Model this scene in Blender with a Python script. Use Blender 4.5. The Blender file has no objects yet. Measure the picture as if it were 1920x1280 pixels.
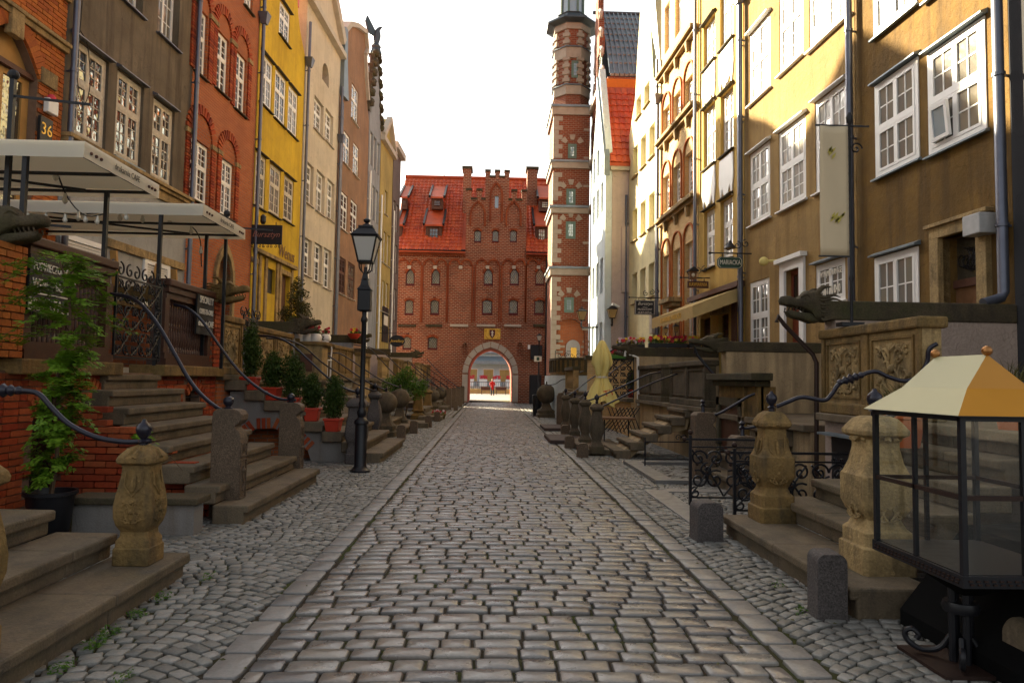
import bpy, math, random
import numpy as np
from mathutils import Vector, Matrix, noise
from mathutils.geometry import delaunay_2d_cdt, tessellate_polygon
R = math.radians
rnd = random.Random(7)
sc = bpy.context.scene
col = sc.collection
# ------------------------------------------------------------------ camera
F_PX, ROLL, EYE = 1300.0, R(0.9), Vector((0, 0, 1.6))
_c = Vector(((919 - 960) / F_PX, -(712 - 640) / F_PX, -1))
_n = (Matrix.Rotation(ROLL, 3, 'Z') @ _c).normalized()
_yaw = math.asin(-_n.x)
_pit = math.asin(-_n.y / math.cos(_yaw))
ROT = Matrix.Rotation(-_yaw, 3, 'Z') @ Matrix.Rotation(R(90) + _pit, 3, 'X') @ Matrix.Rotation(ROLL, 3, 'Z')
cd = bpy.data.cameras.new('camera'); cam = bpy.data.objects.new('camera', cd); col.objects.link(cam)
cam.matrix_world = Matrix.Translation(EYE) @ ROT.to_4x4()
cd.sensor_width = 36; cd.lens = F_PX * 36 / 1920; cd.clip_start = .05; cd.clip_end = 3000
sc.camera = cam
# ------------------------------------------------------------------ world, sun, exposure
SUN_EL, SUN_AZ = R(26.5), R(-42)      # azimuth from +Y, negative = to the left
w = bpy.data.worlds.new('World'); sc.world = w; w.use_nodes = True
nt = w.node_tree; nt.nodes.clear()
sky = nt.nodes.new('ShaderNodeTexSky'); sky.sky_type = 'NISHITA'; sky.sun_disc = False
sky.sun_elevation = SUN_EL; sky.sun_rotation = SUN_AZ; sky.air_density = 1.0; sky.dust_density = 5.0; sky.ozone_density = .6
bg = nt.nodes.new('ShaderNodeBackground'); bg.inputs[1].default_value = 0.058
wo = nt.nodes.new('ShaderNodeOutputWorld')
hs = nt.nodes.new('ShaderNodeHueSaturation'); hs.inputs['Saturation'].default_value = .30; hs.inputs['Value'].default_value = 1.0   # thin bright haze: a nearly white sky
wm_ = nt.nodes.new('ShaderNodeMix'); wm_.data_type = 'RGBA'; wm_.blend_type = 'MULTIPLY'; wm_.inputs[0].default_value = 1; wm_.inputs[7].default_value = (1.0, .985, .945, 1)
nt.links.new(sky.outputs[0], hs.inputs['Color']); nt.links.new(hs.outputs[0], wm_.inputs[6]); nt.links.new(wm_.outputs[2], bg.inputs[0]); nt.links.new(bg.outputs[0], wo.inputs[0])
sl = bpy.data.lights.new('sun', 'SUN'); sl.energy = 5.0; sl.angle = R(0.55); sl.color = (1, .84, .56)
so = bpy.data.objects.new('sun', sl); col.objects.link(so)
_sd = Vector((math.sin(SUN_AZ) * math.cos(SUN_EL), math.cos(SUN_AZ) * math.cos(SUN_EL), math.sin(SUN_EL)))
so.rotation_euler = _sd.to_track_quat('Z', 'Y').to_euler(); so.location = _sd * 60
sc.view_settings.view_transform = 'Standard'; sc.view_settings.look = 'None'
sc.view_settings.exposure = 2.5; sc.view_settings.gamma = 1.0
sc.view_settings.use_curve_mapping = False
try:
    sc.cycles.max_bounces = 7; sc.cycles.diffuse_bounces = 4; sc.cycles.glossy_bounces = 3
    sc.cycles.transmission_bounces = 4; sc.cycles.transparent_max_bounces = 8
    sc.cycles.use_denoising = True; sc.cycles.caustics_reflective = False; sc.cycles.caustics_refractive = False
except Exception: pass
# ------------------------------------------------------------------ pixels of the photograph -> points of the place
def ray(px, py): return ROT @ Vector(((px - 960) / F_PX, -(py - 640) / F_PX, -1))
def P(px, py, Y):
    d = ray(px, py); t = Y / d.y; return EYE + d * t
def G(px, py, Z=0.0):
    d = ray(px, py); t = (Z - EYE.z) / d.z; return EYE + d * t
def PX(px, py, X):
    d = ray(px, py); t = X / d.x; return EYE + d * t
class Frame:
    """upright plane: local x along it, local -y out of it, z up"""
    def __init__(s, x, y, ang, z=0): s.o = Vector((x, y, z)); s.a = ang; s.m = Matrix.Rotation(ang, 3, 'Z'); s.i = s.m.transposed()
    def px(s, px, py, yl=0.0):
        d = s.i @ ray(px, py); e = s.i @ (EYE - s.o); t = (yl - e.y) / d.y
        p = e + d * t; return p.x, p.z
    def w(s, x, y, z): return s.o + s.m @ Vector((x, y, z))
# ------------------------------------------------------------------ things and parts
def thing(name, label, cat, loc=(0, 0, 0), rz=0, group=None):
    o = bpy.data.objects.new(name, None); col.objects.link(o)
    o.location = loc; o.rotation_euler = (0, 0, rz); o.empty_display_size = .2
    o['label'] = label; o['category'] = cat
    if group: o['group'] = group
    return o
def tag(o, label, cat, group=None):
    o['label'] = label; o['category'] = cat
    if group: o['group'] = group
    return o
def struct(o): o['kind'] = 'structure'; return o
def stuff(o, label=None, cat=None):
    o['kind'] = 'stuff'
    if label: o['label'] = label
    if cat: o['category'] = cat
    return o
def link(name, me, parent=None, loc=(0, 0, 0), rz=0, sc_=None):
    o = bpy.data.objects.new(name, me); col.objects.link(o); o.location = loc; o.rotation_euler = (0, 0, rz)
    if sc_: o.scale = sc_
    if parent: o.parent = parent
    return o
def copy_tree(o, parent=None, loc=None, rz=None, label=None, scale=None):
    c = o.copy(); col.objects.link(c); c.parent = parent
    if loc is not None: c.location = loc
    if rz is not None: c.rotation_euler = (0, 0, rz)
    if scale is not None: c.scale = scale
    if label: c['label'] = label
    for ch in list(o.children): copy_tree(ch, c)
    return c
# ------------------------------------------------------------------ mesh builder
def inside(x, y, poly):
    r = False; n = len(poly); j = n - 1
    for i in range(n):
        xi, yi = poly[i]; xj, yj = poly[j]
        if (yi > y) != (yj > y) and x < (xj - xi) * (y - yi) / (yj - yi) + xi: r = not r
        j = i
    return r
def catmull(pts, n=6):
    pts = [Vector(p) for p in pts]; out = []
    P_ = [pts[0] * 2 - pts[1]] + pts + [pts[-1] * 2 - pts[-2]]
    for i in range(1, len(P_) - 2):
        a, b, c, d = P_[i - 1:i + 3]
        for k in range(n):
            t = k / n
            out.append(.5 * ((2 * b) + (c - a) * t + (2 * a - 5 * b + 4 * c - d) * t * t + (3 * b - a - 3 * c + d) * t ** 3))
    out.append(pts[-1]); return out
class B:
    def __init__(s): s.v = []; s.f = []
    def add(s, vs, fs):
        n = len(s.v); s.v.extend([tuple(v) for v in vs]); s.f.extend([tuple(i + n for i in f) for f in fs]); return s
    def box(s, x0, x1, y0, y1, z0, z1):
        return s.add([(x0,y0,z0),(x1,y0,z0),(x1,y1,z0),(x0,y1,z0),(x0,y0,z1),(x1,y0,z1),(x1,y1,z1),(x0,y1,z1)],
                     [(0,3,2,1),(4,5,6,7),(0,1,5,4),(1,2,6,5),(2,3,7,6),(3,0,4,7)])
    def tbox(s, cx, cy, z0, z1, a0, b0, a1, b1, rz=0):   # tapered box
        c, n = math.cos(rz), math.sin(rz); vs = []
        for (z, a, b) in ((z0, a0, b0), (z1, a1, b1)):
            for sx, sy in ((-1,-1),(1,-1),(1,1),(-1,1)):
                x, y = sx*a/2, sy*b/2; vs.append((cx + x*c - y*n, cy + x*n + y*c, z))
        return s.add(vs, [(0,3,2,1),(4,5,6,7),(0,1,5,4),(1,2,6,5),(2,3,7,6),(3,0,4,7)])
    def bar(s, p, q, a, b=None):     # square bar between points
        b = b or a; p = Vector(p); q = Vector(q); d = (q - p).normalized()
        u = d.cross(Vector((0, 0, 1)));
        if u.length < .01: u = Vector((1, 0, 0))
        u.normalize(); w_ = u.cross(d)
        vs = [e + u * sx * a / 2 + w_ * sy * b / 2 for e in (p, q) for sx, sy in ((-1,-1),(1,-1),(1,1),(-1,1))]
        return s.add(vs, [(0,3,2,1),(4,5,6,7),(0,1,5,4),(1,2,6,5),(2,3,7,6),(3,0,4,7)])
    def loft(s, rings, cap=True, close=True):
        n = len(rings[0]); m = len(s.v)
        for r in rings: s.v.extend([tuple(v) for v in r])
        for k in range(len(rings) - 1):
            for i in range(n if close else n - 1):
                j = (i + 1) % n; s.f.append((m+k*n+i, m+k*n+j, m+(k+1)*n+j, m+(k+1)*n+i))
        if cap:
            s.f.append(tuple(m + i for i in reversed(range(n)))); s.f.append(tuple(m + (len(rings)-1)*n + i for i in range(n)))
        return s
    def lathe(s, prof, cx=0, cy=0, n=12, rot=0, sq=0):   # prof: (r, z);  sq=1 -> square section (n=4)
        rings = []
        for r, z in prof:
            rings.append([(cx + r*math.cos(rot + 2*math.pi*i/n), cy + r*math.sin(rot + 2*math.pi*i/n), z) for i in range(n)])
        return s.loft(rings)
    def tube(s, pts, r, n=8, cap=True):
        pts = [Vector(p) for p in pts]; rs = r if isinstance(r, (list, tuple)) else [r] * len(pts); rings = []; u = None
        for i, p in enumerate(pts):
            d = (pts[min(i+1, len(pts)-1)] - pts[max(i-1, 0)]);
            if d.length < 1e-9: d = Vector((0, 0, 1))
            d.normalize()
            if u is None: u = d.orthogonal().normalized()
            else:
                u = (u - d * u.dot(d)); u = u.normalized() if u.length > 1e-6 else d.orthogonal().normalized()
            v = d.cross(u)
            rings.append([p + (u*math.cos(2*math.pi*k/n) + v*math.sin(2*math.pi*k/n)) * rs[i] for k in range(n)])
        return s.loft(rings, cap)
    def sphere(s, c, r, nu=16, nv=10, sz=1.0):
        rings = []
        for j in range(nv + 1):
            a = -math.pi/2 + math.pi * j / nv; rr = max(math.cos(a), 1e-3) * r
            rings.append([(c[0] + rr*math.cos(2*math.pi*i/nu), c[1] + rr*math.sin(2*math.pi*i/nu), c[2] + math.sin(a)*r*sz) for i in range(nu)])
        return s.loft(rings)
    def prism(s, poly, y0, y1):      # polygon in xz pushed from y0 to y1
        n = len(poly); m = len(s.v); area = sum(poly[i][0]*poly[(i+1)%n][1]-poly[(i+1)%n][0]*poly[i][1] for i in range(n))
        if area < 0: poly = poly[::-1]
        s.v.extend([(x, y0, z) for x, z in poly] + [(x, y1, z) for x, z in poly])
        for t in tessellate_polygon([[Vector((x, z, 0)) for x, z in poly]]):
            a, b, c = t; p = poly
            ar = (p[b][0]-p[a][0])*(p[c][1]-p[a][1])-(p[c][0]-p[a][0])*(p[b][1]-p[a][1])
            if ar < 0: b, c = c, b
            s.f.append((m+a, m+b, m+c)); s.f.append((m+n+a, m+n+c, m+n+b))
        for i in range(n):
            j = (i+1) % n; s.f.append((m+i, m+n+i, m+n+j, m+j))
        return s
    def plate(s, outer, holes, y0, y1):   # outer polygon with holes, in xz, thickness y0..y1
        vs = []; es = []
        for lp in [outer] + holes:
            k = len(vs); vs += [Vector(p) for p in lp]; es += [(k+i, k+(i+1) % len(lp)) for i in range(len(lp))]
        V, E, Fc, *_ = delaunay_2d_cdt(vs, es, [], 0, 1e-5)
        keep = []
        for t in Fc:
            cx = sum(V[i].x for i in t)/len(t); cz = sum(V[i].y for i in t)/len(t)
            if inside(cx, cz, outer) and not any(inside(cx, cz, h) for h in holes): keep.append(t)
        m = len(s.v); n = len(V)
        s.v.extend([(p.x, y0, p.y) for p in V] + [(p.x, y1, p.y) for p in V]); cnt = {}
        for t in keep:
            a = sum(V[t[i]].x*V[t[(i+1)%len(t)]].y - V[t[(i+1)%len(t)]].x*V[t[i]].y for i in range(len(t)))
            t = list(t) if a > 0 else list(t)[::-1]
            s.f.append(tuple(m+i for i in t)); s.f.append(tuple(m+n+i for i in reversed(t)))
            for i in range(len(t)): cnt[(t[i], t[(i+1) % len(t)])] = 1
        for (a, b) in cnt:
            if (b, a) not in cnt: s.f.append((m+a, m+n+a, m+n+b, m+b))
        return s
    def xf(s, M, start=0):
        s.v[start:] = [tuple(M @ Vector(v)) for v in s.v[start:]]; return s
    def mesh(s, name, mat, smooth=False, ang=40):
        me = bpy.data.meshes.new(name); me.from_pydata(s.v, [], s.f)
        for m_ in (mat if isinstance(mat, (list, tuple)) else [mat]): me.materials.append(m_)
        if smooth:
            me.polygons.foreach_set('use_smooth', [True]*len(me.polygons))
            if ang < 180: me.set_sharp_from_angle(angle=R(ang))
        me.update(); return me
    def build(s, name, mat, parent=None, smooth=False, bevel=0, ang=40, loc=(0,0,0), rz=0, seg=2):
        o = link(name, s.mesh(name, mat, smooth, ang), parent, loc, rz)
        if bevel:
            md = o.modifiers.new('bevel', 'BEVEL'); md.width = bevel; md.segments = seg; md.limit_method = 'ANGLE'; md.angle_limit = R(40)
        return o
# ------------------------------------------------------------------ materials
MATS = {}
class N:
    def __init__(s, name, rough=.8, spec=.3, metal=0):
        s.m = bpy.data.materials.new(name); s.m.use_nodes = True; s.t = s.m.node_tree; s.b = s.t.nodes['Principled BSDF']
        s.b.inputs['Roughness'].default_value = rough; s.b.inputs['Specular IOR Level'].default_value = spec; s.b.inputs['Metallic'].default_value = metal
        MATS[name] = s.m
    def n(s, typ, **kw):
        nd = s.t.nodes.new('ShaderNode' + typ)
        for k, v in kw.items():
            if k in ('op',): nd.operation = v
            elif hasattr(nd, k) and k not in ('inputs',): setattr(nd, k, v)
        return nd
    def l(s, a, b): s.t.links.new(a, b)
    def coord(s, scale=(1, 1, 1), out='Object', rot=(0, 0, 0)):
        tc = s.n('TexCoord'); mp = s.n('Mapping'); mp.inputs['Scale'].default_value = scale; mp.inputs['Rotation'].default_value = rot
        s.l(tc.outputs[out], mp.inputs[0]); return mp.outputs[0]
    def noise(s, vec, scale, detail=4, rough=.55, dist=0):
        nd = s.n('TexNoise'); nd.inputs['Scale'].default_value = scale; nd.inputs['Detail'].default_value = detail
        nd.inputs['Roughness'].default_value = rough; nd.inputs['Distortion'].default_value = dist
        if vec is not None: s.l(vec, nd.inputs['Vector'])
        return nd.outputs['Fac']
    def ramp(s, fac, stops):
        r = s.n('ValToRGB'); el = r.color_ramp.elements
        while len(el) < len(stops): el.new(.5)
        for e, (p, c) in zip(el, stops): e.position = p; e.color = c if len(c) == 4 else (*c, 1)
        s.l(fac, r.inputs[0]); return r.outputs[0]
    def mix(s, fac, a, b, mode='MIX'):
        m = s.n('Mix'); m.data_type = 'RGBA'; m.blend_type = mode
        for src, i in ((fac, 0), (a, 6), (b, 7)):
            if isinstance(src, (int, float)): m.inputs[i].default_value = src
            elif isinstance(src, tuple): m.inputs[i].default_value = (*src, 1) if len(src) == 3 else src
            else: s.l(src, m.inputs[i])
        return m.outputs[2]
    def math(s, op, a, b=0.0):
        m = s.n('Math'); m.operation = op
        for src, i in ((a, 0), (b, 1)):
            if isinstance(src, (int, float)): m.inputs[i].default_value = src
            else: s.l(src, m.inputs[i])
        return m.outputs[0]
    def col(s, c):
        if isinstance(c, tuple): s.b.inputs['Base Color'].default_value = (*c, 1)
        else: s.l(c, s.b.inputs['Base Color'])
        return s
    def bump(s, h, strength=.3, dist=.01):
        b = s.n('Bump'); b.inputs['Strength'].default_value = strength; b.inputs['Distance'].default_value = dist
        s.l(h, b.inputs['Height']); s.l(b.outputs[0], s.b.inputs['Normal']); return s
g3 = lambda v: (v, v, v)
def sat(c, k): return tuple(max(0, x * k) for x in c)
def m_plaster(name, c, var=.35, streak=.3, dirt=(.06, .05, .04), bmp=.35, grain=60):
    q = N(name, .9, .2); v = q.coord(); vs = q.coord((1.6, 1.6, .12))
    a = q.noise(v, .7, 6, .6); b_ = q.noise(vs, 2.2, 5, .6); g = q.noise(v, grain, 3)
    base = q.mix(q.ramp(a, [(.32, (0, 0, 0)), (.68, (1, 1, 1))]), sat(c, 1 - var), sat(c, 1 + var * .5))
    st = q.ramp(b_, [(.46, (0, 0, 0)), (.64, (1, 1, 1))])
    base = q.mix(q.math('MULTIPLY', st, min(.9, streak*1.3)), base, dirt)
    base = q.mix(.25, base, q.ramp(g, [(.3, sat(c, .6)), (.7, sat(c, 1.3))]))
    pt = q.ramp(q.noise(v, 1.7, 8, .7, .6), [(.50, (0, 0, 0)), (.56, (1, 1, 1))])      # patched and weathered areas with edges of their own
    base = q.mix(q.math('MULTIPLY', pt, .16 + .3*var), base, tuple(x*.62 + .02 for x in c))
    vo = q.n('TexVoronoi'); vo.feature = 'DISTANCE_TO_EDGE'; vo.inputs['Scale'].default_value = .55; q.l(q.coord((1, 1, 1.0)), vo.inputs['Vector'])
    nd = q.n('TexNoise'); nd.inputs['Scale'].default_value = 3; q.l(v, nd.inputs['Vector']); mv = q.n('VectorMath'); mv.operation = 'ADD'; q.l(v, mv.inputs[0]); q.l(nd.outputs['Color'], mv.inputs[1]); q.l(mv.outputs[0], vo.inputs['Vector'])
    cr = q.ramp(vo.outputs['Distance'], [(.0, (1, 1, 1)), (.006, (0, 0, 0))]); base = q.mix(q.math('MULTIPLY', cr, .45), base, tuple(x*.35 for x in c))
    q.col(base); h = q.math('ADD', q.math('MULTIPLY', g, .6), q.noise(v, 9, 5)); q.bump(h, bmp, .02); return q.m
def m_brick(name, c1, c2, mortar, bw=.26, bh=.075, mort=.012, dirt=.3, off=.5, bumpd=.012):
    q = N(name, .88, .25); tc = q.n('TexCoord'); sp = q.n('SeparateXYZ'); q.l(tc.outputs['Object'], sp.inputs[0])
    cb = q.n('CombineXYZ'); q.l(q.math('ADD', sp.outputs[0], sp.outputs[1]), cb.inputs[0]); q.l(sp.outputs[2], cb.inputs[1])
    br = q.n('TexBrick'); q.l(cb.outputs[0], br.inputs['Vector']); br.offset = off
    br.inputs['Scale'].default_value = 1; br.inputs['Brick Width'].default_value = bw; br.inputs['Row Height'].default_value = bh
    br.inputs['Mortar Size'].default_value = mort; br.inputs['Mortar Smooth'].default_value = .3; br.inputs['Bias'].default_value = 0
    br.inputs['Color1'].default_value = (*c1, 1); br.inputs['Color2'].default_value = (*c2, 1); br.inputs['Mortar'].default_value = (*mortar, 1)
    v = q.coord(); big = q.noise(v, .45, 5, .65); fine = q.noise(v, 25, 4)
    base = q.mix(q.math('MULTIPLY', q.ramp(big, [(.45, (0, 0, 0)), (.7, (1, 1, 1))]), dirt), br.outputs['Color'], (.05, .03, .022))
    base = q.mix(.35, base, q.ramp(fine, [(.3, g3(.35)), (.7, g3(1.0))]), 'MULTIPLY')
    q.col(base); h = q.math('ADD', q.math('MULTIPLY', br.outputs['Fac'], -1), q.math('MULTIPLY', fine, .35)); q.bump(h, .8, bumpd); return q.m
def m_stone(name, c, moss=(.06, .06, .015), mossamt=.5, dark=(.03, .025, .02), grain=40, rough=.85, bmp=.5):
    q = N(name, rough, .3); v = q.coord(); a = q.noise(v, 1.6, 6, .65); b_ = q.noise(v, 5, 5, .6); g = q.noise(v, grain, 4, .6)
    base = q.mix(b_, sat(c, .62), sat(c, 1.3))
    base = q.mix(q.math('MULTIPLY', q.ramp(a, [(.45, (0,0,0)), (.68, (1,1,1))]), mossamt), base, moss)
    base = q.mix(q.math('MULTIPLY', q.ramp(q.noise(v, 3.1, 5), [(.48, (0,0,0)), (.80, (1,1,1))]), .75), base, dark)
    base = q.mix(q.math('MULTIPLY', q.ramp(q.noise(q.coord((4, 4, .5)), 2.5, 5), [(.5, (0,0,0)), (.7, (1,1,1))]), .5), base, sat(dark, 1.3))
    li = q.ramp(q.noise(v, 16, 3), [(.66, (0,0,0)), (.70, (1,1,1))]); base = q.mix(q.math('MULTIPLY', li, .35), base, sat(c, 1.7))
    base = q.mix(.45, base, q.ramp(g, [(.3, g3(.45)), (.7, g3(1.2))]), 'MULTIPLY')
    q.col(base); q.bump(q.math('ADD', b_, q.math('MULTIPLY', g, .7)), bmp*1.5, .016); return q.m
def m_granite(name, c):
    q = N(name, .75, .35); v = q.coord(); vo = q.n('TexVoronoi'); q.l(v, vo.inputs['Vector']); vo.inputs['Scale'].default_value = 110
    sp = q.ramp(vo.outputs['Color'], [(.1, sat(c, .35)), (.45, sat(c, .9)), (.8, sat(c, 1.5)), (1, sat(c, 2.0))])
    base = q.mix(q.noise(v, 2, 5), sp, sat(c, .5)); q.col(base); q.bump(q.noise(v, 70, 4), .5, .006); return q.m
def m_cobble(name, cols, rough=(.34, .62), bmp=.25, grain=45):
    q = N(name, .5, .75); ge = q.n('NewGeometry'); oi = q.n('ObjectInfo')
    rn = q.math('FRACT', q.math('ADD', ge.outputs['Random Per Island'], oi.outputs['Random']))
    tc = q.n('TexCoord'); ve = ge.outputs['Position']; fine = q.noise(ve, grain, 5, .65); big = q.noise(ve, .8, 4)
    base = q.ramp(rn, [(i / (len(cols) - 1), c) for i, c in enumerate(cols)])
    base = q.mix(.5, base, q.ramp(fine, [(.3, g3(.55)), (.72, g3(1.25))]), 'MULTIPLY')
    base = q.mix(.5, base, q.ramp(big, [(.3, g3(.6)), (.7, g3(1.15))]), 'MULTIPLY')
    q.col(base)
    rr = q.n('MapRange'); q.l(q.noise(ve, 6, 4), rr.inputs[0]); rr.inputs[1].default_value = .3; rr.inputs[2].default_value = .7
    rr.inputs[3].default_value = rough[0]; rr.inputs[4].default_value = rough[1]; q.l(rr.outputs[0], q.b.inputs['Roughness'])
    q.bump(q.math('ADD', fine, q.math('MULTIPLY', q.noise(ve, 12, 3), 1.0)), bmp, .008); return q.m
def m_islands(name, cols, rough=.85, grain=30, bmp=.5, spec=.25):
    q = N(name, rough, spec); ge = q.n('NewGeometry'); oi = q.n('ObjectInfo')
    rn = q.math('FRACT', q.math('ADD', ge.outputs['Random Per Island'], oi.outputs['Random'])); ve = ge.outputs['Position']
    base = q.ramp(rn, [(i / (len(cols) - 1), c) for i, c in enumerate(cols)])
    fine = q.noise(ve, grain, 5, .6); big = q.noise(ve, 1.3, 4)
    base = q.mix(.45, base, q.ramp(fine, [(.3, g3(.5)), (.7, g3(1.2))]), 'MULTIPLY')
    base = q.mix(.5, base, q.ramp(big, [(.35, g3(.6)), (.65, g3(1.1))]), 'MULTIPLY')
    q.col(base); q.bump(fine, bmp, .008); return q.m
def m_plain(name, c, rough=.6, spec=.4, metal=0, var=.2, scale=8, bmp=0, coat=0):
    q = N(name, rough, spec, metal); v = q.coord(); a = q.noise(v, scale, 5)
    q.col(q.mix(a, sat(c, 1 - var), sat(c, 1 + var)))
    if bmp: q.bump(q.noise(v, scale * 4, 4), bmp, .005)
    if coat: q.b.inputs['Coat Weight'].default_value = coat
    return q.m
def m_glass(name, tint=(.02, .022, .025), rough=.03, wob=.25, spec=1.0, ior=1.7):
    q = N(name, rough, spec); q.col(tint); q.b.inputs['IOR'].default_value = ior
    ge = q.n('NewGeometry'); q.bump(q.noise(ge.outputs['Position'], 2.6, 2), wob, .03); return q.m
def m_leaf(name, c1, c2, trans=.35):
    q = N(name, .55, .25); ge = q.n('NewGeometry')
    cc = q.mix(ge.outputs['Random Per Island'], c1, c2); q.col(cc)
    tl = q.n('BsdfTranslucent'); q.l(cc, tl.inputs[0]); mx = q.n('MixShader'); mx.inputs[0].default_value = trans
    q.l(q.b.outputs[0], mx.inputs[1]); q.l(tl.outputs[0], mx.inputs[2]); q.l(mx.outputs[0], q.t.nodes['Material Output'].inputs[0]); return q.m
M = {}
M['grey'] = m_plaster('plaster_grey', (.175, .14, .10), .55, .85, (.045, .035, .028))
M['palegrey'] = m_plaster('plaster_pale_grey', (.36, .36, .35), .15, .15)
M['yellow'] = m_plaster('plaster_yellow', (.60, .40, .035), .25, .25, (.22, .13, .03))
M['cream'] = m_plaster('plaster_cream', (.58, .50, .39), .18, .25, (.3, .26, .2))
M['brown'] = m_plaster('plaster_brown', (.30, .17, .10), .35, .4, (.15, .11, .09))
M['bluegrey'] = m_plaster('plaster_bluegrey', (.30, .31, .33), .3, .3)
M['mustard'] = m_plaster('plaster_mustard', (.44, .33, .11), .25, .35)
M['darkgrey'] = m_plaster('plaster_darkgrey', (.17, .13, .12), .3, .3)
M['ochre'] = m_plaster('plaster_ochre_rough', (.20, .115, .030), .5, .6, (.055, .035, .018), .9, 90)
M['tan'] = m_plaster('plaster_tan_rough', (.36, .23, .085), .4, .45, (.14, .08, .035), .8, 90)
M['gold'] = m_plaster('plaster_golden', (.55, .36, .10), .2, .25, (.25, .15, .05))
M['lemon'] = m_plaster('plaster_pale_yellow', (.74, .66, .40), .15, .1)
M['sky'] = m_plaster('plaster_pale_blue', (.60, .68, .72), .1, .1)
M['pink'] = m_plaster('plaster_pale_pink', (.55, .45, .42), .12, .12)
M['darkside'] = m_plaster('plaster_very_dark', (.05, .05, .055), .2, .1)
M['terr_grey'] = m_plaster('render_blue_grey', (.23, .215, .20), .3, .5, (.14, .10, .07))
M['terr_ochre'] = m_plaster('render_peeling_ochre', (.48, .35, .20), .4, .6, (.12, .09, .06), .8, 40)
M['terr_pink'] = m_plaster('roughcast_pinkish', (.44, .34, .28), .15, .15, (.2, .15, .12), 1.0, 45)
M['brick36'] = m_brick('brick_orange', (.50, .15, .035), (.38, .10, .03), (.30, .16, .08), .25, .077, .010)
M['brickred'] = m_brick('brick_red', (.52, .155, .05), (.42, .11, .035), (.32, .20, .14), .25, .077, .010)
M['brickgate'] = m_brick('brick_gate', (.38, .072, .024), (.20, .034, .015), (.44, .26, .17), .30, .12, .030, .45)
M['bricktower'] = m_brick('brick_tower', (.30, .075, .03), (.21, .05, .022), (.32, .2, .14), .28, .11, .018, .35)
M['brickright'] = m_brick('brick_right', (.74, .50, .22), (.66, .41, .16), (.68, .54, .34), .25, .077, .010)
M['brickpart'] = m_islands('brick_pieces', [(.32, .045, .018), (.42, .075, .022), (.22, .035, .015), (.46, .11, .035), (.33, .085, .035)])
M['orangepart'] = m_islands('orange_brick_pieces', [(.46, .13, .03), (.55, .18, .04), (.38, .10, .03), (.50, .15, .035)])
M['brickgatepart'] = m_islands('gate_brick_pieces', [(.32, .078, .028), (.24, .055, .022), (.38, .10, .035)])
M['stonegrey'] = m_stone('stone_grey_brown', (.115, .088, .058), (.07, .065, .02), .55)
M['trimtower'] = m_plain('tower_stone_trim', (.36, .31, .25), .85, .2, 0, .3, 3, .3)
M['glassmid'] = m_glass('window_glass_dim_curtain', (.16, .15, .13), .07, .25)
M['mat_rust'] = m_plain('metal_plate_brown', (.06, .04, .035), .7, .3, 0, .3, 6)
M['mortar'] = m_plain('mortar', (.20, .13, .09), .95, .1, 0, .3, 12, .5)
M['stone'] = m_stone('sandstone_weathered', (.25, .155, .055), (.06, .054, .012), .6)
M['stoneclean'] = m_stone('sandstone_pale', (.42, .29, .13), (.13, .11, .06), .4)
M['stonedark'] = m_stone('stone_dark_mossy', (.085, .065, .038), (.05, .055, .015), .7)
M['step'] = m_stone('stone_steps', (.17, .128, .082), (.085, .07, .03), .5, (.06, .05, .04), 60, .75, .4)
M['granite'] = m_granite('granite_brown', (.145, .10, .065))
M['granitegrey'] = m_granite('granite_grey', (.105, .09, .085))
M['trim'] = m_plain('stone_trim', (.48, .42, .35), .85, .2, 0, .25, 3, .3)
M['cobble'] = m_cobble('cobble_large', [(.150, .142, .134), (.215, .198, .180), (.115, .112, .112), (.19, .160, .138), (.25, .228, .20), (.14, .134, .132)], (.20, .46))
M['edge'] = m_cobble('cobble_edging', [(.18, .172, .165), (.235, .22, .205), (.155, .15, .145), (.21, .195, .18)])
M['setts'] = m_cobble('cobble_small', [(.15, .145, .13), (.22, .215, .195), (.11, .108, .098), (.185, .175, .15), (.27, .26, .24), (.14, .13, .108)], (.42, .7), .6, 70)
q = N('joint_earth', .95, .1); ge = q.n('NewGeometry'); p_ = ge.outputs['Position']
q.col(q.mix(q.ramp(q.noise(p_, 1.2, 5), [(.47, (0,0,0)), (.62, (1,1,1))]), (.052, .042, .03), (.055, .065, .018))); q.bump(q.noise(p_, 90, 3), .6, .01); M['joint'] = q.m
q = N('far_paving', .6, .4); ge = q.n('NewGeometry'); p_ = ge.outputs['Position']; vo = q.n('TexVoronoi'); q.l(p_, vo.inputs['Vector']); vo.inputs['Scale'].default_value = 7
q.col(q.mix(.7, q.ramp(vo.outputs['Distance'], [(.2, g3(.2)), (.6, g3(.05))]), (.19, .17, .145))); q.bump(vo.outputs['Distance'], -.4, .02); M['farpave'] = q.m
M['black'] = m_plain('iron_black', (.009, .009, .012), .42, .35, 0, .2, 20)
M['rail'] = m_plain('rail_blue_black', (.016, .015, .026), .30, .5, .2, .25, 20)
M['rustiron'] = m_plain('iron_rusty', (.035, .018, .013), .6, .4, .4, .5, 15)
M['zinc'] = m_plain('zinc_pipe', (.13, .14, .18), .42, .5, .6, .25, 5)
M['lead'] = m_plain('lead_sheet', (.18, .22, .25), .5, .5, .4, .3, 3)
M['white'] = m_plain('paint_white', (.80, .79, .77), .45, .4, 0, .06, 6)
M['offwhite'] = m_plain('paint_flaking', (.55, .49, .40), .7, .3, 0, .45, 14, .5)
M['woodwin'] = m_plain('paint_dark_brown', (.10, .045, .03), .6, .3, 0, .3, 10)
M['green'] = m_plain('paint_grey_green', (.12, .19, .16), .6, .3, 0, .15, 8)
M['redframe'] = m_plain('paint_oxblood', (.10, .014, .014), .6, .3, 0, .2, 8)
M['glass'] = m_glass('window_glass', rough=.08, wob=.15)
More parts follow.
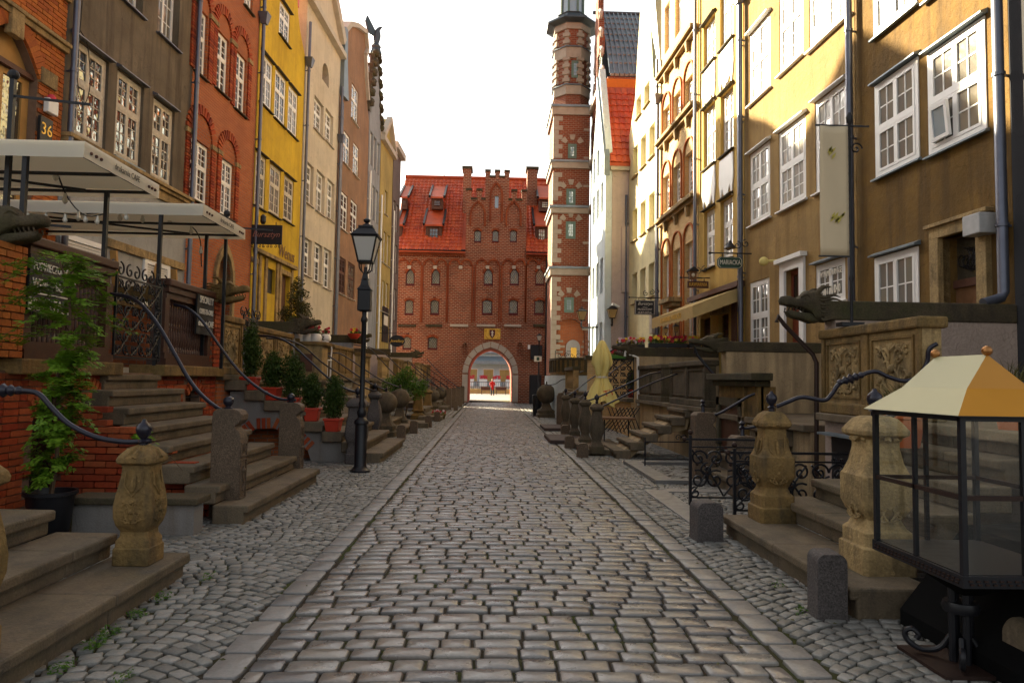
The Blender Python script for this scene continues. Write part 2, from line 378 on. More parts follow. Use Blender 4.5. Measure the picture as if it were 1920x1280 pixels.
M['glasspale'] = m_glass('window_glass_painted_glare', (.42, .40, .36), .09, .12)  # pale tint stands in for bright sky reflected in the panes
M['glassold'] = m_glass('window_glass_wavy', (.05, .045, .035), .05, .7)
M['glassblue'] = m_glass('window_glass_sky', (.22, .30, .36), .05, .3)
q = N('leaded_glass', .15, .8); v = q.coord((1, 1, 1)); s_ = q.n('SeparateXYZ'); q.l(v, s_.inputs[0])
k = []
for sg in (1, -1):
    d = q.math('ADD', q.math('MULTIPLY', s_.outputs[0], 6.5), q.math('MULTIPLY', s_.outputs[2], 4.2 * sg)); k.append(q.math('LESS_THAN', q.math('FRACT', d), .16))
q.col(q.mix(q.math('MAXIMUM', k[0], k[1]), q.mix(q.noise(v, 1.5, 3), (.10, .09, .06), (.34, .31, .20)), (.05, .05, .045))); q.bump(q.noise(v, 7, 2), .5, .05); M['leaded'] = q.m
M['tile'] = m_islands('roof_tiles_red', [(.50, .075, .020), (.56, .095, .022), (.45, .062, .018), (.60, .11, .026)], .55, 40, .2, .4)
M['orange'] = m_plain('wall_orange', (.6, .17, .03), .8, .2)
M['wood'] = m_plain('wood_dark_red', (.06, .022, .012), .5, .4, 0, .4, 14, .3)
M['woodlight'] = m_plain('wood_brown', (.17, .085, .04), .6, .3, 0, .4, 9, .3)
M['ochrewood'] = m_plain('wood_ochre', (.42, .23, .07), .6, .3, 0, .2, 6)
M['doorred'] = m_plain('door_red_brown', (.20, .045, .02), .5, .4, 0, .3, 6)
M['canvas'] = m_leaf('canvas_white', (.80, .75, .63), (.84, .80, .69), .45)
M['banner'] = m_plain('canvas_beige', (.60, .49, .33), .85, .15, 0, .08, 3, .15)
M['umbrella'] = m_plain('canvas_yellow', (.75, .62, .22), .8, .2, 0, .08, 3, .2)
M['yellowprint'] = m_plain('print_yellow', (.50, .42, .10), .8, .1)
M['redprint'] = m_plain('print_red', (.55, .03, .03), .8, .1)
M['signblack'] = m_plain('sign_black', (.012, .012, .015), .5, .4, 0, .2, 5)
M['signred'] = m_plain('lettering_bronze', (.30, .12, .08), .5, .4)
M['shadeblack'] = m_plain('shade_black', (.006, .006, .006), .95, .05)  # near-lightless black, deep shade put into the colour
M['letter'] = m_plain('lettering_pale', (.75, .70, .6), .6, .3)
M['gilt'] = m_plain('lettering_gold', (.75, .45, .06), .4, .5, .3)
M['dgreen'] = m_plain('sign_dark_green', (.02, .06, .04), .5, .4)
M['terracotta'] = m_plain('pot_red', (.50, .045, .02), .5, .4, 0, .12, 5)
M['potclay'] = m_plain('pot_clay', (.40, .10, .03), .7, .3, 0, .2, 6)
M['potgreen'] = m_plain('planter_green', (.08, .25, .04), .5, .4)
M['soil'] = m_plain('soil', (.04, .028, .018), .95, .1, 0, .4, 30, .8)
M['leafbright'] = m_leaf('leaf_fresh_green', (.085, .20, .012), (.22, .37, .03))
M['leafdark'] = m_leaf('leaf_conifer', (.025, .05, .01), (.06, .10, .015), .2)
M['leafmid'] = m_leaf('leaf_mid_green', (.05, .13, .015), (.12, .22, .03))
M['leafolive'] = m_leaf('leaf_olive', (.05, .055, .015), (.10, .085, .02), .2)
M['bark'] = m_plain('bark', (.10, .065, .04), .9, .1, 0, .3, 20, .6)
M['flred'] = m_leaf('petal_red', (.6, .02, .03), (.75, .08, .12), .2)
M['flyel'] = m_leaf('petal_yellow', (.8, .5, .03), (.85, .7, .1), .2)
M['flwhite'] = m_leaf('petal_white', (.7, .65, .68), (.8, .5, .6), .2)
M['flmaroon'] = m_leaf('petal_maroon', (.2, .01, .03), (.4, .02, .05), .2)
M['skin'] = m_plain('skin', (.45, .26, .18), .6, .3)
M['red'] = m_plain('cloth_red', (.45, .015, .012), .8, .2)
M['roofcase'] = m_plain('case_roof_cream', (.46, .43, .25), .5, .4, 0, .07, 3)
M['roofochre'] = m_plain('case_roof_brass', (.46, .20, .012), .5, .4, 0, .1, 3)
M['brass'] = m_plain('brass_ball', (.35, .16, .05), .35, .5, .7, .3, 12)
M['plaque'] = m_plain('plaque_grey', (.36, .35, .35), .6, .3)
M['slat'] = m_plain('shutter_white', (.66, .64, .60), .6, .3)
M['passage'] = m_plaster('passage_red_plaster', (.36, .085, .035), .2, .2)
M['quaystone'] = m_plaster('quay_wall_ochre', (.6, .42, .16), .2, .2)
q = N('case_glass', 0, .5); q.b.inputs['Transmission Weight'].default_value = 0
tr = q.n('BsdfTransparent'); tr.inputs[0].default_value = (.98, .99, .975, 1); gl = q.n('BsdfGlossy'); gl.inputs['Roughness'].default_value = .02
fr = q.n('LayerWeight'); fr.inputs[0].default_value = .25; mx = q.n('MixShader'); q.l(q.math('ADD', q.math('MULTIPLY', fr.outputs['Fresnel'], .0), q.math('ADD', q.math('MULTIPLY', q.math('POWER', fr.outputs['Facing'], 3.5), .55), .04)), mx.inputs[0]); q.l(tr.outputs[0], mx.inputs[1]); q.l(gl.outputs[0], mx.inputs[2])
q.l(mx.outputs[0], q.t.nodes['Material Output'].inputs[0]); M['caseglass'] = q.m
q = N('lantern_glass', .3, .5); q.col((.62, .60, .56)); q.b.inputs['Transmission Weight'].default_value = .25; M['lampglass'] = q.m
M['lampamber'] = m_plain('lantern_glass_amber', (.45, .30, .12), .3, .5)
M['shoprose'] = m_plain('awning_brown_cream', (.50, .36, .16), .85, .1, 0, .2, 4)
M['bulb'] = m_plain('bulb_glass', (.6, .58, .5), .15, .6)
M['tilegreen'] = m_plain('copper_dark', (.05, .07, .085), .45, .5, .4, .3, 3)
M['ironbox'] = m_plain('box_grey_rusty', (.42, .42, .42), .6, .3, 0, .3, 9)

def text(name, body, size, mat, parent=None, loc=(0,0,0), rot=(R(90),0,0), shear=0, ext=.004, sx=1.0, align='CENTER', space=1.0):
    cu = bpy.data.curves.new(name, 'FONT'); cu.body = body; cu.size = size; cu.extrude = ext; cu.shear = shear
    cu.align_x = align; cu.align_y = 'CENTER'; cu.space_character = space; cu.resolution_u = 2
    t = bpy.data.objects.new('tmp', cu); col.objects.link(t)
    me = bpy.data.meshes.new_from_object(t.evaluated_get(bpy.context.evaluated_depsgraph_get()))
    bpy.data.objects.remove(t); me.materials.clear(); me.materials.append(mat)
    o = link(name, me, parent, loc); o.rotation_euler = rot; o.scale = (sx, 1, 1); return o
# ------------------------------------------------------------------ paving
def stone_variant(seed, rough=.06, bev=.1, h=.04, dome=.006):
    r = random.Random(seed); ring = []
    for sx, sy in ((-1,-1),(1,-1),(1,1),(-1,1)):
        cx, cy = sx*.5*(1 - r.uniform(0, rough)), sy*.5*(1 - r.uniform(0, rough)); c = r.uniform(.05, .12)
        a = (cx - sx*c*.8, cy); b = (cx, cy - sy*c*1.2)
        ring += [b, a] if sx*sy > 0 else [a, b]
    ring = [ring[i] for i in (0,1,2,3,4,5,6,7)]
    # order counter-clockwise
    ring.sort(key=lambda p: math.atan2(p[1], p[0]))
    vs = []
    for k, z in ((1.0, -h), (1.0, -.010), (1 - bev*.22, -.002), (1 - bev*.85, dome*.25)):
        for x, y in ring: vs.append((x*k, y*k, z + (r.uniform(-.0015, .0015) if z > -.01 else 0)))
    vs.append((0, 0, dome*.5)); fs = []
    for k in range(3):
        for i in range(8):
            j = (i+1) % 8; fs.append((k*8+i, k*8+j, k*8+8+j, k*8+8+i))
    for i in range(8): fs.append((24+i, 24+(i+1) % 8, 32))
    return vs, fs
def field(parent, stones, variants, mat, name, stuffname, keep=300):
    """stones: (x, y, z, sx, sy, rz).  The largest in view are objects, the rest one mesh."""
    def vis(s):
        p = ROT.transposed() @ (Vector(s[:3]) - EYE)
        if p.z > -.3: return 0
        u, v_ = p.x / -p.z * F_PX, p.y / -p.z * F_PX
        if abs(u) > 985 or abs(v_) > 665: return 0
        return 1 / (p.z * p.z)
    order = sorted(range(len(stones)), key=lambda i: -vis(stones[i]))
    big = order[:keep]; rest = order[keep:]
    mes = []
    for vs, fs in variants:
        b = B(); b.v = vs; b.f = fs; mes.append(b.mesh(name, mat, True, 60))
    for i in big:
        x, y, z, sx, sy, rz = stones[i]; link(name, mes[i % len(mes)], parent, (x, y, z), rz, (sx, sy, 1))
    V = []; Fc = []; base = 0
    va = [(np.array(vs), np.array([f if len(f) == 4 else f + (f[2],) for f in fs]), fs) for vs, fs in variants]
    faces = []
    for i in rest:
        x, y, z, sx, sy, rz = stones[i]; vs, _, fs = va[i % len(va)]
        c, n = math.cos(rz), math.sin(rz); a = vs * (sx, sy, 1)
        V.append(np.column_stack((x + a[:,0]*c - a[:,1]*n, y + a[:,0]*n + a[:,1]*c, z + a[:,2])))
        faces.extend([tuple(k + base for k in f) for f in fs]); base += len(vs)
    if rest:
        b = B(); b.v = np.concatenate(V).tolist(); b.f = faces
        o = b.build(stuffname, mat, parent, True, ang=60); o['kind'] = 'stuff'; return o
def flat(name, x0, x1, y0, y1, z, mat):
    b = B(); b.add([(x0,y0,z),(x1,y0,z),(x1,y1,z),(x0,y1,z)], [(0,1,2,3)]); return b.build(name, mat)
ground = struct(flat('ground', -400, 400, -60, 900, -.075, M['farpave']))
road = struct(flat('roadway', -1.56, 2.02, 1.5, 56.0, -.017, M['joint']))
v_big = [stone_variant(i, .07, .10, .04, .006) for i in range(14)]
v_small = [stone_variant(50 + i, .20, .12, .035, .004) for i in range(14)]
v_edge = [stone_variant(90 + i, .04, .07, .04, .004) for i in range(8)]
st = []; y = 3.2; j = 0
while y < 49:
    p = rnd.uniform(.135, .175); x = -1.28 + rnd.uniform(-.03, .0) ; first = True
    while x < 1.68:
        l = rnd.uniform(.17, .31)
        if first: l *= rnd.uniform(.55, 1); first = False
        if x + l > 1.60: l = 1.70 - x
        wy = .035*math.sin(x*1.7 + y*.35) + .03*math.sin(x*.6 - y*.9)
        st.append((x + l/2, y + wy + rnd.uniform(-.008, .008), rnd.uniform(-.006, .006) + .012*noise.noise(Vector((x*.6, y*.5, 0))), l - .008, p - .009, rnd.uniform(-.04, .04)))
        x += l
    y += p
field(road, st, v_big, M['cobble'], 'cobblestone', 'cobblestones')
st = []
for x0, wd in ((-1.42, .2), (1.83, .2)):
    y = 3.2
    while y < 49:
        l = rnd.uniform(.22, .36); st.append((x0 + rnd.uniform(-.01, .01), y + l/2, rnd.uniform(-.003, .004), wd, l - .018, rnd.uniform(-.02, .02))); y += l
field(road, st, v_edge, M['edge'], 'edging_stone', 'edging_stones')
for nm, xa, xb in (('pavement_left', -5.2, -1.53), ('pavement_right', 1.95, 5.0)):
    pv = struct(flat(nm, xa, xb, 2.0, 50, -.021, M['joint'])); st = []; pr = .104
    for j in range(int(26 / pr)):
        x = xa + .004
        if nm == 'pavement_left': xlo = -3.7 if j*pr + 3.2 < 12 else -4.2
        else: xlo = xa
        while x < xb - .03:
            l = rnd.uniform(.085, .14)
            if x + l > xb - .02: l = max(.05, xb - x)
            t = (x + l/2 - xa) / 1.25; yy = 3.2 + j*pr + .34*abs(math.sin(math.pi*t)) ; an = math.atan(.34*math.pi/1.25*math.cos(math.pi*t)*(1 if math.sin(math.pi*t) > 0 else -1))
            if x > xlo: st.append((x + l/2, yy + rnd.uniform(-.007, .007), rnd.uniform(-.007, .004), l/max(.8, math.cos(an)) - .004, pr*max(.84, math.cos(an)) - .003, an + rnd.uniform(-.09, .09)))
            x += l
    field(pv, st, v_small, M['setts'], 'paving_sett', 'paving_setts')
    y = 29.4; st = []
    while y < 49:
        for k in range(int((xb - xa)/.2)):
            st.append((xa + .1 + k*.2, y + rnd.uniform(-.02, .02), 0, .18, .18, rnd.uniform(-.1, .1)))
        y += .2
    field(pv, st, v_small, M['setts'], 'paving_sett', 'distant_paving_setts', 0)
# stone borders beside the area openings on the right
for (x0, x1, y0, y1) in ((2.30, 2.62, 7.55, 10.3), (2.62, 4.4, 10.15, 10.4)):
    o = B().box(x0, x1, y0, y1, -.05, .02).build('border_slab', M['edge'], bpy.data.objects['pavement_right'], bevel=.01)
# ------------------------------------------------------------------ bricks one by one
def brick_wall(parent, boxes, mat, keep=300, name='brick', world=None):
    """boxes: (cx, cy, cz, sx, sy, sz) in the parent's space, already jittered"""
    Wm = world or Matrix.Identity(4)
    def near(b_):
        p = ROT.transposed() @ ((Wm @ Vector(b_[:3])) - EYE)
        if p.z > -.2: return 0
        if abs(p.x / -p.z) * F_PX > 975 or abs(p.y / -p.z) * F_PX > 655: return 0
        return 1 / (p.z*p.z)
    order = sorted(range(len(boxes)), key=lambda i: -near(boxes[i]))
    # one shared chamfered unit brick: chamfer drawn into the profile
    def unit(k):
        r = random.Random(k); b = B(); e = .03; f = .09
        pts = [(-.5+e, -.5), (.5-e, -.5), (.5, -.5+f), (.5, .5-f), (.5-e, .5), (-.5+e, .5), (-.5, .5-f), (-.5, -.5+f)]
        return [(x + r.uniform(-.012, .012), z + r.uniform(-.03, .03)) for x, z in pts]
    units = []
    for k in range(6):
        b = B(); b.prism(unit(k), -.5, .5); units.append(b.mesh(name, mat))
    for i in order[:keep]:
        cx, cy, cz, sx, sy, sz = boxes[i]; o = link(name, units[i % 6], parent, (cx, cy, cz)); o.scale = (sx, sy, sz)
    if len(order) > keep:
        b = B()
        for i in order[keep:]:
            cx, cy, cz, sx, sy, sz = boxes[i]; b.box(cx-sx/2, cx+sx/2, cy-sy/2, cy+sy/2, cz-sz/2, cz+sz/2)
        o = b.build(name + '_courses', mat, parent); o['kind'] = 'stuff'
def brick_face(x0, x1, z0, z1, y=0.0, holes=(), L=.255, H=.078, outer=None, plane='xz', depth=.05):
    """brick boxes over a rectangle of a wall, sitting proud of plane y (towards -y)"""
    out = []; nrow = int((z1 - z0)/H)
    H = (z1 - z0)/max(nrow, 1)
    for j in range(nrow):
        z = z0 + (j+.5)*H; x = x0 - (L/2 if j % 2 else 0) + rnd.uniform(-.01, .01)
        while x < x1:
            l = L if rnd.random() < .75 else L/2
            a = max(x, x0); b = min(x + l, x1)
            if b - a > .05:
                cx = (a+b)/2
                ok = not any(inside(cx, z, h) or inside(a+.03, z, h) or inside(b-.03, z, h) for h in holes)
                if outer and not inside(cx, z, outer): ok = False
                if ok: out.append((cx, y - rnd.uniform(-.004, .006), z, b - a - .012, depth, H - .013))
            x += l
    return out
# ------------------------------------------------------------------ windows
def arch_pts(x0, x1, z0, zs, n=8, pointed=False, flat_=None):
    """closed outline: sill at z0, springing at zs"""
    pts = [(x0, z0), (x1, z0), (x1, zs)]; w_ = (x1 - x0)
    if flat_: 
        for i in range(1, n): t = i/n; pts.append((x1 - w_*t, zs + flat_*math.sin(math.pi*t)))
    elif pointed:
        r = w_ * .95; cxr = x1 - r; cxl = x0 + r; xm = (x0+x1)/2
        amax = math.acos((xm - cxr)/r)
        for i in range(1, n+1): a = amax*i/n; pts.append((cxr + r*math.cos(a), zs + r*math.sin(a)))
        for i in range(1, n): a = amax*(1 - i/n); pts.append((cxl - r*math.cos(a), zs + r*math.sin(a)))
    else:
        for i in range(1, n): a = math.pi*i/n; pts.append(((x0+x1)/2 + w_/2*math.cos(a), zs + w_/2*math.sin(a)))
    pts.append((x0, zs)); return pts
def window(parent, x0, x1, z0, z1, fr='white', gl='glass', ncol=2, tr=.62, grid=(2, 3), grid2=(2, 2), y=.10, indiv=False, sill=None, hood=None, fw=.06, mw=.022, label=None, sillz=.05, casing=None):
    b = B(); d = .05
    if gl == 'glass' and rnd.random() < .4: gl = 'glassmid'
    b.box(x0, x0+fw, y, y+d, z0, z1); b.box(x1-fw, x1, y, y+d, z0, z1); b.box(x0+fw, x1-fw, y, y+d, z0, z0+fw); b.box(x0+fw, x1-fw, y, y+d, z1-fw, z1)
    X0, X1, Z0, Z1 = x0+fw, x1-fw, z0+fw, z1-fw
    cells = []; rows = [(Z0, Z1, grid)] if not tr else [(Z0, Z0+(Z1-Z0)*tr-fw*.35, grid), (Z0+(Z1-Z0)*tr+fw*.35, Z1, grid2)]
    if tr: b.box(X0, X1, y-.012, y+d-.005, rows[0][1], rows[1][0])
    cw = (X1-X0)/ncol
    for ri, (za, zb, gd) in enumerate(rows):
        for c in range(ncol):
            xa, xb = X0+c*cw, X0+(c+1)*cw; s_ = fw*.55
            b.box(xa, xa+s_, y-.008, y+d-.008, za, zb); b.box(xb-s_, xb, y-.008, y+d-.008, za, zb)
            b.box(xa+s_, xb-s_, y-.008, y+d-.008, za, za+s_); b.box(xa+s_, xb-s_, y-.008, y+d-.008, zb-s_, zb)
            xa += s_; xb -= s_; za2 = za+s_; zb2 = zb-s_
            for i in range(1, gd[0]): t = xa+(xb-xa)*i/gd[0]; b.box(t-mw/2, t+mw/2, y+.005, y+.03, za2, zb2)
            for i in range(1, gd[1]): t = za2+(zb2-za2)*i/gd[1]; b.box(xa, xb, y+.008, y+.028, t-mw/2, t+mw/2)
            for i in range(gd[0]):
                for k in range(gd[1]): cells.append((xa+(xb-xa)*i/gd[0], xa+(xb-xa)*(i+1)/gd[0], za2+(zb2-za2)*k/gd[1], za2+(zb2-za2)*(k+1)/gd[1]))
    if casing:
        c = casing
        b.box(x0-c, x0, y-.12, y+.02, z0-.0, z1+c); b.box(x1, x1+c, y-.12, y+.02, z0, z1+c); b.box(x0, x1, y-.12, y+.02, z1, z1+c)
    wn = b.build('window', M[fr], parent)
    if label: wn['label'] = label
    if indiv:
        for (a, e, f, g) in cells:
            t = rnd.uniform(-.004, .004); pb = B(); pb.add([(a, y+.018+t, f), (e, y+.018-t, f), (e, y+.018-t, g), (a, y+.018+t, g), (a, y+.024+t, f), (e, y+.024-t, f), (e, y+.024-t, g), (a, y+.024+t, g)],
                [(0,1,2,3),(7,6,5,4),(0,4,5,1),(1,5,6,2),(2,6,7,3),(3,7,4,0)]); pb.build('pane', M[gl], wn)
    else:
        B().box(X0, X1, y+.018, y+.024, Z0, Z1).build('pane', M[gl], wn)
    B().box(x0-.1, x1+.1, y+.30, y+.31, z0-.1, z1+.1).build('dark_room', M['soil'], wn) if False else None
    if sill: 
        sb = B(); sb.add([(x0-.06, -.09, z0-sillz), (x1+.06, -.09, z0-sillz), (x1+.06, y, z0-sillz), (x0-.06, y, z0-sillz),
                          (x0-.06, -.09, z0-.02), (x1+.06, -.09, z0-.02), (x1+.06, y, z0+.005), (x0-.06, y, z0+.005)],
                         [(0,3,2,1),(4,5,6,7),(0,1,5,4),(1,2,6,5),(2,3,7,6),(3,0,4,7)]); sb.build('sill', M[sill], wn)
    if hood:
        sb = B(); sb.add([(x0-.05, -.12, z1+.02), (x1+.05, -.12, z1+.02), (x1+.05, .02, z1+.02), (x0-.05, .02, z1+.02),
                          (x0-.05, -.12, z1+.045), (x1+.05, -.12, z1+.045), (x1+.05, .02, z1+.11), (x0-.05, .02, z1+.11)],
                         [(0,3,2,1),(4,5,6,7),(0,1,5,4),(1,2,6,5),(2,3,7,6),(3,0,4,7)]); sb.build('hood', M[hood], wn)
    return wn
def rect(x0, x1, z0, z1): return [(x0, z0), (x1, z0), (x1, z1), (x0, z1)]
def drainpipe(parent, x, z0, z1, y=-.13, r=.055, mat='zinc', hopper=False, foot=False):
    b = B(); pts = [(x, y, z1), (x, y, z0)]
    if foot: pts += [(x, y-.04, z0-.08), (x, y-.30, z0-.16)]
    b.tube(pts, r, 10)
    z = z0 + .9
    while z < z1: b.tube([(x, y, z), (x, y, z+.05)], r*1.22, 10); b.box(x-.015, x+.015, y, 0, z, z+.03); z += 2.1
    if hopper: b.tbox(x, y-.02, hopper, hopper+.34, .16, .16, .34, .30)
    return b.build('drainpipe', M[mat], parent, True)
class House:
    def __init__(s, name, label, row, pxa, pxb, depth=9, outline=None, H=18):
        s.row = row
        if row == 'L': a = math.atan2(1, .052); base = Vector((-8.5, 0, 0)); ang = a
        elif row == 'R': ang = math.atan2(-1, .045); base = Vector((7.5, 0, 0))
        else: base, ang = row
        fr = Frame(base.x, base.y, ang)
        xa, _ = fr.px(pxa, 300); xb, _ = fr.px(pxb, 300)
        if xa > xb: xa, xb = xb, xa
        o = fr.w(xa, 0, 0); s.f = Frame(o.x, o.y, ang); s.W = xb - xa; s.D = depth
        s.t = thing(name, label, 'house', o, ang, 'tall gabled houses lining the street'); s.holes = []; s.win = []; s.H = H
        s.outline = outline
    def p(s, px, py, yl=0): return s.f.px(px, py, yl)
    def win_px(s, xl, xr, yt, yb, near='l', **k):
        n = xl if near == 'l' else xr; x0, _ = s.p(xl, (yt+yb)/2); x1, _ = s.p(xr, (yt+yb)/2); _, z1 = s.p(n, yt); _, z0 = s.p(n, yb)
        if x0 > x1: x0, x1 = x1, x0
        s.add_win(x0, x1, z0, z1, **k)
    def add_win(s, x0, x1, z0, z1, **k):
        x0 = max(x0, .05); x1 = min(x1, s.W - .05)
        s.holes.append(rect(x0, x1, z0, z1)); s.win.append((x0, x1, z0, z1, k)); return x0, x1, z0, z1
    def finish(s, mat, roof='tile', ridge=None, box=True, thick=.32):
        out = s.outline or [(0, 0), (s.W, 0), (s.W, s.H), (0, s.H)]
        B().plate(out, s.holes, 0, thick).build('front_wall', M[mat], s.t)
        he = min(p[1] for p in out if p[1] > 1) if not s.outline else sorted(set(p[1] for p in out))[-1]
        he = s.eave if hasattr(s, 'eave') else min(s.H, he)
        b = B(); b.box(.004, s.W-.004, thick+.001, thick + s.D, 0, he); b.build('side_walls', M[mat], s.t)
        r = ridge or he + s.W*.55
        b = B(); b.loft([[(.0, y_, he), (s.W/2, y_, r), (s.W, y_, he)] for y_ in (thick+.05, thick + s.D + .3)]); b.build('roof', M[roof], s.t)
        for (x0, x1, z0, z1, k) in s.win: window(s.t, x0, x1, z0, z1, **k)
# ================================================================== LEFT ROW
HL = dict(fr='offwhite', gl='glassold', ncol=2, sill='zinc', hood='zinc')
# --- house 36, orange brick
h = House('brick_house', 'orange brick house with black 36 number plate and arched doorway, at the left edge', 'L', -420, 111, 9, H=17)
W = h.W
da = h.p(-60, 400)[0]; db, dz = h.p(62, 300)
_, zsp = h.p(60, 145); _, zb = h.p(30, 600); zap = zsp + .62
door = arch_pts(da, db, 1.65, zsp, 10, flat_=.62); h.holes.append(door)
xs = [h.p(x, 300)[0] for x in (66, 100)]
h.holes.append(arch_pts(.6, da-.9, 3.0, zsp, 10, flat_=.5))
h.finish('mortar', box=True)
wm = Matrix.Translation(h.f.o) @ Matrix.Rotation(h.f.a, 4, 'Z')
zs1 = h.p(40, 45)[1]
bx = brick_face(da-1.0, W-.02, 3.2, 11.5, 0, [arch_pts(da-.02, db+.02, 1.6, zsp+.02, 10, flat_=.64)], H=.082)
brick_wall(h.t, bx, M['orangepart'], world=wm)
b = B(); n = 26
for i in range(n):     # arch of headers over the doorway
    t0 = i/n; x_ = db - (db-da)*(t0+.5/n); z_ = zsp + .62*math.sin(math.pi*(t0+.5/n)); a_ = math.atan2(.62*math.pi*math.cos(math.pi*(t0+.5/n)), -(db-da))
    m0 = len(b.v); b.box(-.04, .04, -.055, .02, .01, .26); b.xf(Matrix.Translation((x_, 0, z_)) @ Matrix.Rotation(-(a_ - math.pi), 4, 'Y'), m0)
b.build('arch_brick', M['orangepart'], h.t)
for dz_ in (0, .95): b = B(); b.box(da-1, W-.0, -.09, .02, zs1+dz_, zs1+.10+dz_); b.box(da-1, W, -.14, .02, zs1+.10+dz_, zs1+.17+dz_); b.build('string_course', M['stoneclean'], h.t, bevel=.01)
b = B(); b.box(db+.0, db+.42, -.07, .02, zsp-.02, zsp+.26); b.build('impost_stone', M['stoneclean'], h.t, bevel=.015)
b = B(); b.box((da+db)/2-.14, (da+db)/2+.14, -.12, .02, zsp+.45, zsp+.95); b.build('keystone', M['stoneclean'], h.t, bevel=.015)
dw = B(); zt = zsp-.02; dw.plate(arch_pts(da, db, 1.65, zsp, 10, flat_=.6), [rect(da+.16, (da+db)/2-.06, 3.0, zt-.1), rect((da+db)/2+.06, db-.16, 3.0, zt-.1)], .14, .22)
d_ = dw.build('door', M['ochrewood'], h.t); B().box(da+.1, db-.1, .17, .18, 2.9, zt).build('pane', M['glassold'], d_)
B().box(da-.05, db+.02, .05, .16, zt-.0, zt+.09).build('door_transom', M['woodwin'], h.t)
x0, z0 = h.p(65, 258); x1, z1 = h.p(90, 232)
pl = B().box(x0, x1, -.09, -.04, z0-.04, z1+.04).build('number_plate', M['signblack'], h.t)
text('digits', '36', .30, M['gilt'], pl, ((x0+x1)/2, -.095, (z0+z1)/2), sx=.95)
x0, z0 = h.p(76, 209); x1, z1 = h.p(97, 184)
al = B().box(x0, x1, -.14, -.04, z0, z1-.09).build('alarm_box', M['white'], h.t, bevel=.015); B().lathe([(.07, z1-.09), (.07, z1-.04), (.04, z1)], (x0+x1)/2, -.09, 12).build('alarm_lamp', M['flred'], al, True)
# --- grey house
h = House('grey_house', 'dirty grey plastered house with flaking cream window frames above the cafe awnings', 'L', 112, 353, 9, H=17.5)
for a in ((131, 203, 62, 250), (217, 268, 125, 292), (285, 326, 178, 333)): h.win_px(*a, fr='offwhite', gl='glassold', ncol=2, tr=.60, grid=(2, 4), grid2=(2, 3), y=.06, indiv=True, sill='lead', hood='zinc', fw=.09)
up = []
x0, _ = h.p(298, 0); x1, _ = h.p(338, 0); _, zb = h.p(297, 61)
for dx in (0, -1.55, -3.1):
    h.add_win(x0+dx, x1+dx, zb, zb+2.3, fr='white', gl='glass', ncol=2, tr=.62, grid=(2, 3), grid2=(2, 2), y=.16, sill='zinc')
_, zc = h.p(340, 372)
xs0, _ = h.p(118, 470); xs1, _ = h.p(185, 470); xs2, _ = h.p(272, 480); xs3, _ = h.p(310, 480)
h.finish('grey')
b = B(); b.box(0, h.W, -.02, .001, 1.5, zc-.3); gf = b.build('ground_storey_render', M['palegrey'], h.t)
b = B(); b.box(-.02, h.W+.02, -.20, .0, zc-.02, zc+.06); b.box(0, h.W, -.14, .0, zc-.10, zc-.02); b.box(0, h.W, -.08, .0, zc-.3, zc-.10); b.build('cornice', M['stoneclean'], h.t, bevel=.01)
for (a, e) in ((xs0, xs1), (xs2, xs3)):
    b = B(); b.plate(rect(a-.12, e+.12, 2.4, 4.15), [rect(a, e, 2.5, 4.05)], -.07, -.021); fr_ = b.build('shutter_frame', M['white'], h.t)
    b = B(); z = 2.5
    while z < 4.0: b.box(a, e, -.055, -.03, z, z+.045); z += .055
    o = b.build('slat_panel', M['slat'], fr_); stuff(o)
for (a, c, e, g) in ((xs1+.35, 4.1, xs1+.7, 2.3), (xs1+1.7, 2.3, xs1+2.0, 4.1), (xs3+.25, 4.1, xs3+.6, 2.3)):
    B().bar((a, -.05, c), (e, -.05, g), .2, .06).build('timber_brace', M['ochrewood'], h.t)
B().box(xs1+.15, h.W-.1, -.09, -.022, 4.15, 4.32).build('timber_rail', M['stoneclean'], h.t)
drainpipe(h.t, .06, 2, 17.5)
_t = [(.25, -.05, zc+3.9), (.3, -.06, zc+2.6), (.25, -.06, zc+1.3), (.45, -.08, zc+.75), (.62, -.08, zc+1.2), (.5, -.07, zc+1.9), (.3, -.05, zc+2.1)]
B().tube(catmull(_t, 5), .009, 5).build('loose_cable', M['black'], h.t, True)
# --- red brick house with arched windows
h = House('red_brick_house', 'red brick house with round brick arches over its white windows, left row', 'L', 354, 477, 9, H=18)
K = dict(fr='white', gl='glassold', y=.07, sill='stonedark', grid2=(2, 3), grid=(2, 4), tr=.6, fw=.07)
arches = []
for a in ((355, 392, 251, 369), (413, 438, 292, 401)): h.win_px(*a, **K); arches.append(h.win[-1])
for a in ((367, 389, 6, 133), (406, 429, 51, 165), (441, 462, 90, 203)): h.win_px(*a, **{**K, 'ncol': 2, 'grid': (1, 4), 'grid2': (1, 3)}); arches.append(h.win[-1])
x0, _ = h.p(458, 0); x1, _ = h.p(474, 0); _, z0 = h.p(474, 30)
for dx in (0, -1.65, -3.3): h.add_win(x0+dx, x1+dx, z0, z0+2.1, **K)
dx0, _ = h.p(403, 540); dx1, _ = h.p(432, 540); _, dzt = h.p(415, 487)
drh = arch_pts(dx0, dx1, 1.65, dzt-.55, 8, pointed=True); h.holes.append(drh)
h.finish('brickred')
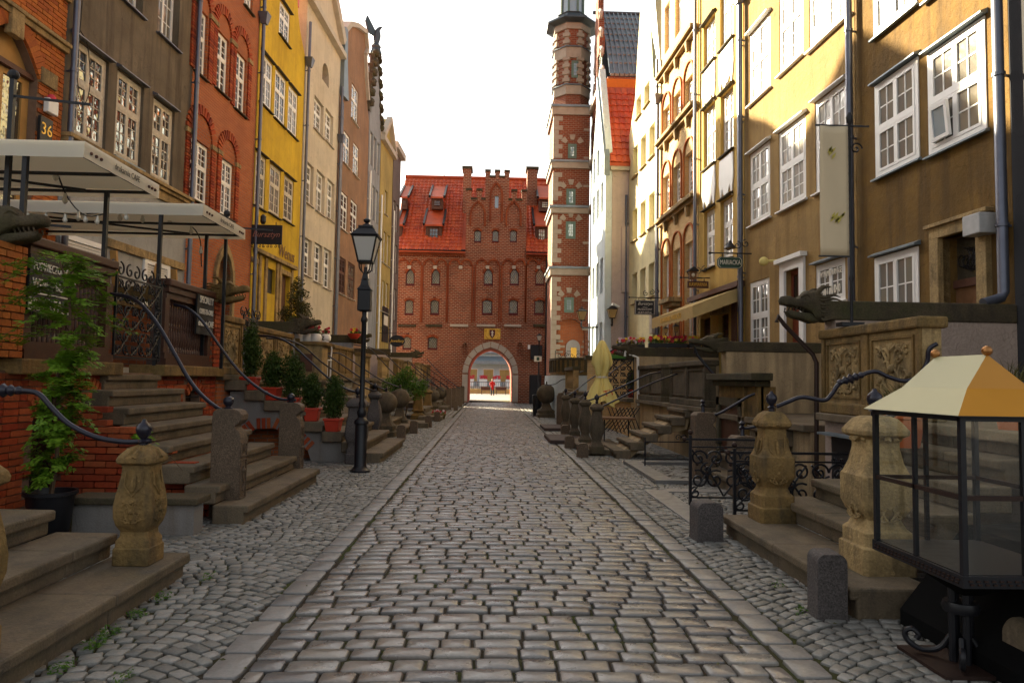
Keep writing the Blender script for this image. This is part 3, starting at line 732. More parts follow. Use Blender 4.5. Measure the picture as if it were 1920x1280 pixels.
for (x0, x1, z0, z1, k) in arches:
    b = B(); w2 = (x1-x0)/2 + .05; zc_ = z1 + .12
    n = 15
    for i in range(n):
        a = math.pi*(i+.5)/n; m0 = len(b.v); b.box(-w2*math.pi/n*.42, w2*math.pi/n*.42, -.05, .0, 0, .25)
        b.xf(Matrix.Translation(((x0+x1)/2 + w2*math.cos(a), 0, zc_ + w2*math.sin(a))) @ Matrix.Rotation(math.pi/2 - a, 4, 'Y'), m0)
    for sx in (-1, 1):
        z = z0
        while z < zc_-.08: xx = (x0+x1)/2 + sx*(w2+.11); b.box(xx-.11, xx+.11, -.05, .0, z, z+.065); z += .08
    b.build('brick_arch', M['brickpart'], h.t)
    for sx in (-1, 1): B().box((x0+x1)/2+sx*(w2+.12)-.14, (x0+x1)/2+sx*(w2+.12)+.14, -.07, -.001, zc_-.12, zc_).build('impost', M['stoneclean'], h.t)
b = B(); o_ = arch_pts(dx0-.14, dx1+.14, 1.6, dzt-.55, 8, pointed=True); b.plate(o_, [arch_pts(dx0, dx1, 1.62, dzt-.55, 8, pointed=True)], -.08, .3); b.build('door_surround', M['stoneclean'], h.t)
B().prism(arch_pts(dx0, dx1, 1.65, dzt-.55, 8, pointed=True), .22, .28).build('door', M['woodlight'], h.t)
drainpipe(h.t, -.02, 1.7, 18)
# --- yellow house
h = House('yellow_house', 'bright yellow plastered house with three columns of white windows', 'L', 478, 566, 9, H=19)
K = dict(fr='offwhite', gl='glass', ncol=2, tr=.62, grid=(2, 3), grid2=(2, 2), y=.03, sill='stonedark', hood='stonedark', fw=.08)
for a in ((524, 544, -2, 64), (488, 511, 94, 191), (515, 536, 126, 221), (540, 558, 157, 246), (475, 498, 279, 382), (505, 526, 304, 398), (532, 550, 326, 411)): h.win_px(*a, **{**K, 'fr': 'white' if a[2] < 200 else 'offwhite'})
xd = [h.p(x, 540)[0] for x in (468, 481, 499, 515, 526, 543, 552)]; zt1 = h.p(468, 489)[1]; zt2 = h.p(499, 500)[1]; zt3 = h.p(526, 512)[1]; zw = h.p(499, 548)[1]
h.holes += [rect(max(xd[0], .15), xd[1], 1.65, zt1), rect(xd[2], xd[3], zw, zt2), rect(xd[4], xd[5], 1.65, zt3)]
zz = h.p(568, 40)[1]; h.eave = 18.3
o_ = [(0, 0), (h.W, 0)] + [h.p(x, y) for x, y in ((568, 100), (566, 75), (562, 52), (559, 25), (558, 0), (556, -40))]
o_[2] = (h.W, o_[2][1]); zz = o_[2][1]; h.outline = o_ + [(h.W*.75, 23), (h.W*.5, 24.5), (h.W*.25, 23), (0, 20.5)]; h.eave = zz
h.finish('yellow', roof='lead', ridge=zz+.4)
B().box(xd[2], xd[3], .1, .13, zw, zt2).build('grille', M['black'], h.t)
for a, e, t_ in ((max(xd[0], .15), xd[1], zt1), (xd[4], xd[5], zt3)): B().box(a, e, .15, .2, 1.65, t_).build('door', M['woodwin'], h.t)
b = B()
for x in (xd[1]+.05, xd[2]-.22, xd[3]+.04, xd[4]-.22, xd[5]+.04): b.box(x, x+.18, -.06, 0, 1.65, zt2+.28)
for x0, x1, t_ in ((xd[0]+.0, xd[1], zt1), (xd[4], xd[5], zt3)): b.box(x0, x1+.02, -.05, 0, t_, t_+.16)
b.build('pilaster', M['stoneclean'], h.t, bevel=.01)
b = B(); b.box(.1, xd[5]+.35, -.16, 0, zt2+.30, zt2+.42); b.build('door_cornice', M['stoneclean'], h.t)
x_, z_ = h.p(536, 476); text('house_letters', 'Wenus', .62, M['woodlight'], h.t, (x_, -.03, z_), shear=.2, sx=.9)
drainpipe(h.t, -.02, 1.7, 19, hopper=h.p(490, 50)[1])
# --- cream house
h = House('cream_house', 'pale cream plastered house with triangular gable and small arched attic opening', 'L', 567, 633, 9, H=18)
K = dict(fr='white', gl='glass', ncol=2, tr=.6, grid=(1, 3), grid2=(1, 2), y=.13, sill='trim', fw=.07)
for a in ((589, 607, 176, 240), (610, 625, 200, 262), (572, 588, 298, 377), (593, 609, 315, 394), (613, 627, 332, 407), (569, 584, 442, 513), (589, 604, 452, 526), (607, 621, 462, 538)): h.win_px(*a, **K)
ax0, az0 = h.p(604, 148); ax1, _ = h.p(617, 148); h.holes.append(arch_pts(ax0, ax1, az0, az0+.35, 8))
zc = h.p(648, 95)[1]; zn = h.p(571, 8)[1]
h.outline = [(0, 0), (h.W, 0), (h.W, zc), (h.W*.5, zc + 1.9), (0, zc)]; h.eave = zc - 1
h.finish('cream', ridge=zc+1.5)
B().box(ax0-.1, ax1+.1, .25, .3, az0-.1, az0+1.5).build('attic_shutter', M['darkgrey'], h.t)
b = B()
for (xa, za, xb, zb_) in ((0, zc, h.W/2, zc+1.9), (h.W/2, zc+1.9, h.W, zc)): b.bar((xa, -.1, za), (xb, -.1, zb_), .22, .45)
b.box(-.1, h.W+.1, -.25, .0, zc-.75, zc-.5); b.build('gable_cornice', M['trim'], h.t)
drainpipe(h.t, .02, 1.7, 15, hopper=h.p(572, 125)[1]); drainpipe(h.t, h.W-.05, 1.7, 14.5, hopper=h.p(635, 270)[1])
# --- brown house with curved shoulder gable
h = House('brown_house', 'reddish brown plastered house with dark framed lower windows and a scrolled gable', 'L', 634, 690, 9, H=14)
K = dict(fr='white', gl='glass', ncol=2, tr=.6, grid=(1, 3), grid2=(1, 2), y=.05, sill='trim', fw=.07)
for a in ((659, 672, 152, 221), (644, 656, 242, 304), (662, 673, 264, 324), (639, 652, 356, 427), (657, 670, 371, 437)): h.win_px(*a, **K)
for a in ((636, 648, 479, 549), (652, 665, 489, 557)): h.win_px(*a, **{**K, 'fr': 'woodwin', 'grid': (2, 3), 'grid2': (2, 2)})
o_ = [h.p(x, y) for x, y in ((690, 225), (688, 190), (685, 150), (683, 105), (687, 95), (684, 62), (668, 50), (655, 47), (644, 60), (643, 100), (645, 130), (641, 160), (637, 175))]
o_ = [(min(max(x, 0), h.W), z) for x, z in o_]; o_[0] = (h.W, o_[0][1]); o_[-1] = (0, o_[-1][1])
h.outline = [(0, 0), (h.W, 0)] + o_; h.eave = min(o_[0][1], o_[-1][1]) - .4; h.finish('brown', ridge=h.eave+3.2)
b = B(); top = o_[4:8]
for i in range(1, len(o_)-3): b.bar((o_[i][0], .1, o_[i][1]+.05), (o_[i+1][0], .1, o_[i+1][1]+.05), .5, .22)
b.build('gable_coping', M['trim'], h.t)
b = B(); xs_, zs_ = h.p(637, 178); b.prism([(0, zs_), (.9, zs_+.1), (.55, zs_+1.6), (.45, zs_+3.2), (.1, zs_+3.2), (0, zs_+2)], -.16, .2); b.build('roof_scroll', M['lead'], h.t)
drainpipe(h.t, .02, 1.7, h.eave)
# --- ornate grey house with the eagle
h = House('ornate_grey_house', 'narrow blue grey house with dark carved stepped gable topped by a bird statue', 'L', 691, 713, 8, H=13.5)
for r_, (t_, b_) in enumerate(((240, 305), (338, 405), (440, 505))):
    for k_ in range(3):
        wx = h.W*(.10 + .30*k_); zt_ = h.p(692, t_)[1]; zb_ = h.p(692, b_)[1]; h.add_win(wx, wx+h.W*.22, zb_, zt_, fr='white', gl='glass', ncol=2, tr=.6, grid=(1, 3), grid2=(1, 1), y=.12, fw=.07)
zt = h.p(700, 85)[1]; ze = h.p(712, 240)[1]; st_ = 6; o_ = [(h.W, ze)]
for i in range(st_): f_ = 1 - (i+1)/(st_+1)*.85; z_ = ze + (zt-ze)*(i+1)/st_; o_ += [(h.W/2 + h.W/2*(1-(i)/(st_+1)*.95), ze + (zt-ze)*(i+.55)/st_), (h.W/2 + h.W/2*(1-(i+1)/(st_+1)*.95), ze + (zt-ze)*(i+.75)/st_)]
o_ += [(h.W/2, zt)] + [(h.W - x, z) for x, z in o_[::-1]]
h.outline = [(0, 0), (h.W, 0)] + o_; h.eave = ze; h.finish('bluegrey', roof='tilegreen', ridge=zt-1)
b = B()
for i in range(0, len(o_)-1):
    if abs(o_[i][0]-o_[i+1][0]) + abs(o_[i][1]-o_[i+1][1]) > .05: b.bar((o_[i][0], .1, o_[i][1]), (o_[i+1][0], .1, o_[i+1][1]), .55, .2)
    b.sphere((o_[i][0], .0, o_[i][1]+.12), .20, 8, 6)
b.build('carved_coping', M['stonedark'], h.t, True)
b = B(); zt2 = h.p(703, 84)[1]; cx = h.W/2; b.lathe([(.35, zt), (.25, zt+.3), (.3, zt+.4), (.16, zt+.6)], cx, .1, 8)
b.tube(catmull([(cx, .1, zt+.55), (cx+.05, .08, zt+1.0), (cx-.02, .0, zt+1.35), (cx+.0, -.2, zt+1.55)], 4), [.16,.17,.2,.22,.23,.22,.2,.17,.13,.11,.09,.07,.05][:13], 8)
for sx in (-1, 1):
    b.add([(cx+sx*.1, .1, zt+.9), (cx+sx*.12, .12, zt+1.3), (cx+sx*.55, .45, zt+1.9), (cx+sx*.75, .5, zt+1.5), (cx+sx*.5, .4, zt+1.0), (cx+sx*.1, .2, zt+.9), (cx+sx*.12, .22, zt+1.3), (cx+sx*.55, .52, zt+1.9), (cx+sx*.75, .57, zt+1.5), (cx+sx*.5, .47, zt+1.0)],
          [(0,1,2,3,4), (9,8,7,6,5), (0,5,6,1), (1,6,7,2), (2,7,8,3), (3,8,9,4), (4,9,5,0)])
b.build('bird_statue', M['tilegreen'], h.t, True)
drainpipe(h.t, .0, 1.7, 12.5, mat='white')
# --- mustard and last dark houses
h = House('mustard_house', 'mustard plastered house with triangular pediment near the brick gate, left row', 'L', 714, 737, 8, H=12)
for (t_, b_) in ((347, 394), (428, 490), (524, 583)):
    for k_ in range(3):
        if t_ == 347 and k_ != 1: continue
        wx = h.W*(.10 + .29*k_); h.add_win(wx, wx+h.W*.22, h.p(716, b_)[1], h.p(716, t_)[1], fr='white', gl='glass', ncol=1, tr=None, grid=(2, 4), y=.12, fw=.06, sill='trim')
ze = h.p(737, 290)[1]; h.outline = [(0,0), (h.W,0), (h.W, ze), (h.W/2, ze+1.6), (0, ze)]; h.eave = ze-.3; h.finish('mustard', ridge=ze+1.2)
b = B(); b.bar((0, -.1, ze), (h.W/2, -.1, ze+1.6), .3, .3); b.bar((h.W, -.1, ze), (h.W/2, -.1, ze+1.6), .3, .3); b.box(-.1, h.W+.1, -.25, 0, ze-.3, ze); b.build('pediment', M['trim'], h.t)
x0, z0 = h.p(716, 608); x1, z1 = h.p(727, 588); sg = B().box(x0, x1, -.06, -.001, z0-1.0, z1+.3).build('notice_board', M['signblack'], h.t)
B().box(x0+.25, x1-.25, -.07, -.06, z0, z1-.2).build('notice', M['letter'], sg)
drainpipe(h.t, .0, 1.7, 12, mat='white')
h = House('dark_grey_house', 'dark grey narrow house beside the brick gate at the far end of the left row', 'L', 738, 752, 8, H=12)
for (t_, b_) in ((375, 430), (455, 510), (540, 600)):
    for k_ in range(2): wx = h.W*(.14 + .42*k_); h.add_win(wx, wx+h.W*.3, h.p(739, b_)[1], h.p(739, t_)[1], fr='white', gl='glass', ncol=2, tr=.6, grid=(1, 3), grid2=(1, 1), y=.12, fw=.06)
h.H = h.p(752, 300)[1]; h.finish('darkgrey', roof='lead'); b = B(); b.box(-.15, h.W+.15, -.3, .2, h.H-.05, h.H+.35); b.build('cornice', M['trim'], h.t); drainpipe(h.t, .0, 1.7, 12, mat='white')
# ================================================================== RIGHT ROW
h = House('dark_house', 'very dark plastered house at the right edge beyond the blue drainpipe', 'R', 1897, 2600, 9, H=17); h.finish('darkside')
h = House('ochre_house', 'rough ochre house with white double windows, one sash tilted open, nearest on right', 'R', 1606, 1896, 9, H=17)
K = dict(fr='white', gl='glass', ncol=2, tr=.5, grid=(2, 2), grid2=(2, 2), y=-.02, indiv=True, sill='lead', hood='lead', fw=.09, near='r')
for a in ((1642, 1724, 105, 297), (1741, 1850, 28, 243)): h.win_px(*a, **K)
h.win_px(1642, 1724, 461, 590, **{**K, 'tr': None})
w0 = h.win[0]; w1 = h.win[1]
for w_ in (w0, w1): h.add_win(w_[0], w_[1], w_[3]+.9, w_[3]+3.3, **{k: v for k, v in K.items() if k != 'near'})
xa, za = h.p(1768, 470); xb, zb = h.p(1838, 411); _, zt = h.p(1768, 447)
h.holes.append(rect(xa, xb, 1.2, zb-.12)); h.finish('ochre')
b = B(); b.box(xa-.2, xa, -.09, .12, 1.2, zb-.12); b.box(xb, xb+.2, -.09, .12, 1.2, zb-.12); b.box(xa-.2, xb+.2, -.09, .12, zb-.12, zb+.06); b.box(xa-.27, xb+.27, -.14, .0, zb+.06, zb+.12); b.build('door_surround', M['stoneclean'], h.t, bevel=.01)
_, zm = h.p(1800, 530); dd = B().box(xa, xb, .2, .25, 1.2, zm).build('door', M['woodlight'], h.t); B().box(xa, xb, .16, .26, zm-.04, zm+.08).build('door_transom', M['woodwin'], dd)
b = B(); b.box(xa, xb, .23, .24, zm+.08, zb-.12); b.build('pane', M['glassold'], h.t)
b = B()
for i in range(14):
    cx_, cz_ = rnd.uniform(xa+.15, xb-.15), rnd.uniform(zm+.2, zb-.3); pts = []
    for k in range(14): a = k*.6; r_ = .03+.012*k; pts.append((cx_+r_*math.cos(a), .20, cz_+r_*math.sin(a)))
    b.tube(pts, .009, 4)
b.build('door_grille', M['black'], h.t, True)
x0, z0 = h.p(1841, 446); x1, z1 = h.p(1874, 398); B().box(min(x0,x1), max(x0,x1), -.30, -.02, z0, z1).build('electric_box', M['ironbox'], h.t, bevel=.015)
drainpipe(h.t, h.W-.03, 2.9, 17, foot=True, r=.07); drainpipe(h.t, .0, 1.2, 17, r=.065)
# tilted open sash on the big window
x0, x1, z0, z1, _k = w1; xm = (x0+x1)/2; b = B(); a, e, f, g = x0+.16, xm-.06, z0+.16, z0+(z1-z0)*.5-.12
b.plate(rect(a, e, 0, g-f), [rect(a+.06, e-.06, .06, g-f-.06)], -.05, 0); o = b.build('open_sash', M['white'], h.t, loc=(0, -.04, f)); o.rotation_euler = (R(5), 0, 0)
B().box(a+.05, e-.05, -.03, -.025, .05, g-f-.05).build('pane', M['glassblue'], o)
# --- tan house
h = House('tan_house', 'sunlit tan roughcast house with white windows behind the hanging banner, right row', 'R', 1396, 1605, 9, H=17)
K = dict(fr='white', gl='glass', ncol=2, tr=.52, grid=(2, 3), grid2=(2, 2), y=.02, indiv=True, sill='white', hood='white', fw=.09, near='r')
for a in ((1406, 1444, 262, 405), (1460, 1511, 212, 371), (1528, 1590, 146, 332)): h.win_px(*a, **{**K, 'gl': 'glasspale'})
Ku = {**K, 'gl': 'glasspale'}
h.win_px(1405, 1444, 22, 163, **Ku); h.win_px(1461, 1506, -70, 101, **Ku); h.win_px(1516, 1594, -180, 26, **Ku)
h.win_px(1406, 1443, 519, 660, **{**K, 'hood': None})
h.win_px(1529, 1585, 481, 561, **{**K, 'tr': None, 'grid': (2, 2), 'hood': 'lead'}); wn = h.win[-1]
xa, _ = h.p(1474, 520); xb, _ = h.p(1502, 520); _, zb = h.p(1502, 500); h.holes.append(rect(xa, xb, 1.2, zb)); h.finish('tan')
b = B(); b.plate(rect(xa-.22, xb+.2, 1.2, zb+.2), [rect(xa, xb, 1.21, zb)], -.06, .0); b.box(xa-.3, xb+.28, -.16, -.0, zb+.2, zb+.3); b.build('door_surround', M['white'], h.t)
dd = B().box(xa, xb, .15, .2, 1.2, 3.2).build('door', M['doorred'], h.t); b = B(); b.plate(rect(xa, xb, 3.2, zb), [rect(xa+.08, (xa+xb)/2-.04, 3.3, zb-.1), rect((xa+xb)/2+.04, xb-.08, 3.3, zb-.1)], .12, .18); b.build('door_frame', M['doorred'], dd); B().box(xa+.05, xb-.05, .145, .15, 3.3, zb-.1).build('pane', M['glass'], dd)
x0, x1, z0, z1, _ = wn
for i, s_ in enumerate(('WYN', 'AJME', 'LOKAL', 'UWAGE')): text('window_letters', s_, .17, M['letter'], h.t, (x0+.2+(x1-x0-.4)*(i+.5)/4 - .0, -.0, z0+(z1-z0)*.72), sx=.55)
for i, s_ in enumerate(('+48', '517', '501', '040')): text('window_letters', s_, .24, M['letter'], h.t, (x0+.2+(x1-x0-.4)*(i+.5)/4, -.0, z0+(z1-z0)*.30), sx=.62)
xl, zl = h.p(1455, 490); b = B(); b.sphere((xl-.05, -.28, zl), .11, 12, 8); b.tube([(xl+.12, -.02, zl), (xl+.02, -.22, zl)], .03, 6); b.build('wall_lamp', M['umbrella'], h.t, True)
drainpipe(h.t, .03, 1.5, 17, hopper=h.p(1395, 10)[1], r=.065)
# --- golden house
h = House('golden_house', 'golden house with white drapery reliefs below its windows, above the brown awning', 'R', 1310, 1394, 9, H=17)
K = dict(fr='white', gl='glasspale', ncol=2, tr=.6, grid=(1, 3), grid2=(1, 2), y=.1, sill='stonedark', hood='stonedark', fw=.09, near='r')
ws = []
for a in ((1319, 1341, 186, 302), (1351, 1375, 157, 276), (1319, 1341, 22, 107), (1350, 1375, -60, 66), (1320, 1340, 386, 497), (1351, 1374, 364, 480)): h.win_px(*a, **K); ws.append(h.win[-1])
sx = [h.p(x, 580)[0] for x in (1313, 1332, 1347, 1366)]; zs = h.p(1366, 585)[1]
for a, e in ((sx[0], sx[1]), (sx[2], sx[3])): h.holes.append(rect(a, e, 1.9, zs))
h.finish('gold')
for (x0, x1, z0, z1, _) in ws[:4]:
    b = B(); n = 7; pts = [(x1+.02, z0-.12), (x0-.02, z0-.12), (x0-.05, z0-.8)]
    for i in range(n): t = (i+.5)/n; pts.append((x0+(x1-x0)*t, z0-1.25+.18*(i % 2)+.12*math.sin(i*1.7)))
    pts.append((x1+.05, z0-.75)); b.prism(pts, -.035, -.001); b.build('drapery_relief', M['white'], h.t)
for a, e in ((sx[0], sx[1]), (sx[2], sx[3])):
    b = B(); z = 1.9
    while z < zs-.05: b.add([(a, .10, z), (e, .10, z), (e, .14, z+.05), (a, .14, z+.05)], [(0,1,2,3)]); z += .07
    stuff(b.build('shutter_slats', M['woodwin'], h.t)); B().box(a, e, .16, .18, 1.9, zs).build('shutter_back', M['woodwin'], h.t)
B().box(sx[2]-.1, sx[3]+.1, -.22, .0, zs-.02, zs+.33).build('shutter_box', M['stoneclean'], h.t, bevel=.02)
xm, zm = h.p(1379, 590); b = B(); b.prism([(xm-.13, zm-.9), (xm+.13, zm-.9), (xm+.13, zm+.3), (xm+.08, zm+.55), (xm-.08, zm+.55), (xm-.13, zm+.3)], -.07, -.002); b.build('menu_board', M['woodwin'], h.t)
xq, zq = h.p(1341, 480); drainpipe(h.t, .03, 1.5, 17); drainpipe(h.t, h.W+.02, 3.5, 17, r=.05)
# shop awning, with the writing on its valance
fA = h.f; aw = thing('shop_awning', 'brown and cream shop awning with gold lettering on the golden house', 'awning', fA.o, fA.a)
x0, zt = h.p(1300, 590); x1, ztr = h.p(1392, 540); x0 = h.p(1300, 560)[0]; ztop = h.p(1392, 537)[1]; drop = .55
b = B(); L_ = 1.35; ye = -L_; zt = ztop
b.add([(x0, 0, zt), (x1, 0, zt), (x1, ye, zt-drop), (x0, ye, zt-drop), (x0, .01, zt-.02), (x1, .01, zt-.02), (x1, ye+.01, zt-drop-.02), (x0, ye+.01, zt-drop-.02)], [(0,3,2,1), (4,5,6,7), (0,1,5,4), (1,2,6,5), (2,3,7,6), (3,0,4,7)])
b.build('awning_cloth', M['shoprose'], aw)
vb = B(); pts = [(x0, zt-drop), (x1, zt-drop)]; n = 22
for i in range(n+1): t = 1-i/n; pts.append((x0+(x1-x0)*t, zt-drop-.30-.05*abs(math.sin(i*math.pi/2))))
vb.prism(pts, ye-.006, ye); va = vb.build('valance', M['shoprose'], aw); text('valance_letters', 'KAWIARNIA MARIACKA', .23, M['gilt'], va, ((x0+x1)/2, ye-.012, zt-drop-.17), sx=.8)
vb = B(); vb.add([(x1, 0, zt), (x1, ye, zt-drop), (x1, ye, zt-drop-.32), (x1, 0, zt-.35)], [(0,1,2,3)]); vb.build('side_flap', M['shoprose'], aw)
vb = B(); vb.box(x0-.05, x1+.15, -.2, -.0, zt+.0, zt+.14); vb.build('awning_box', M['woodwin'], aw)
# --- brick house with tall blind arches
h = House('arched_brick_house', 'sunlit brick house with tall blind arches and projecting cornices, right row', 'R', 1239, 1308, 9, H=18)
zc = [h.p(1300, y)[1] for y in (375, 206, 63)]
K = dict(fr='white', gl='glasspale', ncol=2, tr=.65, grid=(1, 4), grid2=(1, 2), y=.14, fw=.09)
bays = [(h.W*(.06+.31*k_), h.W*(.06+.31*k_)+h.W*.25) for k_ in range(3)]; arch = []
for za, zb_ in ((zc[0]+.35, zc[1]-.55), (zc[1]+.35, zc[2]-.55)):
    for a, e in bays: h.add_win(a+.05, e-.05, za, zb_-.75, **K); arch.append((a, e, za, zb_-.75))
zg = h.p(1300, 600)[1]
for k_, (a, e) in enumerate(bays):
    h.add_win(a+.12, e-.12, 2.6 if k_ != 1 else 4.6, zc[0]-1.3, **K); arch.append((a, e, 3, zc[0]-1.2))
for a, e in bays[:2]: h.add_win(a+.2, e-.2, zc[2]+.8, zc[2]+2.6, **K)
dh = arch_pts(bays[1][0]+.1, bays[1][1]-.1, 1.7, 3.6, 8); h.holes.append(dh); h.finish('brickright')
for (a, e, z0, z1) in arch:
    b = B(); n = 12; r_ = (e-a)/2
    for i in range(n+1):
        t = math.pi*i/n; b_ = t
    pts = [((a+e)/2 + r_*math.cos(math.pi*i/n), -.03, z1 + r_*math.sin(math.pi*i/n)) for i in range(n+1)]
    pts = [(e, -.03, z0)] + pts + [(a, -.03, z0)]
    for p_, q_ in zip(pts, pts[1:]): b.bar(p_, q_, .06, .05)
    b.build('blind_arch', M['orangepart'], h.t)
for z in zc:
    b = B(); b.box(-.02, h.W+.02, -.26, 0, z, z+.12); b.box(0, h.W, -.15, 0, z-.12, z)
    for k_ in range(3): b.tbox(h.W*(.2+.3*k_), -.07, z-.45, z-.12, .10, .08, .2, .16)
    b.build('string_course', M['stoneclean'], h.t, bevel=.01)
B().box(bays[1][0]+.1, bays[1][1]-.1, .2, .25, 1.7, 4.4).build('door', M['doorred'], h.t)
b = B(); b.box(bays[1][0]-.1, bays[1][1]+.1, -.5, 0, 4.35, 4.5); b.box(bays[1][0], bays[1][1], -.35, 0, 4.2, 4.35); b.build('door_hood', M['stoneclean'], h.t)
b = B(); ze = zc[2]+2.4; b.prism([(0, zc[2]), (h.W, zc[2])] + [(h.W*(1-t/12), ze+ (2.8*math.sin(math.pi*t/12)) + .25*(t % 2)) for t in range(13)], .0, .3)
drainpipe(h.t, .03, 1.5, 12.5, hopper=12.2)
# --- pale yellow house
h = House('pale_yellow_house', 'pale lemon plastered house between the pink side wall and the arched brick house', 'R', 1180, 1238, 9, H=13.5)
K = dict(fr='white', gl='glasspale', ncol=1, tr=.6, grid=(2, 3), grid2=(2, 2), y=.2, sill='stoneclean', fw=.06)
rows = [(h.p(1224, 554)[1], h.p(1224, 492)[1]), (h.p(1224, 424)[1], h.p(1224, 360)[1]), (h.p(1224, 292)[1], h.p(1224, 232)[1]), (h.p(1224, 180)[1], h.p(1224, 140)[1])]
for i, (za, zb_) in enumerate(rows):
    for k_ in range(3):
        if i == 3 and k_ == 2: continue
        a = h.W*(.14+.27*k_) + (.5 if i == 3 else 0); h.add_win(a, a+h.W*.17, za, zb_, **K)
for k_ in (1, 2): a = h.W*(.62-.27*k_); h.add_win(a, a+h.W*.13, 2.0, 3.0, **{**K, 'sill': None})
xd, _ = h.p(1227, 600); h.holes.append(arch_pts(xd-.45, xd+.45, 1.5, 3.1, 8))
ze = h.p(1236, 60)[1]; h.outline = [(0, 0), (h.W, 0), (h.W, ze-2.0), (h.W*.8, ze-1.5), (h.W*.7, ze+1), (h.W*.6, ze+3), (h.W*.4, ze+3), (h.W*.28, ze+.8), (h.W*.2, ze-1.2), (0, ze-2.4)]; h.eave = ze-3; h.finish('lemon', ridge=ze)
B().box(xd-.45, xd+.45, .2, .24, 1.5, 3.6).build('door', M['woodwin'], h.t)
b = B(); b.prism([(h.W*.70, ze+1), (h.W, ze-2), (h.W, ze-1.6), (h.W*.78, ze+2.6), (h.W*.62, ze+3.1)], .0, 4); b.build('roof_scroll', M['lead'], h.t)
drainpipe(h.t, .02, 1.5, 10); drainpipe(h.t, h.W-.02, 1.5, 14)
xs_, zs_ = h.p(1234, 604); B().box(xs_-.18, xs_+.18, -.3, -.02, zs_-.45, zs_+.4).build('meter_box', M['trim'], h.t, bevel=.03)
# --- blue white and pink house: front X=6.1, side wall at Y=30.7
hs = thing('pink_sided_house', 'pale blue fronted house with bare pinkish side wall and steep red tiled roof', 'house', (0, 0, 0), 0, 'tall gabled houses lining the street')
xw = P(1134, 500, 30.7).x; x2 = P(1180, 500, 30.7).x + 6; zt = P(1165, 320, 30.7).z; yb = 35.0
fs = Frame(xw, yb, math.atan2(-1, 0)); W_ = yb - 30.7
ft = bpy.data.objects.new('house_front', None); col.objects.link(ft); 
holes = []; wins = []
for (y0_, y1_) in ((250, 305), (330, 390), (478, 545), (405, 440), (600, 690)):
    for k_ in range(3):
        z1_ = P(1134, y0_, 30.7).z; z0_ = P(1134, y1_, 30.7).z
        if y0_ == 405: continue
        a = W_*(.1+.3*k_); holes.append(rect(a, a+.75, z0_, z1_)); wins.append((a, a+.75, z0_, z1_))
zk = P(1134, 150, 30.7).z
b = B(); b.plate([(0, 0), (W_, 0), (W_, zt+1.0), (W_*.5, zk+1.5), (0, zt+1)], holes, 0, .3); bpy.data.objects.remove(ft)
fo = b.build('front_wall', M['sky'], hs, loc=fs.o, rz=fs.a)
for w_ in wins: window(fo, *w_, fr='white', gl='glass', ncol=1, tr=.6, grid=(2, 3), grid2=(2, 2), y=.12, fw=.06)
b = B(); b.box(xw+.31, x2, 30.7, yb, 0, zt); b.build('side_wall', M['pink'], hs)
b = B(); b.box(P(1165, 500, 30.7).x, x2, 30.62, 30.7, P(1165, 548, 30.7).z, P(1165, 425, 30.7).z); b.build('blind_panel', M['pink'], hs)
b = B(); b.box(xw+.2, x2, 30.52, 30.7, zt-.02, zt+.3); b.build('eaves', M['trim'], hs)
# tiled roof slope facing the camera: rises away from Y=30.7
rl = P(1142, 320, 30.7).x; ridge = P(1160, 164, 33.0).z
def tile_roof(parent, x0, x1, y0, z0, y1, z1, tw=.24, tl=.34, name='roof_tiles', mat='tile', holes=()):
    """pantiles as real geometry, slope rising from (y0,z0) to (y1,z1)"""
    L = math.hypot(y1-y0, z1-z0); uy, uz = (y1-y0)/L, (z1-z0)/L; ny, nz = -uz, uy
    if nz < 0: ny, nz = -ny, -nz
    b = B(); nr = int(L/tl); nc = int((x1-x0)/tw); prof = [(0, .0), (.2, .035), (.45, .05), (.7, .02), (1, .0)]
    for r_ in range(nr):
        s0, s1 = r_*tl, (r_+1)*tl + .03
        for c in range(nc):
            xa = x0 + c*tw; cxm = xa + tw/2; sm = (s0+s1)/2; zz_ = z0+uz*sm
            if any(a < cxm < e and f < zz_ < g for a, e, f, g in holes): continue
            jt = rnd.uniform(-.006, .008); vs = []
            for s_, lift in ((s0, .05), (s1, .012)):
                for t, hh in prof: l_ = lift + hh + jt; vs.append((xa + t*tw, y0 + uy*s_ + ny*l_, z0 + uz*s_ + nz*l_))
            vs += [(v_[0], v_[1] - ny*.05, v_[2] - nz*.05) for v_ in vs[:5]]
            b.add(vs, [(i, i+1, i+6, i+5) for i in range(4)] + [(i+10, i+11, i+1, i) for i in range(4)])
    o = b.build(name, M[mat], parent); o['kind'] = 'stuff'
    B().add([(x0, y0, z0-.0), (x1, y0, z0), (x1, y1, z1), (x0, y1, z1), (x0, y0, z0-.15), (x1, y0, z0-.15), (x1, y1, z1-.15), (x0, y1, z1-.15)],
            [(0,1,2,3), (7,6,5,4), (0,4,5,1), (2,6,7,3), (0,3,7,4), (1,5,6,2)]).build('roof_deck', M['tile'], parent)
tile_roof(hs, rl, x2, 30.5, zt+.3, 33.0, ridge, .3, .42)
b = B(); b.add([(xw-.1, 30.5, zt+.6), (rl, 30.5, zt+.6), (rl, 33.0, ridge+.5), (xw-.1, 33.0, ridge+.5), (xw-.1, 30.5, zt-.3), (rl, 30.5, zt-.3), (rl, 33.0, ridge-.8), (xw-.1, 33.0, ridge-.8)], [(0,1,2,3), (7,6,5,4), (0,4,5,1), (2,6,7,3), (0,3,7,4), (1,5,6,2)]); b.build('parapet', M['lead'], hs)
b = B(); b.box(rl+.15, x2, 33.1, 34.9, ridge-2.5, P(1160, 148, 33.1).z); b.build('orange_dormer_wall', M['orange'], hs)
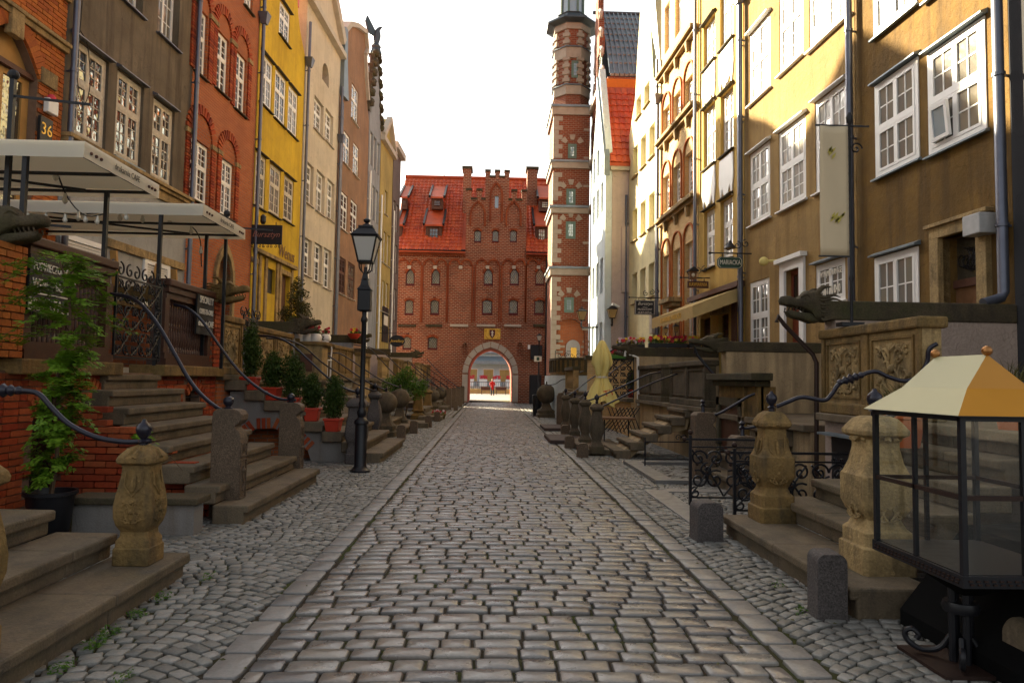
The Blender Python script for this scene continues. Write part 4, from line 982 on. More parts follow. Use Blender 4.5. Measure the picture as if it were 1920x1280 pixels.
# ================================================================== BRICK GATE
YG = 49.0; fg = Frame(0, YG, 0)
gt = thing('brick_gate_house', 'red brick gothic gatehouse with pointed passage and battlements closing the street', 'gatehouse', (0, YG, 0))
g = lambda x, y, yl=0: fg.px(x, y, yl)
holes = []; wn = []
for x0, x1 in ((761, 777), (809, 825), (907, 924), (956, 973), (1004, 1021)):
    a, zt_ = g(x0, 505); e, z0_ = g(x1, 536); pts = arch_pts(a, e, z0_, zt_-.45, 6, pointed=True); holes.append(pts); wn.append((pts, a, e))
for x0, x1 in ((759, 775), (807, 823), (904, 923), (954, 971), (1002, 1021)):
    a, zt_ = g(x0, 561); e, z0_ = g(x1, 591); pts = arch_pts(a, e, z0_, zt_-.12, 6, flat_=.12); holes.append(pts); wn.append((pts, a, e))
for x0, x1 in ((755, 771), (802, 820)):
    a, zt_ = g(x0, 630); e, z0_ = g(x1, 656); pts = arch_pts(a, e, z0_, zt_-.12, 6, flat_=.12); holes.append(pts); wn.append((pts, a, e))
ax0 = g(877, 700)[0]; ax1 = g(961.5, 700)[0]; azs = g(919, 700)[1]; azt = g(919, 651)[1]
def gothic(x0, x1, zs, zt, z0=0, n=12):
    hw = (x1-x0)/2; hh = zt-zs; r = (hw*hw+hh*hh)/(2*hw); xm = (x0+x1)/2; pts = [(x0, z0), (x1, z0)]; am = math.atan2(hh, hw - (hw - r) - 0 + 0) if False else math.asin(min(1, hh/r))
    for i in range(n+1): a = am*i/n; pts.append((x1 - r + r*math.cos(a), zs + r*math.sin(a)))
    for i in range(n-1, -1, -1): a = am*i/n; pts.append((x0 + r - r*math.cos(a), zs + r*math.sin(a)))
    return pts
arch_in = gothic(ax0, ax1, azs, azt); holes.append([(x, z) if z > 0 else (x, -.01) for x, z in arch_in])
nic = []
for x0, x1 in ((867, 876), (970, 980)):
    a, zt_ = g(x0, 642); e, z0_ = g(x1, 667); pts = arch_pts(a, e, z0_, zt_-.3, 6, pointed=True); nic.append(pts)
gx0 = g(735, 600)[0]; gx1 = g(1045, 600)[0]; ze = g(800, 470)[1]; tl = g(873, 450)[0]; tr_ = g(986.5, 450)[0]
def mer(x0, x1, ztop, n, znotch):
    out = []; w_ = (x1-x0)/(2*n-1)
    for i in range(n): out += [(x0+2*i*w_, ztop), (x0+(2*i+1)*w_, ztop)]; out += [(x0+(2*i+1)*w_, znotch), (x0+(2*i+2)*w_, znotch)] if i < n-1 else []
    return out
zm1 = g(880, 357)[1]; zn1 = g(880, 374)[1]; zm2 = g(930, 322)[1]; zn2 = g(930, 333)[1]
cl, cr_ = g(910, 350)[0], g(955, 350)[0]; l1 = g(904, 350)[0]; r1 = g(960, 350)[0]
top = [(tl, ze)] + mer(tl, l1, zm1, 2, zn1) + [(l1, zn1), (cl, zn1)] + mer(cl, cr_, zm2, 3, zn2) + [(cr_, zn1), (r1, zn1)] + mer(r1, tr_, zm1, 2, zn1) + [(tr_, ze)]
outer = [(gx0, 0)] + [(gx1, 0), (gx1, ze)] + top[::-1] + [(gx0, ze)]
# holes touching the ground line: cut the passage out of the outline instead
holes.pop(); outer = [(gx0, 0), (ax0, 0)] + [p_ for p_ in arch_in[2:][::-1]] + [(ax1, 0), (gx1, 0), (gx1, ze)] + top[::-1] + [(gx0, ze)]
up3 = []
for x0, x1 in ((889, 902), (923, 935), (956, 969)):
    a, zt_ = g(x0, 429); e, z0_ = g(x1, 455); pts = arch_pts(a, e, z0_, zt_-.15, 6, flat_=.1); holes.append(pts); up3.append((pts, a, e))
a, zt_ = g(928, 367); e, z0_ = g(934.5, 390); sl_ = rect(a, e, z0_, zt_); holes.append(sl_)
B().plate(outer, holes + nic, 0, .35).build('front_wall', M['brickgate'], gt)
for pts in nic: B().prism(pts, .2, .22).build('niche', M['brickgate'], gt)
def shrink(pts, k):
    cx = sum(p[0] for p in pts)/len(pts); cz = sum(p[1] for p in pts)/len(pts); return [(cx+(x-cx)*k, cz+(z-cz)*k) for x, z in pts]
for i, (pts, a, e) in enumerate(wn + up3):
    wo_ = B().plate([(x, z) for x, z in pts], [shrink(pts, .80)], .10, .2).build('window', M['redframe'], gt); B().prism(shrink(pts, .82), .15, .17).build('pane', M['leaded'], wo_)
    b = B(); bl = shrink(pts, 1.14); up_ = [p_ for p_ in bl if p_[1] > sum(q_[1] for q_ in bl)/len(bl)]
    for p_, q_ in zip(up_, up_[1:]): b.bar((p_[0], -.02, p_[1]), (q_[0], -.02, q_[1]), .10, .16)
    b.build('brick_arch', M['brickgatepart'], gt)
B().box(a, e, .12, .14, z0_, zt_) if False else None
B().prism(sl_, .14, .16).build('slit_glass', M['glassblue'], gt)
# body behind, passage with its own vault
b = B(); b.box(gx0, ax0-.01, .36, 6.5, 0, ze-.2); b.box(ax1+.01, gx1, .36, 6.5, 0, ze-.2); b.box(ax0-.01, ax1+.01, .36, 6.5, azt+.3, ze-.2); b.build('body', M['brickgate'], gt)
b = B(); rings = [[(x, y_, z) for x, z in arch_in[1:] + arch_in[:1]] for y_ in (.36, 6.5)]; m0 = len(b.v); n_ = len(rings[0]); b.loft(rings, cap=False, close=False); b.build('passage_vault', M['passage'], gt, True)
b = B(); b.box(tl, tr_, .36, 1.2, ze-.3, zn1-.1); b.build('tower_back', M['brickgate'], gt)
sur = gothic(ax0-.38, ax1+.38, azs, azt+.40); b = B(); k_ = len(sur)
def voussoirs(parent, inner, outer_, y0, y1, mat, name='arch_stone'):
    for i in range(len(inner)-1):
        p0, p1, q0, q1 = inner[i], inner[i+1], outer_[i], outer_[i+1]; c = .04
        l = lambda u, v_, t: (u[0]+(v_[0]-u[0])*t, u[1]+(v_[1]-u[1])*t)
        a0, a1, b0, b1 = l(p0, p1, c), l(p0, p1, 1-c), l(q0, q1, c), l(q0, q1, 1-c)
        B().prism([a0, a1, b1, b0], y0, y1).build(name, mat, parent)
ins = gothic(ax0, ax1, azs, azt, 0, 5)[1:] + [(ax0, 0)]; ous = gothic(ax0-.38, ax1+.38, azs, azt+.42, 0, 5)[1:] + [(ax0-.38, 0)]
def split(ps, k=4):
    out = [ps[0]]
    for i in range(1, len(ps)):
        a, e = ps[i-1], ps[i]; n = k if abs(a[1]-e[1]) > 2.2 else 1
        for t in range(1, n+1): out.append((a[0]+(e[0]-a[0])*t/n, a[1]+(e[1]-a[1])*t/n))
    return out
voussoirs(gt, split(ins), split(ous), -.10, .1, M['trim'])
# corbel table: little twin arches, ledges
for px in (768, 816.5, 864, 914.5, 964, 1010):
    cx, zt_ = g(px, 482); _, zb_ = g(px, 497)
    b = B()
    for s_ in (-.42, .42):
        ar = [(cx+s_ + .36*math.cos(math.pi*i/8), zb_ + .40*math.sin(math.pi*i/8)) for i in range(9)]
        for p_, q_ in zip(ar, ar[1:]): b.bar((p_[0], -.05, p_[1]), (q_[0], -.05, q_[1]), .12, .14)
    for s_ in (-.86, .86): b.box(cx+s_-.05, cx+s_+.05, -.07, 0, g(px, 604)[1], zb_)
    b.build('blind_arcade', M['brickgatepart'], gt); B().box(cx-.12, cx+.12, -.12, 0, zb_-.28, zb_-.05).build('corbel', M['trim'], gt)
for (x0, x1) in ((747, 780), (798, 829), (844, 878), (894, 928.5), (945, 977), (1000, 1024)):
    a, z1_ = g(x0, 608); e, z0_ = g(x1, 613); B().box(a, e, -.18, 0, z0_, z1_).build('ledge', M['trim'] if x0 > 840 and x0 < 990 else M['stonedark'], gt, bevel=.02)
for px0, px1, pyt, pyb in ((883, 909, 378, 424), (920, 941, 343, 416), (950, 976, 378, 424)):
    a, zt_ = g(px0, pyt); e, zb_ = g(px1, pyb); pts = gothic(a, e, zt_-.95, zt_, zb_, 6)[1:] + [(a, zb_)]; b = B()
    for p_, q_ in zip(pts, pts[1:]): b.bar((p_[0], -.02, p_[1]), (q_[0], -.02, q_[1]), .14, .14)
    b.build('blind_arch', M['brickgatepart'], gt)
b = B()
for i in range(len(top)-1):
    p_, q_ = top[i], top[i+1]
    if p_[1] == q_[1] and p_[1] > ze+.5 and abs(q_[0]-p_[0]) > .05: b.box(p_[0]-.04, q_[0]+.04, -.08, .42, p_[1], p_[1]+.14)
b.build('merlon_caps', M['stonedark'], gt)
for xa_, xb_ in ((gx0, tl), (tr_, gx1)):
    b = B(); b.box(xa_, xb_, -.12, .0, ze-.28, ze-.16); b.box(xa_, xb_, -.2, 0, ze-.1, ze+.02); x = xa_
    while x < xb_-.1: b.box(x, x+.09, -.16, 0, ze-.4, ze-.28); x += .16
    b.build('cornice', M['brickgatepart'], gt); b = B(); b.tube([(xa_, -.3, ze+.0), (xb_, -.3, ze)], .09, 8); b.build('gutter', M['black'], gt)
zr = g(800, 333, 5.5)[1]
dorm = [(806, 833, 357, 392, 1), (795, 831, 400, 456, 1), (750, 766, 357, 392, 1), (745, 757, 400, 456, 1), (1008, 1035, 357, 396, 1), (1001, 1030, 400, 459, 2)]
uy = 5.5/(zr-ze)
tile_roof(gt, gx0, tl, -.35, ze-.02, 5.5, zr, .30, .38); tile_roof(gt, tr_, gx1+2, -.35, ze-.02, 5.5, zr, .30, .38); tile_roof(gt, tl, tr_, 3.0, ze+3.0/uy, 5.5, zr, .30, .38)
B().loft([[(x, 5.5, zr), (x, 11, ze), (x, 5.5, ze)] for x in (gx0, gx1+2)]).build('back_roof', M['tile'], gt)
B().tube([(gx0, 5.5, zr+.05), (gx1+2, 5.5, zr+.05)], .14, 8).build('ridge', M['tile'], gt)
for (x0, x1, y0_, y1_, kd) in dorm:
    yl = .6 if y1_ > 400 else 2.1
    a, zt_ = fg.px(x0, (y0_+y1_)/2+4, yl); e, zb_ = fg.px(x1, y1_, yl)
    zt_ = fg.px(x0, y0_+(y1_-y0_)*.42, yl)[1]; zz = fg.px(x0, y0_, yl+1.4)[1]
    dm = B().box(a+.12, e-.12, yl, yl+2.6, zb_, zt_).build('dormer', M['woodwin'], gt)
    w_ = e-a-.24; B().box(a+.12+w_*.25, e-.12-w_*.25, yl-.05, yl, zb_+.25, zt_-.2).build('dormer_window', M['glassblue' if kd == 2 or x0 > 1000 else 'glass'], dm)
    b = B()
    xs_ = [a+.12+w_*(.25+.5*k/3) for k in range(4)]; zs_ = [zb_+.25+(zt_-.2-zb_-.25)*k/3 for k in range(4)]
    for x in xs_: b.box(x-.02, x+.02, yl-.08, yl-.045, zs_[0], zs_[-1])
    for z in zs_: b.box(xs_[0], xs_[-1], yl-.082, yl-.047, z-.02, z+.02)
    b.build('glazing_bars', M['woodwin'], dm)
    b = B(); L_ = 2.4
    b.add([(a, yl-.25, zt_-.05), (e, yl-.25, zt_-.05), (e, yl+L_, zz+.5), (a, yl+L_, zz+.5), (a, yl-.25, zt_+.07), (e, yl-.25, zt_+.07), (e, yl+L_, zz+.62), (a, yl+L_, zz+.62)], [(0,3,2,1),(4,5,6,7),(0,1,5,4),(1,2,6,5),(2,3,7,6),(3,0,4,7)]); b.build('dormer_roof', M['tile'], dm)
    for xx in (a, e): B().bar((xx, yl-.3, zt_+.05), (xx, yl+L_, zz+.62), .14, .2).build('verge_board', M['black'], dm)
for (x0, x1, yt_, yb_, yl) in ((869, 882, 316, 400, 2.5), (989, 1007, 317, 380, 3.2)):
    a, zt_ = fg.px(x0, yt_, yl); e, zb_ = fg.px(x1, yb_, yl); c_ = B().box(a, e, yl, yl+1.2, zb_-1, zt_).build('chimney', M['brickgate'], gt); B().box(a-.1, e+.1, yl-.1, yl+1.3, zt_, zt_+.18).build('chimney_cap', M['stonedark'], c_)
a, z_ = fg.px(834, 275, 5.5); B().tube([(a, 5.5, zr), (a, 5.5, z_)], .03, 5).build('lightning_rod', M['black'], gt)
a, zt_ = g(908, 616); e, zb_ = g(938, 636.5)
ca = B().box(a, e, -.10, -.0, zb_, zt_).build('coat_of_arms', M['gilt'], gt, bevel=.02); b = B(); cx, cz = (a+e)/2, (zb_+zt_)/2
b.prism([(cx-.2, cz+.3), (cx+.2, cz+.3), (cx+.2, cz-.05), (cx, cz-.32), (cx-.2, cz-.05)], -.14, -.1); sh = b.build('shield', M['redframe'], ca)
b = B(); b.box(cx-.03, cx+.03, -.16, -.14, cz-.2, cz+.24); b.box(cx-.1, cx+.1, -.161, -.141, cz+.08, cz+.13); b.box(cx-.08, cx+.08, -.162, -.142, cz-.08, cz-.03); b.build('cross', M['letter'], sh)
b = B()
for s_ in (-1, 1): b.tube(catmull([(cx+s_*.26, -.13, cz-.3), (cx+s_*.45, -.13, cz-.1), (cx+s_*.36, -.13, cz+.12), (cx+s_*.5, -.13, cz+.3)], 3), .07, 6); b.sphere((cx+s_*.38, -.13, cz+.3), .09, 8, 6)
b.build('supporter', M['gilt'], ca, True)
drainpipe(gt, g(1024, 600)[0], .2, ze-.3, r=.08, mat='black')
def scroll0(c, r0, turns, a0, sgn=1, y=0, n=14):
    return [(c[0] + r0*(1-.85*i/n)*math.cos(a0 + sgn*2*math.pi*turns*i/n), y, c[1] + r0*(1-.85*i/n)*math.sin(a0 + sgn*2*math.pi*turns*i/n)) for i in range(n+1)]
# ================================================================== MUSEUM TOWER
YT = 38.5; ft = Frame(0, YT, 0); tp = lambda x, y, yl=0: ft.px(x, y, yl)
tw = thing('brick_tower', 'slender brick stair tower with white stone bands and quoins rising right of the gate', 'tower', (0, YT, 0))
X0 = tp(1034, 600)[0]; X1 = tp(1103, 600)[0]; DW = X1 - X0; zz = lambda y: tp(1060, y)[1]
# square shaft with stages
zb0 = zz(210); holes = []; wins = []
for (x0, x1, y0_, y1_) in ((1065, 1081, 270, 298), (1062, 1079, 354, 386), (1061, 1079, 415, 448), (1058, 1075.5, 557, 586)):
    a, z1_ = tp(x0, y0_); e, z0_ = tp(x1, y1_); holes.append(rect(a, e, z0_, z1_)); wins.append((a, e, z0_, z1_))
ra0, ra1 = tp(1040, 650)[0], tp(1096, 650)[0]; rz = zz(625); 
B().plate([(X0, 0), (ra0, 0)] + arch_pts(ra0, ra1, 0, rz, 10)[2:][::-1] + [(ra1, 0), (X1, 0), (X1, zb0), (X0, zb0)], holes, 0, .35).build('shaft_wall', M['bricktower'], tw)
b = B(); b.box(X0+.003, X1-.003, .351, 3.2, 0, zb0); b.build('shaft_body', M['bricktower'], tw)
for w_ in wins: window(tw, *w_, fr='green', gl='glassblue', ncol=1, tr=None, grid=(3, 4), y=-.03, fw=.1, mw=.02)
def band(y0_, y1_, pr=.12, n=4): 
    z1_, z0_ = zz(y0_), zz(y1_); b = B(); b.box(X0-pr, X1+pr*.3, -pr, 3.3, z0_, z1_-.12); b.build('stone_band', M['trimtower'], tw)
    B().box(X0-pr-.08, X1+pr, -pr-.08, 3.35, z1_-.12, z1_).build('band_cap', M['lead'], tw)
for y0_, y1_ in ((500, 516), (386, 400), (301, 316), (198, 216)): band(y0_, y1_)
k_ = 0
z = zz(700)
while z < zb0-.3:
    if not any(zz(b_)-.25 < z < zz(a_)+.02 for a_, b_ in ((500, 516), (386, 400), (301, 316), (198, 216))):
        l_ = .5 if k_ % 2 else .28; B().box(X0-.02, X0+l_, -.03, .3, z, z+.26).build('quoin', M['trimtower'], tw)
        if l_ > .3 and k_ % 3 == 0: B().box(X1-.35, X1-.0, -.02, .1, z, z+.12).build('quoin', M['trimtower'], tw)
    z += .27; k_ += 1
for (a, e, z0_, z1_) in wins:
    cx = (a+e)/2
    for an in (-50, 0, 50):
        m0 = 0; b = B(); b.add([(-.10, -.04, .0), (.10, -.04, 0), (.10, .05, 0), (-.10, .05, 0), (-.17, -.04, .3), (.17, -.04, .3), (.17, .05, .3), (-.17, .05, .3)], [(0,3,2,1),(4,5,6,7),(0,1,5,4),(1,2,6,5),(2,3,7,6),(3,0,4,7)])
        b.xf(Matrix.Translation((cx, 0, z1_-.18)) @ Matrix.Rotation(R(an), 4, 'Y') @ Matrix.Translation((0, 0, .42))); b.build('keystone', M['trimtower'], tw)
# recessed entrance arch with small plaque shaped niche
b = B(); b.box(ra0, ra1, .34, .36, 0, rz+2); b.build('recess', M['brickred'], tw)
a, z1_ = tp(1061, 640, .3); e, z0_ = tp(1087, 672, .3); mu = B().prism(arch_pts(a, e, z0_-2.2, z1_-.3, 8), .22, .32).build('museum_plaque', M['plaque'], tw)
for i, s_ in enumerate(('MUZEUM', 'ARCHEOLOGICZNE', 'W GDANSKU')): text('plaque_letters', s_, .13, M['signblack'], mu, ((a+e)/2, .21, z1_-.38-.17*i), sx=.62)
B().box((a+e)/2-.12, (a+e)/2+.2, .19, .22, z0_-.0, z0_+.6).build('poster', M['gilt'], mu)
for i in range(4):
    for s_ in (-1, 1): B().box((a+e)/2+s_*(.75+.1*(i % 2))-.3, (a+e)/2+s_*(.75+.1*(i % 2))+.3, .3, .345, z0_+.3*i, z0_+.3*i+.12).build('quoin', M['trimtower'], tw)
# octagonal upper stages
cx = (tp(1040, 120)[0] + tp(1103, 120)[0])/2 + .15; cy = 1.35; Ra = (tp(1103, 120)[0]-tp(1040, 120)[0])/2/math.cos(math.pi/8)
def octo(name, mat, zs_rs): 
    b = B(); b.lathe([(r_, z) for r_, z in zs_rs], cx, cy, 8, math.pi/8); return b.build(name, M[mat], tw)
octo('broach', 'bricktower', [(Ra*1.15, zz(198)), (Ra*1.0, zz(173))])
octo('octagon_wall', 'bricktower', [(Ra, zz(175)), (Ra, zz(37))])
for y0_, y1_ in ((155, 172), (83, 103), (37, 48)): octo('stone_band', 'trimtower', [(Ra+.10, zz(y1_)), (Ra+.10, zz(y0_))]); octo('band_cap', 'lead', [(Ra+.18, zz(y0_)), (Ra+.05, zz(y0_-4))])
for (yt_, yb_) in ((48, 83), (103, 155)):
    z = zz(yb_); k_ = 0
    while z < zz(yt_)-.1:
        for i in range(8):
            an = math.pi/8 + i*math.pi/4
            if math.sin(an) < .5:
                b = B(); s_ = .42 if k_ % 2 else .24; b.tbox(cx + (Ra-.06)*math.cos(an), cy + (Ra-.06)*math.sin(an), z, z+.2, s_, s_*.7, s_, s_*.7, an + math.pi/2); b.build('quoin', M['trimtower'], tw)
        z += .21; k_ += 1
a, z1_ = tp(1073, 108); e, z0_ = tp(1087, 141); ap = Ra*math.cos(math.pi/8)
ow = window(tw, a, e, z0_, z1_, fr='green', gl='glassblue', ncol=1, tr=None, grid=(2, 4), fw=.09, y=0); ow.location = (0, cy-ap-.03, 0)
octo('lantern_roof', 'tilegreen', [(Ra+.1, zz(37)), (Ra+.55, zz(33)), (Ra+.55, zz(30)), (Ra*.95, zz(22)), (Ra*.85, zz(14)), (Ra*.9, zz(12)), (Ra*.7, zz(9))])
octo('lantern_glass', 'glassblue', [(Ra*.62, zz(10)), (Ra*.62, zz(-60))])
b = B()
for i in range(8): an = math.pi/8+i*math.pi/4; b.bar((cx+Ra*.66*math.cos(an), cy+Ra*.66*math.sin(an), zz(10)), (cx+Ra*.66*math.cos(an), cy+Ra*.66*math.sin(an), zz(-60)), .12)
b.build('lantern_post', M['green'], tw); octo('spire', 'tilegreen', [(Ra*1.0, zz(-55)), (Ra*.6, zz(-75)), (Ra*.2, zz(-130)), (.05, zz(-220))])
# museum house front (along the street, Y 34.9..46) with crocketed gable and lead roof
ms = thing('museum_house', 'narrow house with carved gable and grey lead sheet roof beside the brick tower', 'house', (0, 0, 0), 0, 'tall gabled houses lining the street')
xf_ = X1 + .12; zE = P(1110, 260, 37).z; b = B()
fm = Frame(xf_, 38.9, math.atan2(-1, 0)); Wm = 3.7; zt_ = P(1105, -10, 37).z
o_ = [(0, 0), (Wm, 0), (Wm, zE)]; n = 7
for i in range(n): f_ = i/n; o_ += [(Wm/2+Wm/2*(1-f_*.9), zE+(zt_-zE)*(i+.6)/n), (Wm/2+Wm/2*(1-(i+1)/n*.9), zE+(zt_-zE)*(i+.75)/n)]
o_ += [(Wm/2, zt_)] + [(Wm-x, z) for x, z in o_[3:][::-1]] + [(0, zE)]
hl = []
for i in range(6):
    for k_ in range(2): hl.append(rect(.4+1.7*k_, 1.3+1.7*k_, 2.5+3*i, 4.2+3*i))
fo = b.plate(o_, hl, 0, .3).build('front_wall', M['bricktower'], ms, loc=fm.o, rz=fm.a)
for r_ in hl: window(fo, r_[0][0], r_[1][0], r_[0][1], r_[2][1], fr='green', gl='glass', ncol=1, tr=.6, grid=(2, 2), grid2=(2, 1), y=.1, fw=.08)
for y_ in (505, 390, 305, 205): B().box(-.05, Wm+.05, -.2, 0, zz(y_)-.25, zz(y_)).build('string_course', M['trim'], ms, loc=fm.o, rz=fm.a)
for i in range(3, len(o_)-1):
    s_ = 1 if o_[i][0] > Wm/2 else -1; b = B(); b.tube(scroll0((o_[i][0]+s_*.0, o_[i][1]+.12), .24, 1.2, math.pi/2, -s_, .1), [.10-.004*k for k in range(15)], 6); b.build('crocket', M['trim'], ms, loc=fm.o, rz=fm.a, smooth=True)
# lead roof facing the camera
rz0 = P(1155, 142, 35.2).z; rz1 = P(1155, 27, 38.6).z; rxa = P(1122, 80, 36).x; rxb = P(1210, 80, 36).x + 2
b = B(); b.box(xf_+.3, rxb, 35.1, 38.9, 0, rz0-.1); b.build('side_walls', M['bricktower'], ms)
n = 16; m_ = 9; sheets = []
for r_ in range(m_):
    for c in range(n):
        t0, t1 = r_/m_, (r_+1)/m_; a_, e_ = xf_+.4+(rxb-xf_-.4)*c/n, xf_+.4+(rxb-xf_-.4)*(c+1)/n
        cv = lambda t: (35.1+3.5*t, rz0+(rz1-rz0)*(t**.85)); y0_, z0_ = cv(t0); y1_, z1_ = cv(t1)
        b = B(); lf = .04; b.add([(a_+.02, y0_-.05, z0_+lf), (e_-.02, y0_-.05, z0_+lf), (e_-.02, y1_, z1_), (a_+.02, y1_, z1_), (a_+.02, y0_-.0, z0_-.06), (e_-.02, y0_, z0_-.06), (e_-.02, y1_+.05, z1_-.1), (a_+.02, y1_+.05, z1_-.1)], [(0,1,2,3),(7,6,5,4),(0,4,5,1),(2,6,7,3),(0,3,7,4),(1,5,6,2)]); o = b.build('lead_sheet', M['leadvar'] if 'leadvar' in M else M['lead'], ms)
b = B()
for c in range(n+1): a_ = xf_+.4+(rxb-xf_-.4)*c/n; b.tube([(a_, cv(t/8)[0]-.06, cv(t/8)[1]+.05) for t in range(9)], .04, 5)
b.build('roof_rolls', M['lead'], ms)
B().tube([(xf_, 38.6, rz1+.05), (rxb, 38.6, rz1+.05)], .1, 6).build('ridge', M['tilegreen'], ms)
b = B(); b.add([(xf_+.3, 38.6, rz1), (rxb, 38.6, rz1), (rxb, 42, rz0-3), (xf_+.3, 42, rz0-3), (xf_+.3, 38.6, rz0-3), (rxb, 38.6, rz0-3)], [(0,3,2,1), (0,1,5,4), (3,4,5,2), (0,4,3), (1,2,5)]); b.build('back_roof', M['lead'], ms)
# ================================================================== BEYOND THE GATE
q_ = struct(flat('quay_paving', -30, 30, 56, 84, -.02, M['farpave']))
wt = N('river_water', .08, .6); wt.col((.03, .045, .04)); wt.bump(wt.noise(wt.coord(), 3, 3), .4, .05)
struct(flat('river', -60, 60, 84, 110, -1.5, wt.m))
bw = thing('quay_bench_wall', 'low ochre wall with dark railing along the far quay, seen through the gate', 'wall', (0, 81, 0))
B().box(-6, 8, -.2, .2, 0, .55).build('wall', M['quaystone'], bw)
b = B()
for i in range(60): b.bar((-6+i*.24, 0, .55), (-6+i*.24, 0, 1.35), .03)
b.bar((-6, 0, 1.35), (8, 0, 1.35), .06); b.build('railing', M['black'], bw)
fb = thing('riverside_building', 'pale building with awning and large windows across the water, seen through the gate', 'building', (0, 112, 0))
b = B(); ho = [rect(-9+2.6*i, -7.2+2.6*i, 1.2, 3.4) for i in range(9)] + [rect(-9+2.6*i, -7.2+2.6*i, 6.4, 8.6) for i in range(9)]
b.plate(rect(-12, 16, -1.5, 11), ho, 0, .4); b.build('wall', M['sky'], fb)
for r_ in ho: 
    w_ = B().plate(r_, [shrink(r_, .86)], .1, .2).build('window', M['white'], fb); B().prism(shrink(r_, .88), .14, .16).build('pane', M['quaystone'] if r_[0][1] < 3 else M['glassblue'], w_)
b = B(); b.add([(-6, -.02, 5.4), (9, -.02, 5.4), (9, -2.6, 4.6), (-6, -2.6, 4.6), (-6, -2.6, 4.1), (9, -2.6, 4.1)], [(0,3,2,1), (3,4,5,2)]); b.build('awning', M['lead'], fb)
b = B(); b.box(-12, 16, -.6, 0, 5.8, 6.1); b.build('cornice', M['lead'], fb)
b = B(); b.box(-12, 16, -3, -.4, -1.5, .6); b.build('embankment', M['trim'], fb)
for i in range(5):
    pl_ = thing('flower_planter', 'white planter of pink flowers on the far embankment, %s through the gate' % ('leftmost', 'second', 'middle', 'fourth', 'rightmost')[i], 'planter', (-3.2+2.1*i, 110, .6), 0, 'planters on the far embankment')
    B().tbox(0, 0, 0, 1.1, 1.2, .7, 1.3, .8).build('box', M['white'], pl_)
    b = B()
    for k in range(60): a_, e_, f_ = rnd.uniform(-.6, .6), rnd.uniform(-.3, .3), 1.1+rnd.uniform(0, .5); b.add([(a_, e_, f_), (a_+.16, e_, f_+.03), (a_+.16, e_+.02, f_+.16), (a_, e_, f_+.13)], [(0,1,2,3)])
    stuff(b.build('flowers', M['flred'], pl_))
# ================================================================== ornaments shared by the terraces
def scroll(c, r0, turns, a0, sgn=1, y=0, n=20):
    """spiral in the xz plane"""
    return [(c[0] + r0*(1-.85*i/n)*math.cos(a0 + sgn*2*math.pi*turns*i/n), y, c[1] + r0*(1-.85*i/n)*math.sin(a0 + sgn*2*math.pi*turns*i/n)) for i in range(n+1)]
def carve(b, x0, x1, z0, z1, y, s=1.0, seed=0):
    """leaf and scroll relief on a panel in the xz plane"""
    r = random.Random(seed); xm = (x0+x1)/2; w_, h_ = (x1-x0), (z1-z0)
    for sg in (-1, 1):
        for (fx, fz, rr, a0, tn) in ((.18, .70, .15, .5, 1.2), (.30, .42, .13, 2.2, 1.1), (.20, .18, .12, 3.4, 1.2), (.36, .80, .08, 1.0, 1.0), (.38, .22, .07, 4.0, .9)):
            rad = rr*min(w_, h_)*1.1; pts = scroll((xm + sg*(fx*w_), z0+fz*h_), rad, tn, a0 if sg > 0 else math.pi-a0, sg, y, 12); b.tube(pts, [.020*s*(1-.5*i/12) for i in range(13)], 5)
        b.tube(catmull([(xm+sg*.05*w_, y, z0+.05*h_), (xm+sg*.22*w_, y, z0+.3*h_), (xm+sg*.08*w_, y, z0+.55*h_), (xm+sg*.30*w_, y, z0+.9*h_)], 4), .018*s, 5)
        for k in range(6): b.sphere((xm + sg*r.uniform(.08, .44)*w_, y, z0 + r.uniform(.08, .92)*h_), .022*s, 6, 4)
    for k in range(5): b.tube([(xm, y, z0+h_*.82), (xm+(k-2)*.06*w_, y-.0, z0+h_*(.95-.02*abs(k-2)))], [.03*s, .014*s], 5)
    b.sphere((xm, y, z0+.5*h_), .04*s, 8, 6)
def sq_rings(prof, cx=0, cy=0, ch=.14, b=None):
    b = b or B(); rings = []
    for w_, z in prof:
        c = w_*ch; rings.append([(cx+x, cy+y_, z) for x, y_ in ((-w_+c,-w_),(w_-c,-w_),(w_,-w_+c),(w_,w_-c),(w_-c,w_),(-w_+c,w_),(-w_,w_-c),(-w_,-w_+c))])
    return b.loft(rings)
BAL = [(.165,0),(.165,.15),(.15,.17),(.15,.22),(.125,.26),(.12,.30),(.155,.37),(.172,.44),(.175,.54),(.160,.66),(.135,.80),(.128,.88),(.132,.92),(.165,.94),(.17,.97),(.16,1.0),(.12,1.05),(.08,1.08)]
URN = [(.15,0),(.15,.15),(.135,.17),(.095,.24),(.088,.28),(.125,.40),(.15,.50),(.15,.58),(.12,.74),(.085,.86),(.085,.90),(.13,.94),(.14,.99),(.10,1.03),(.05,1.06)]
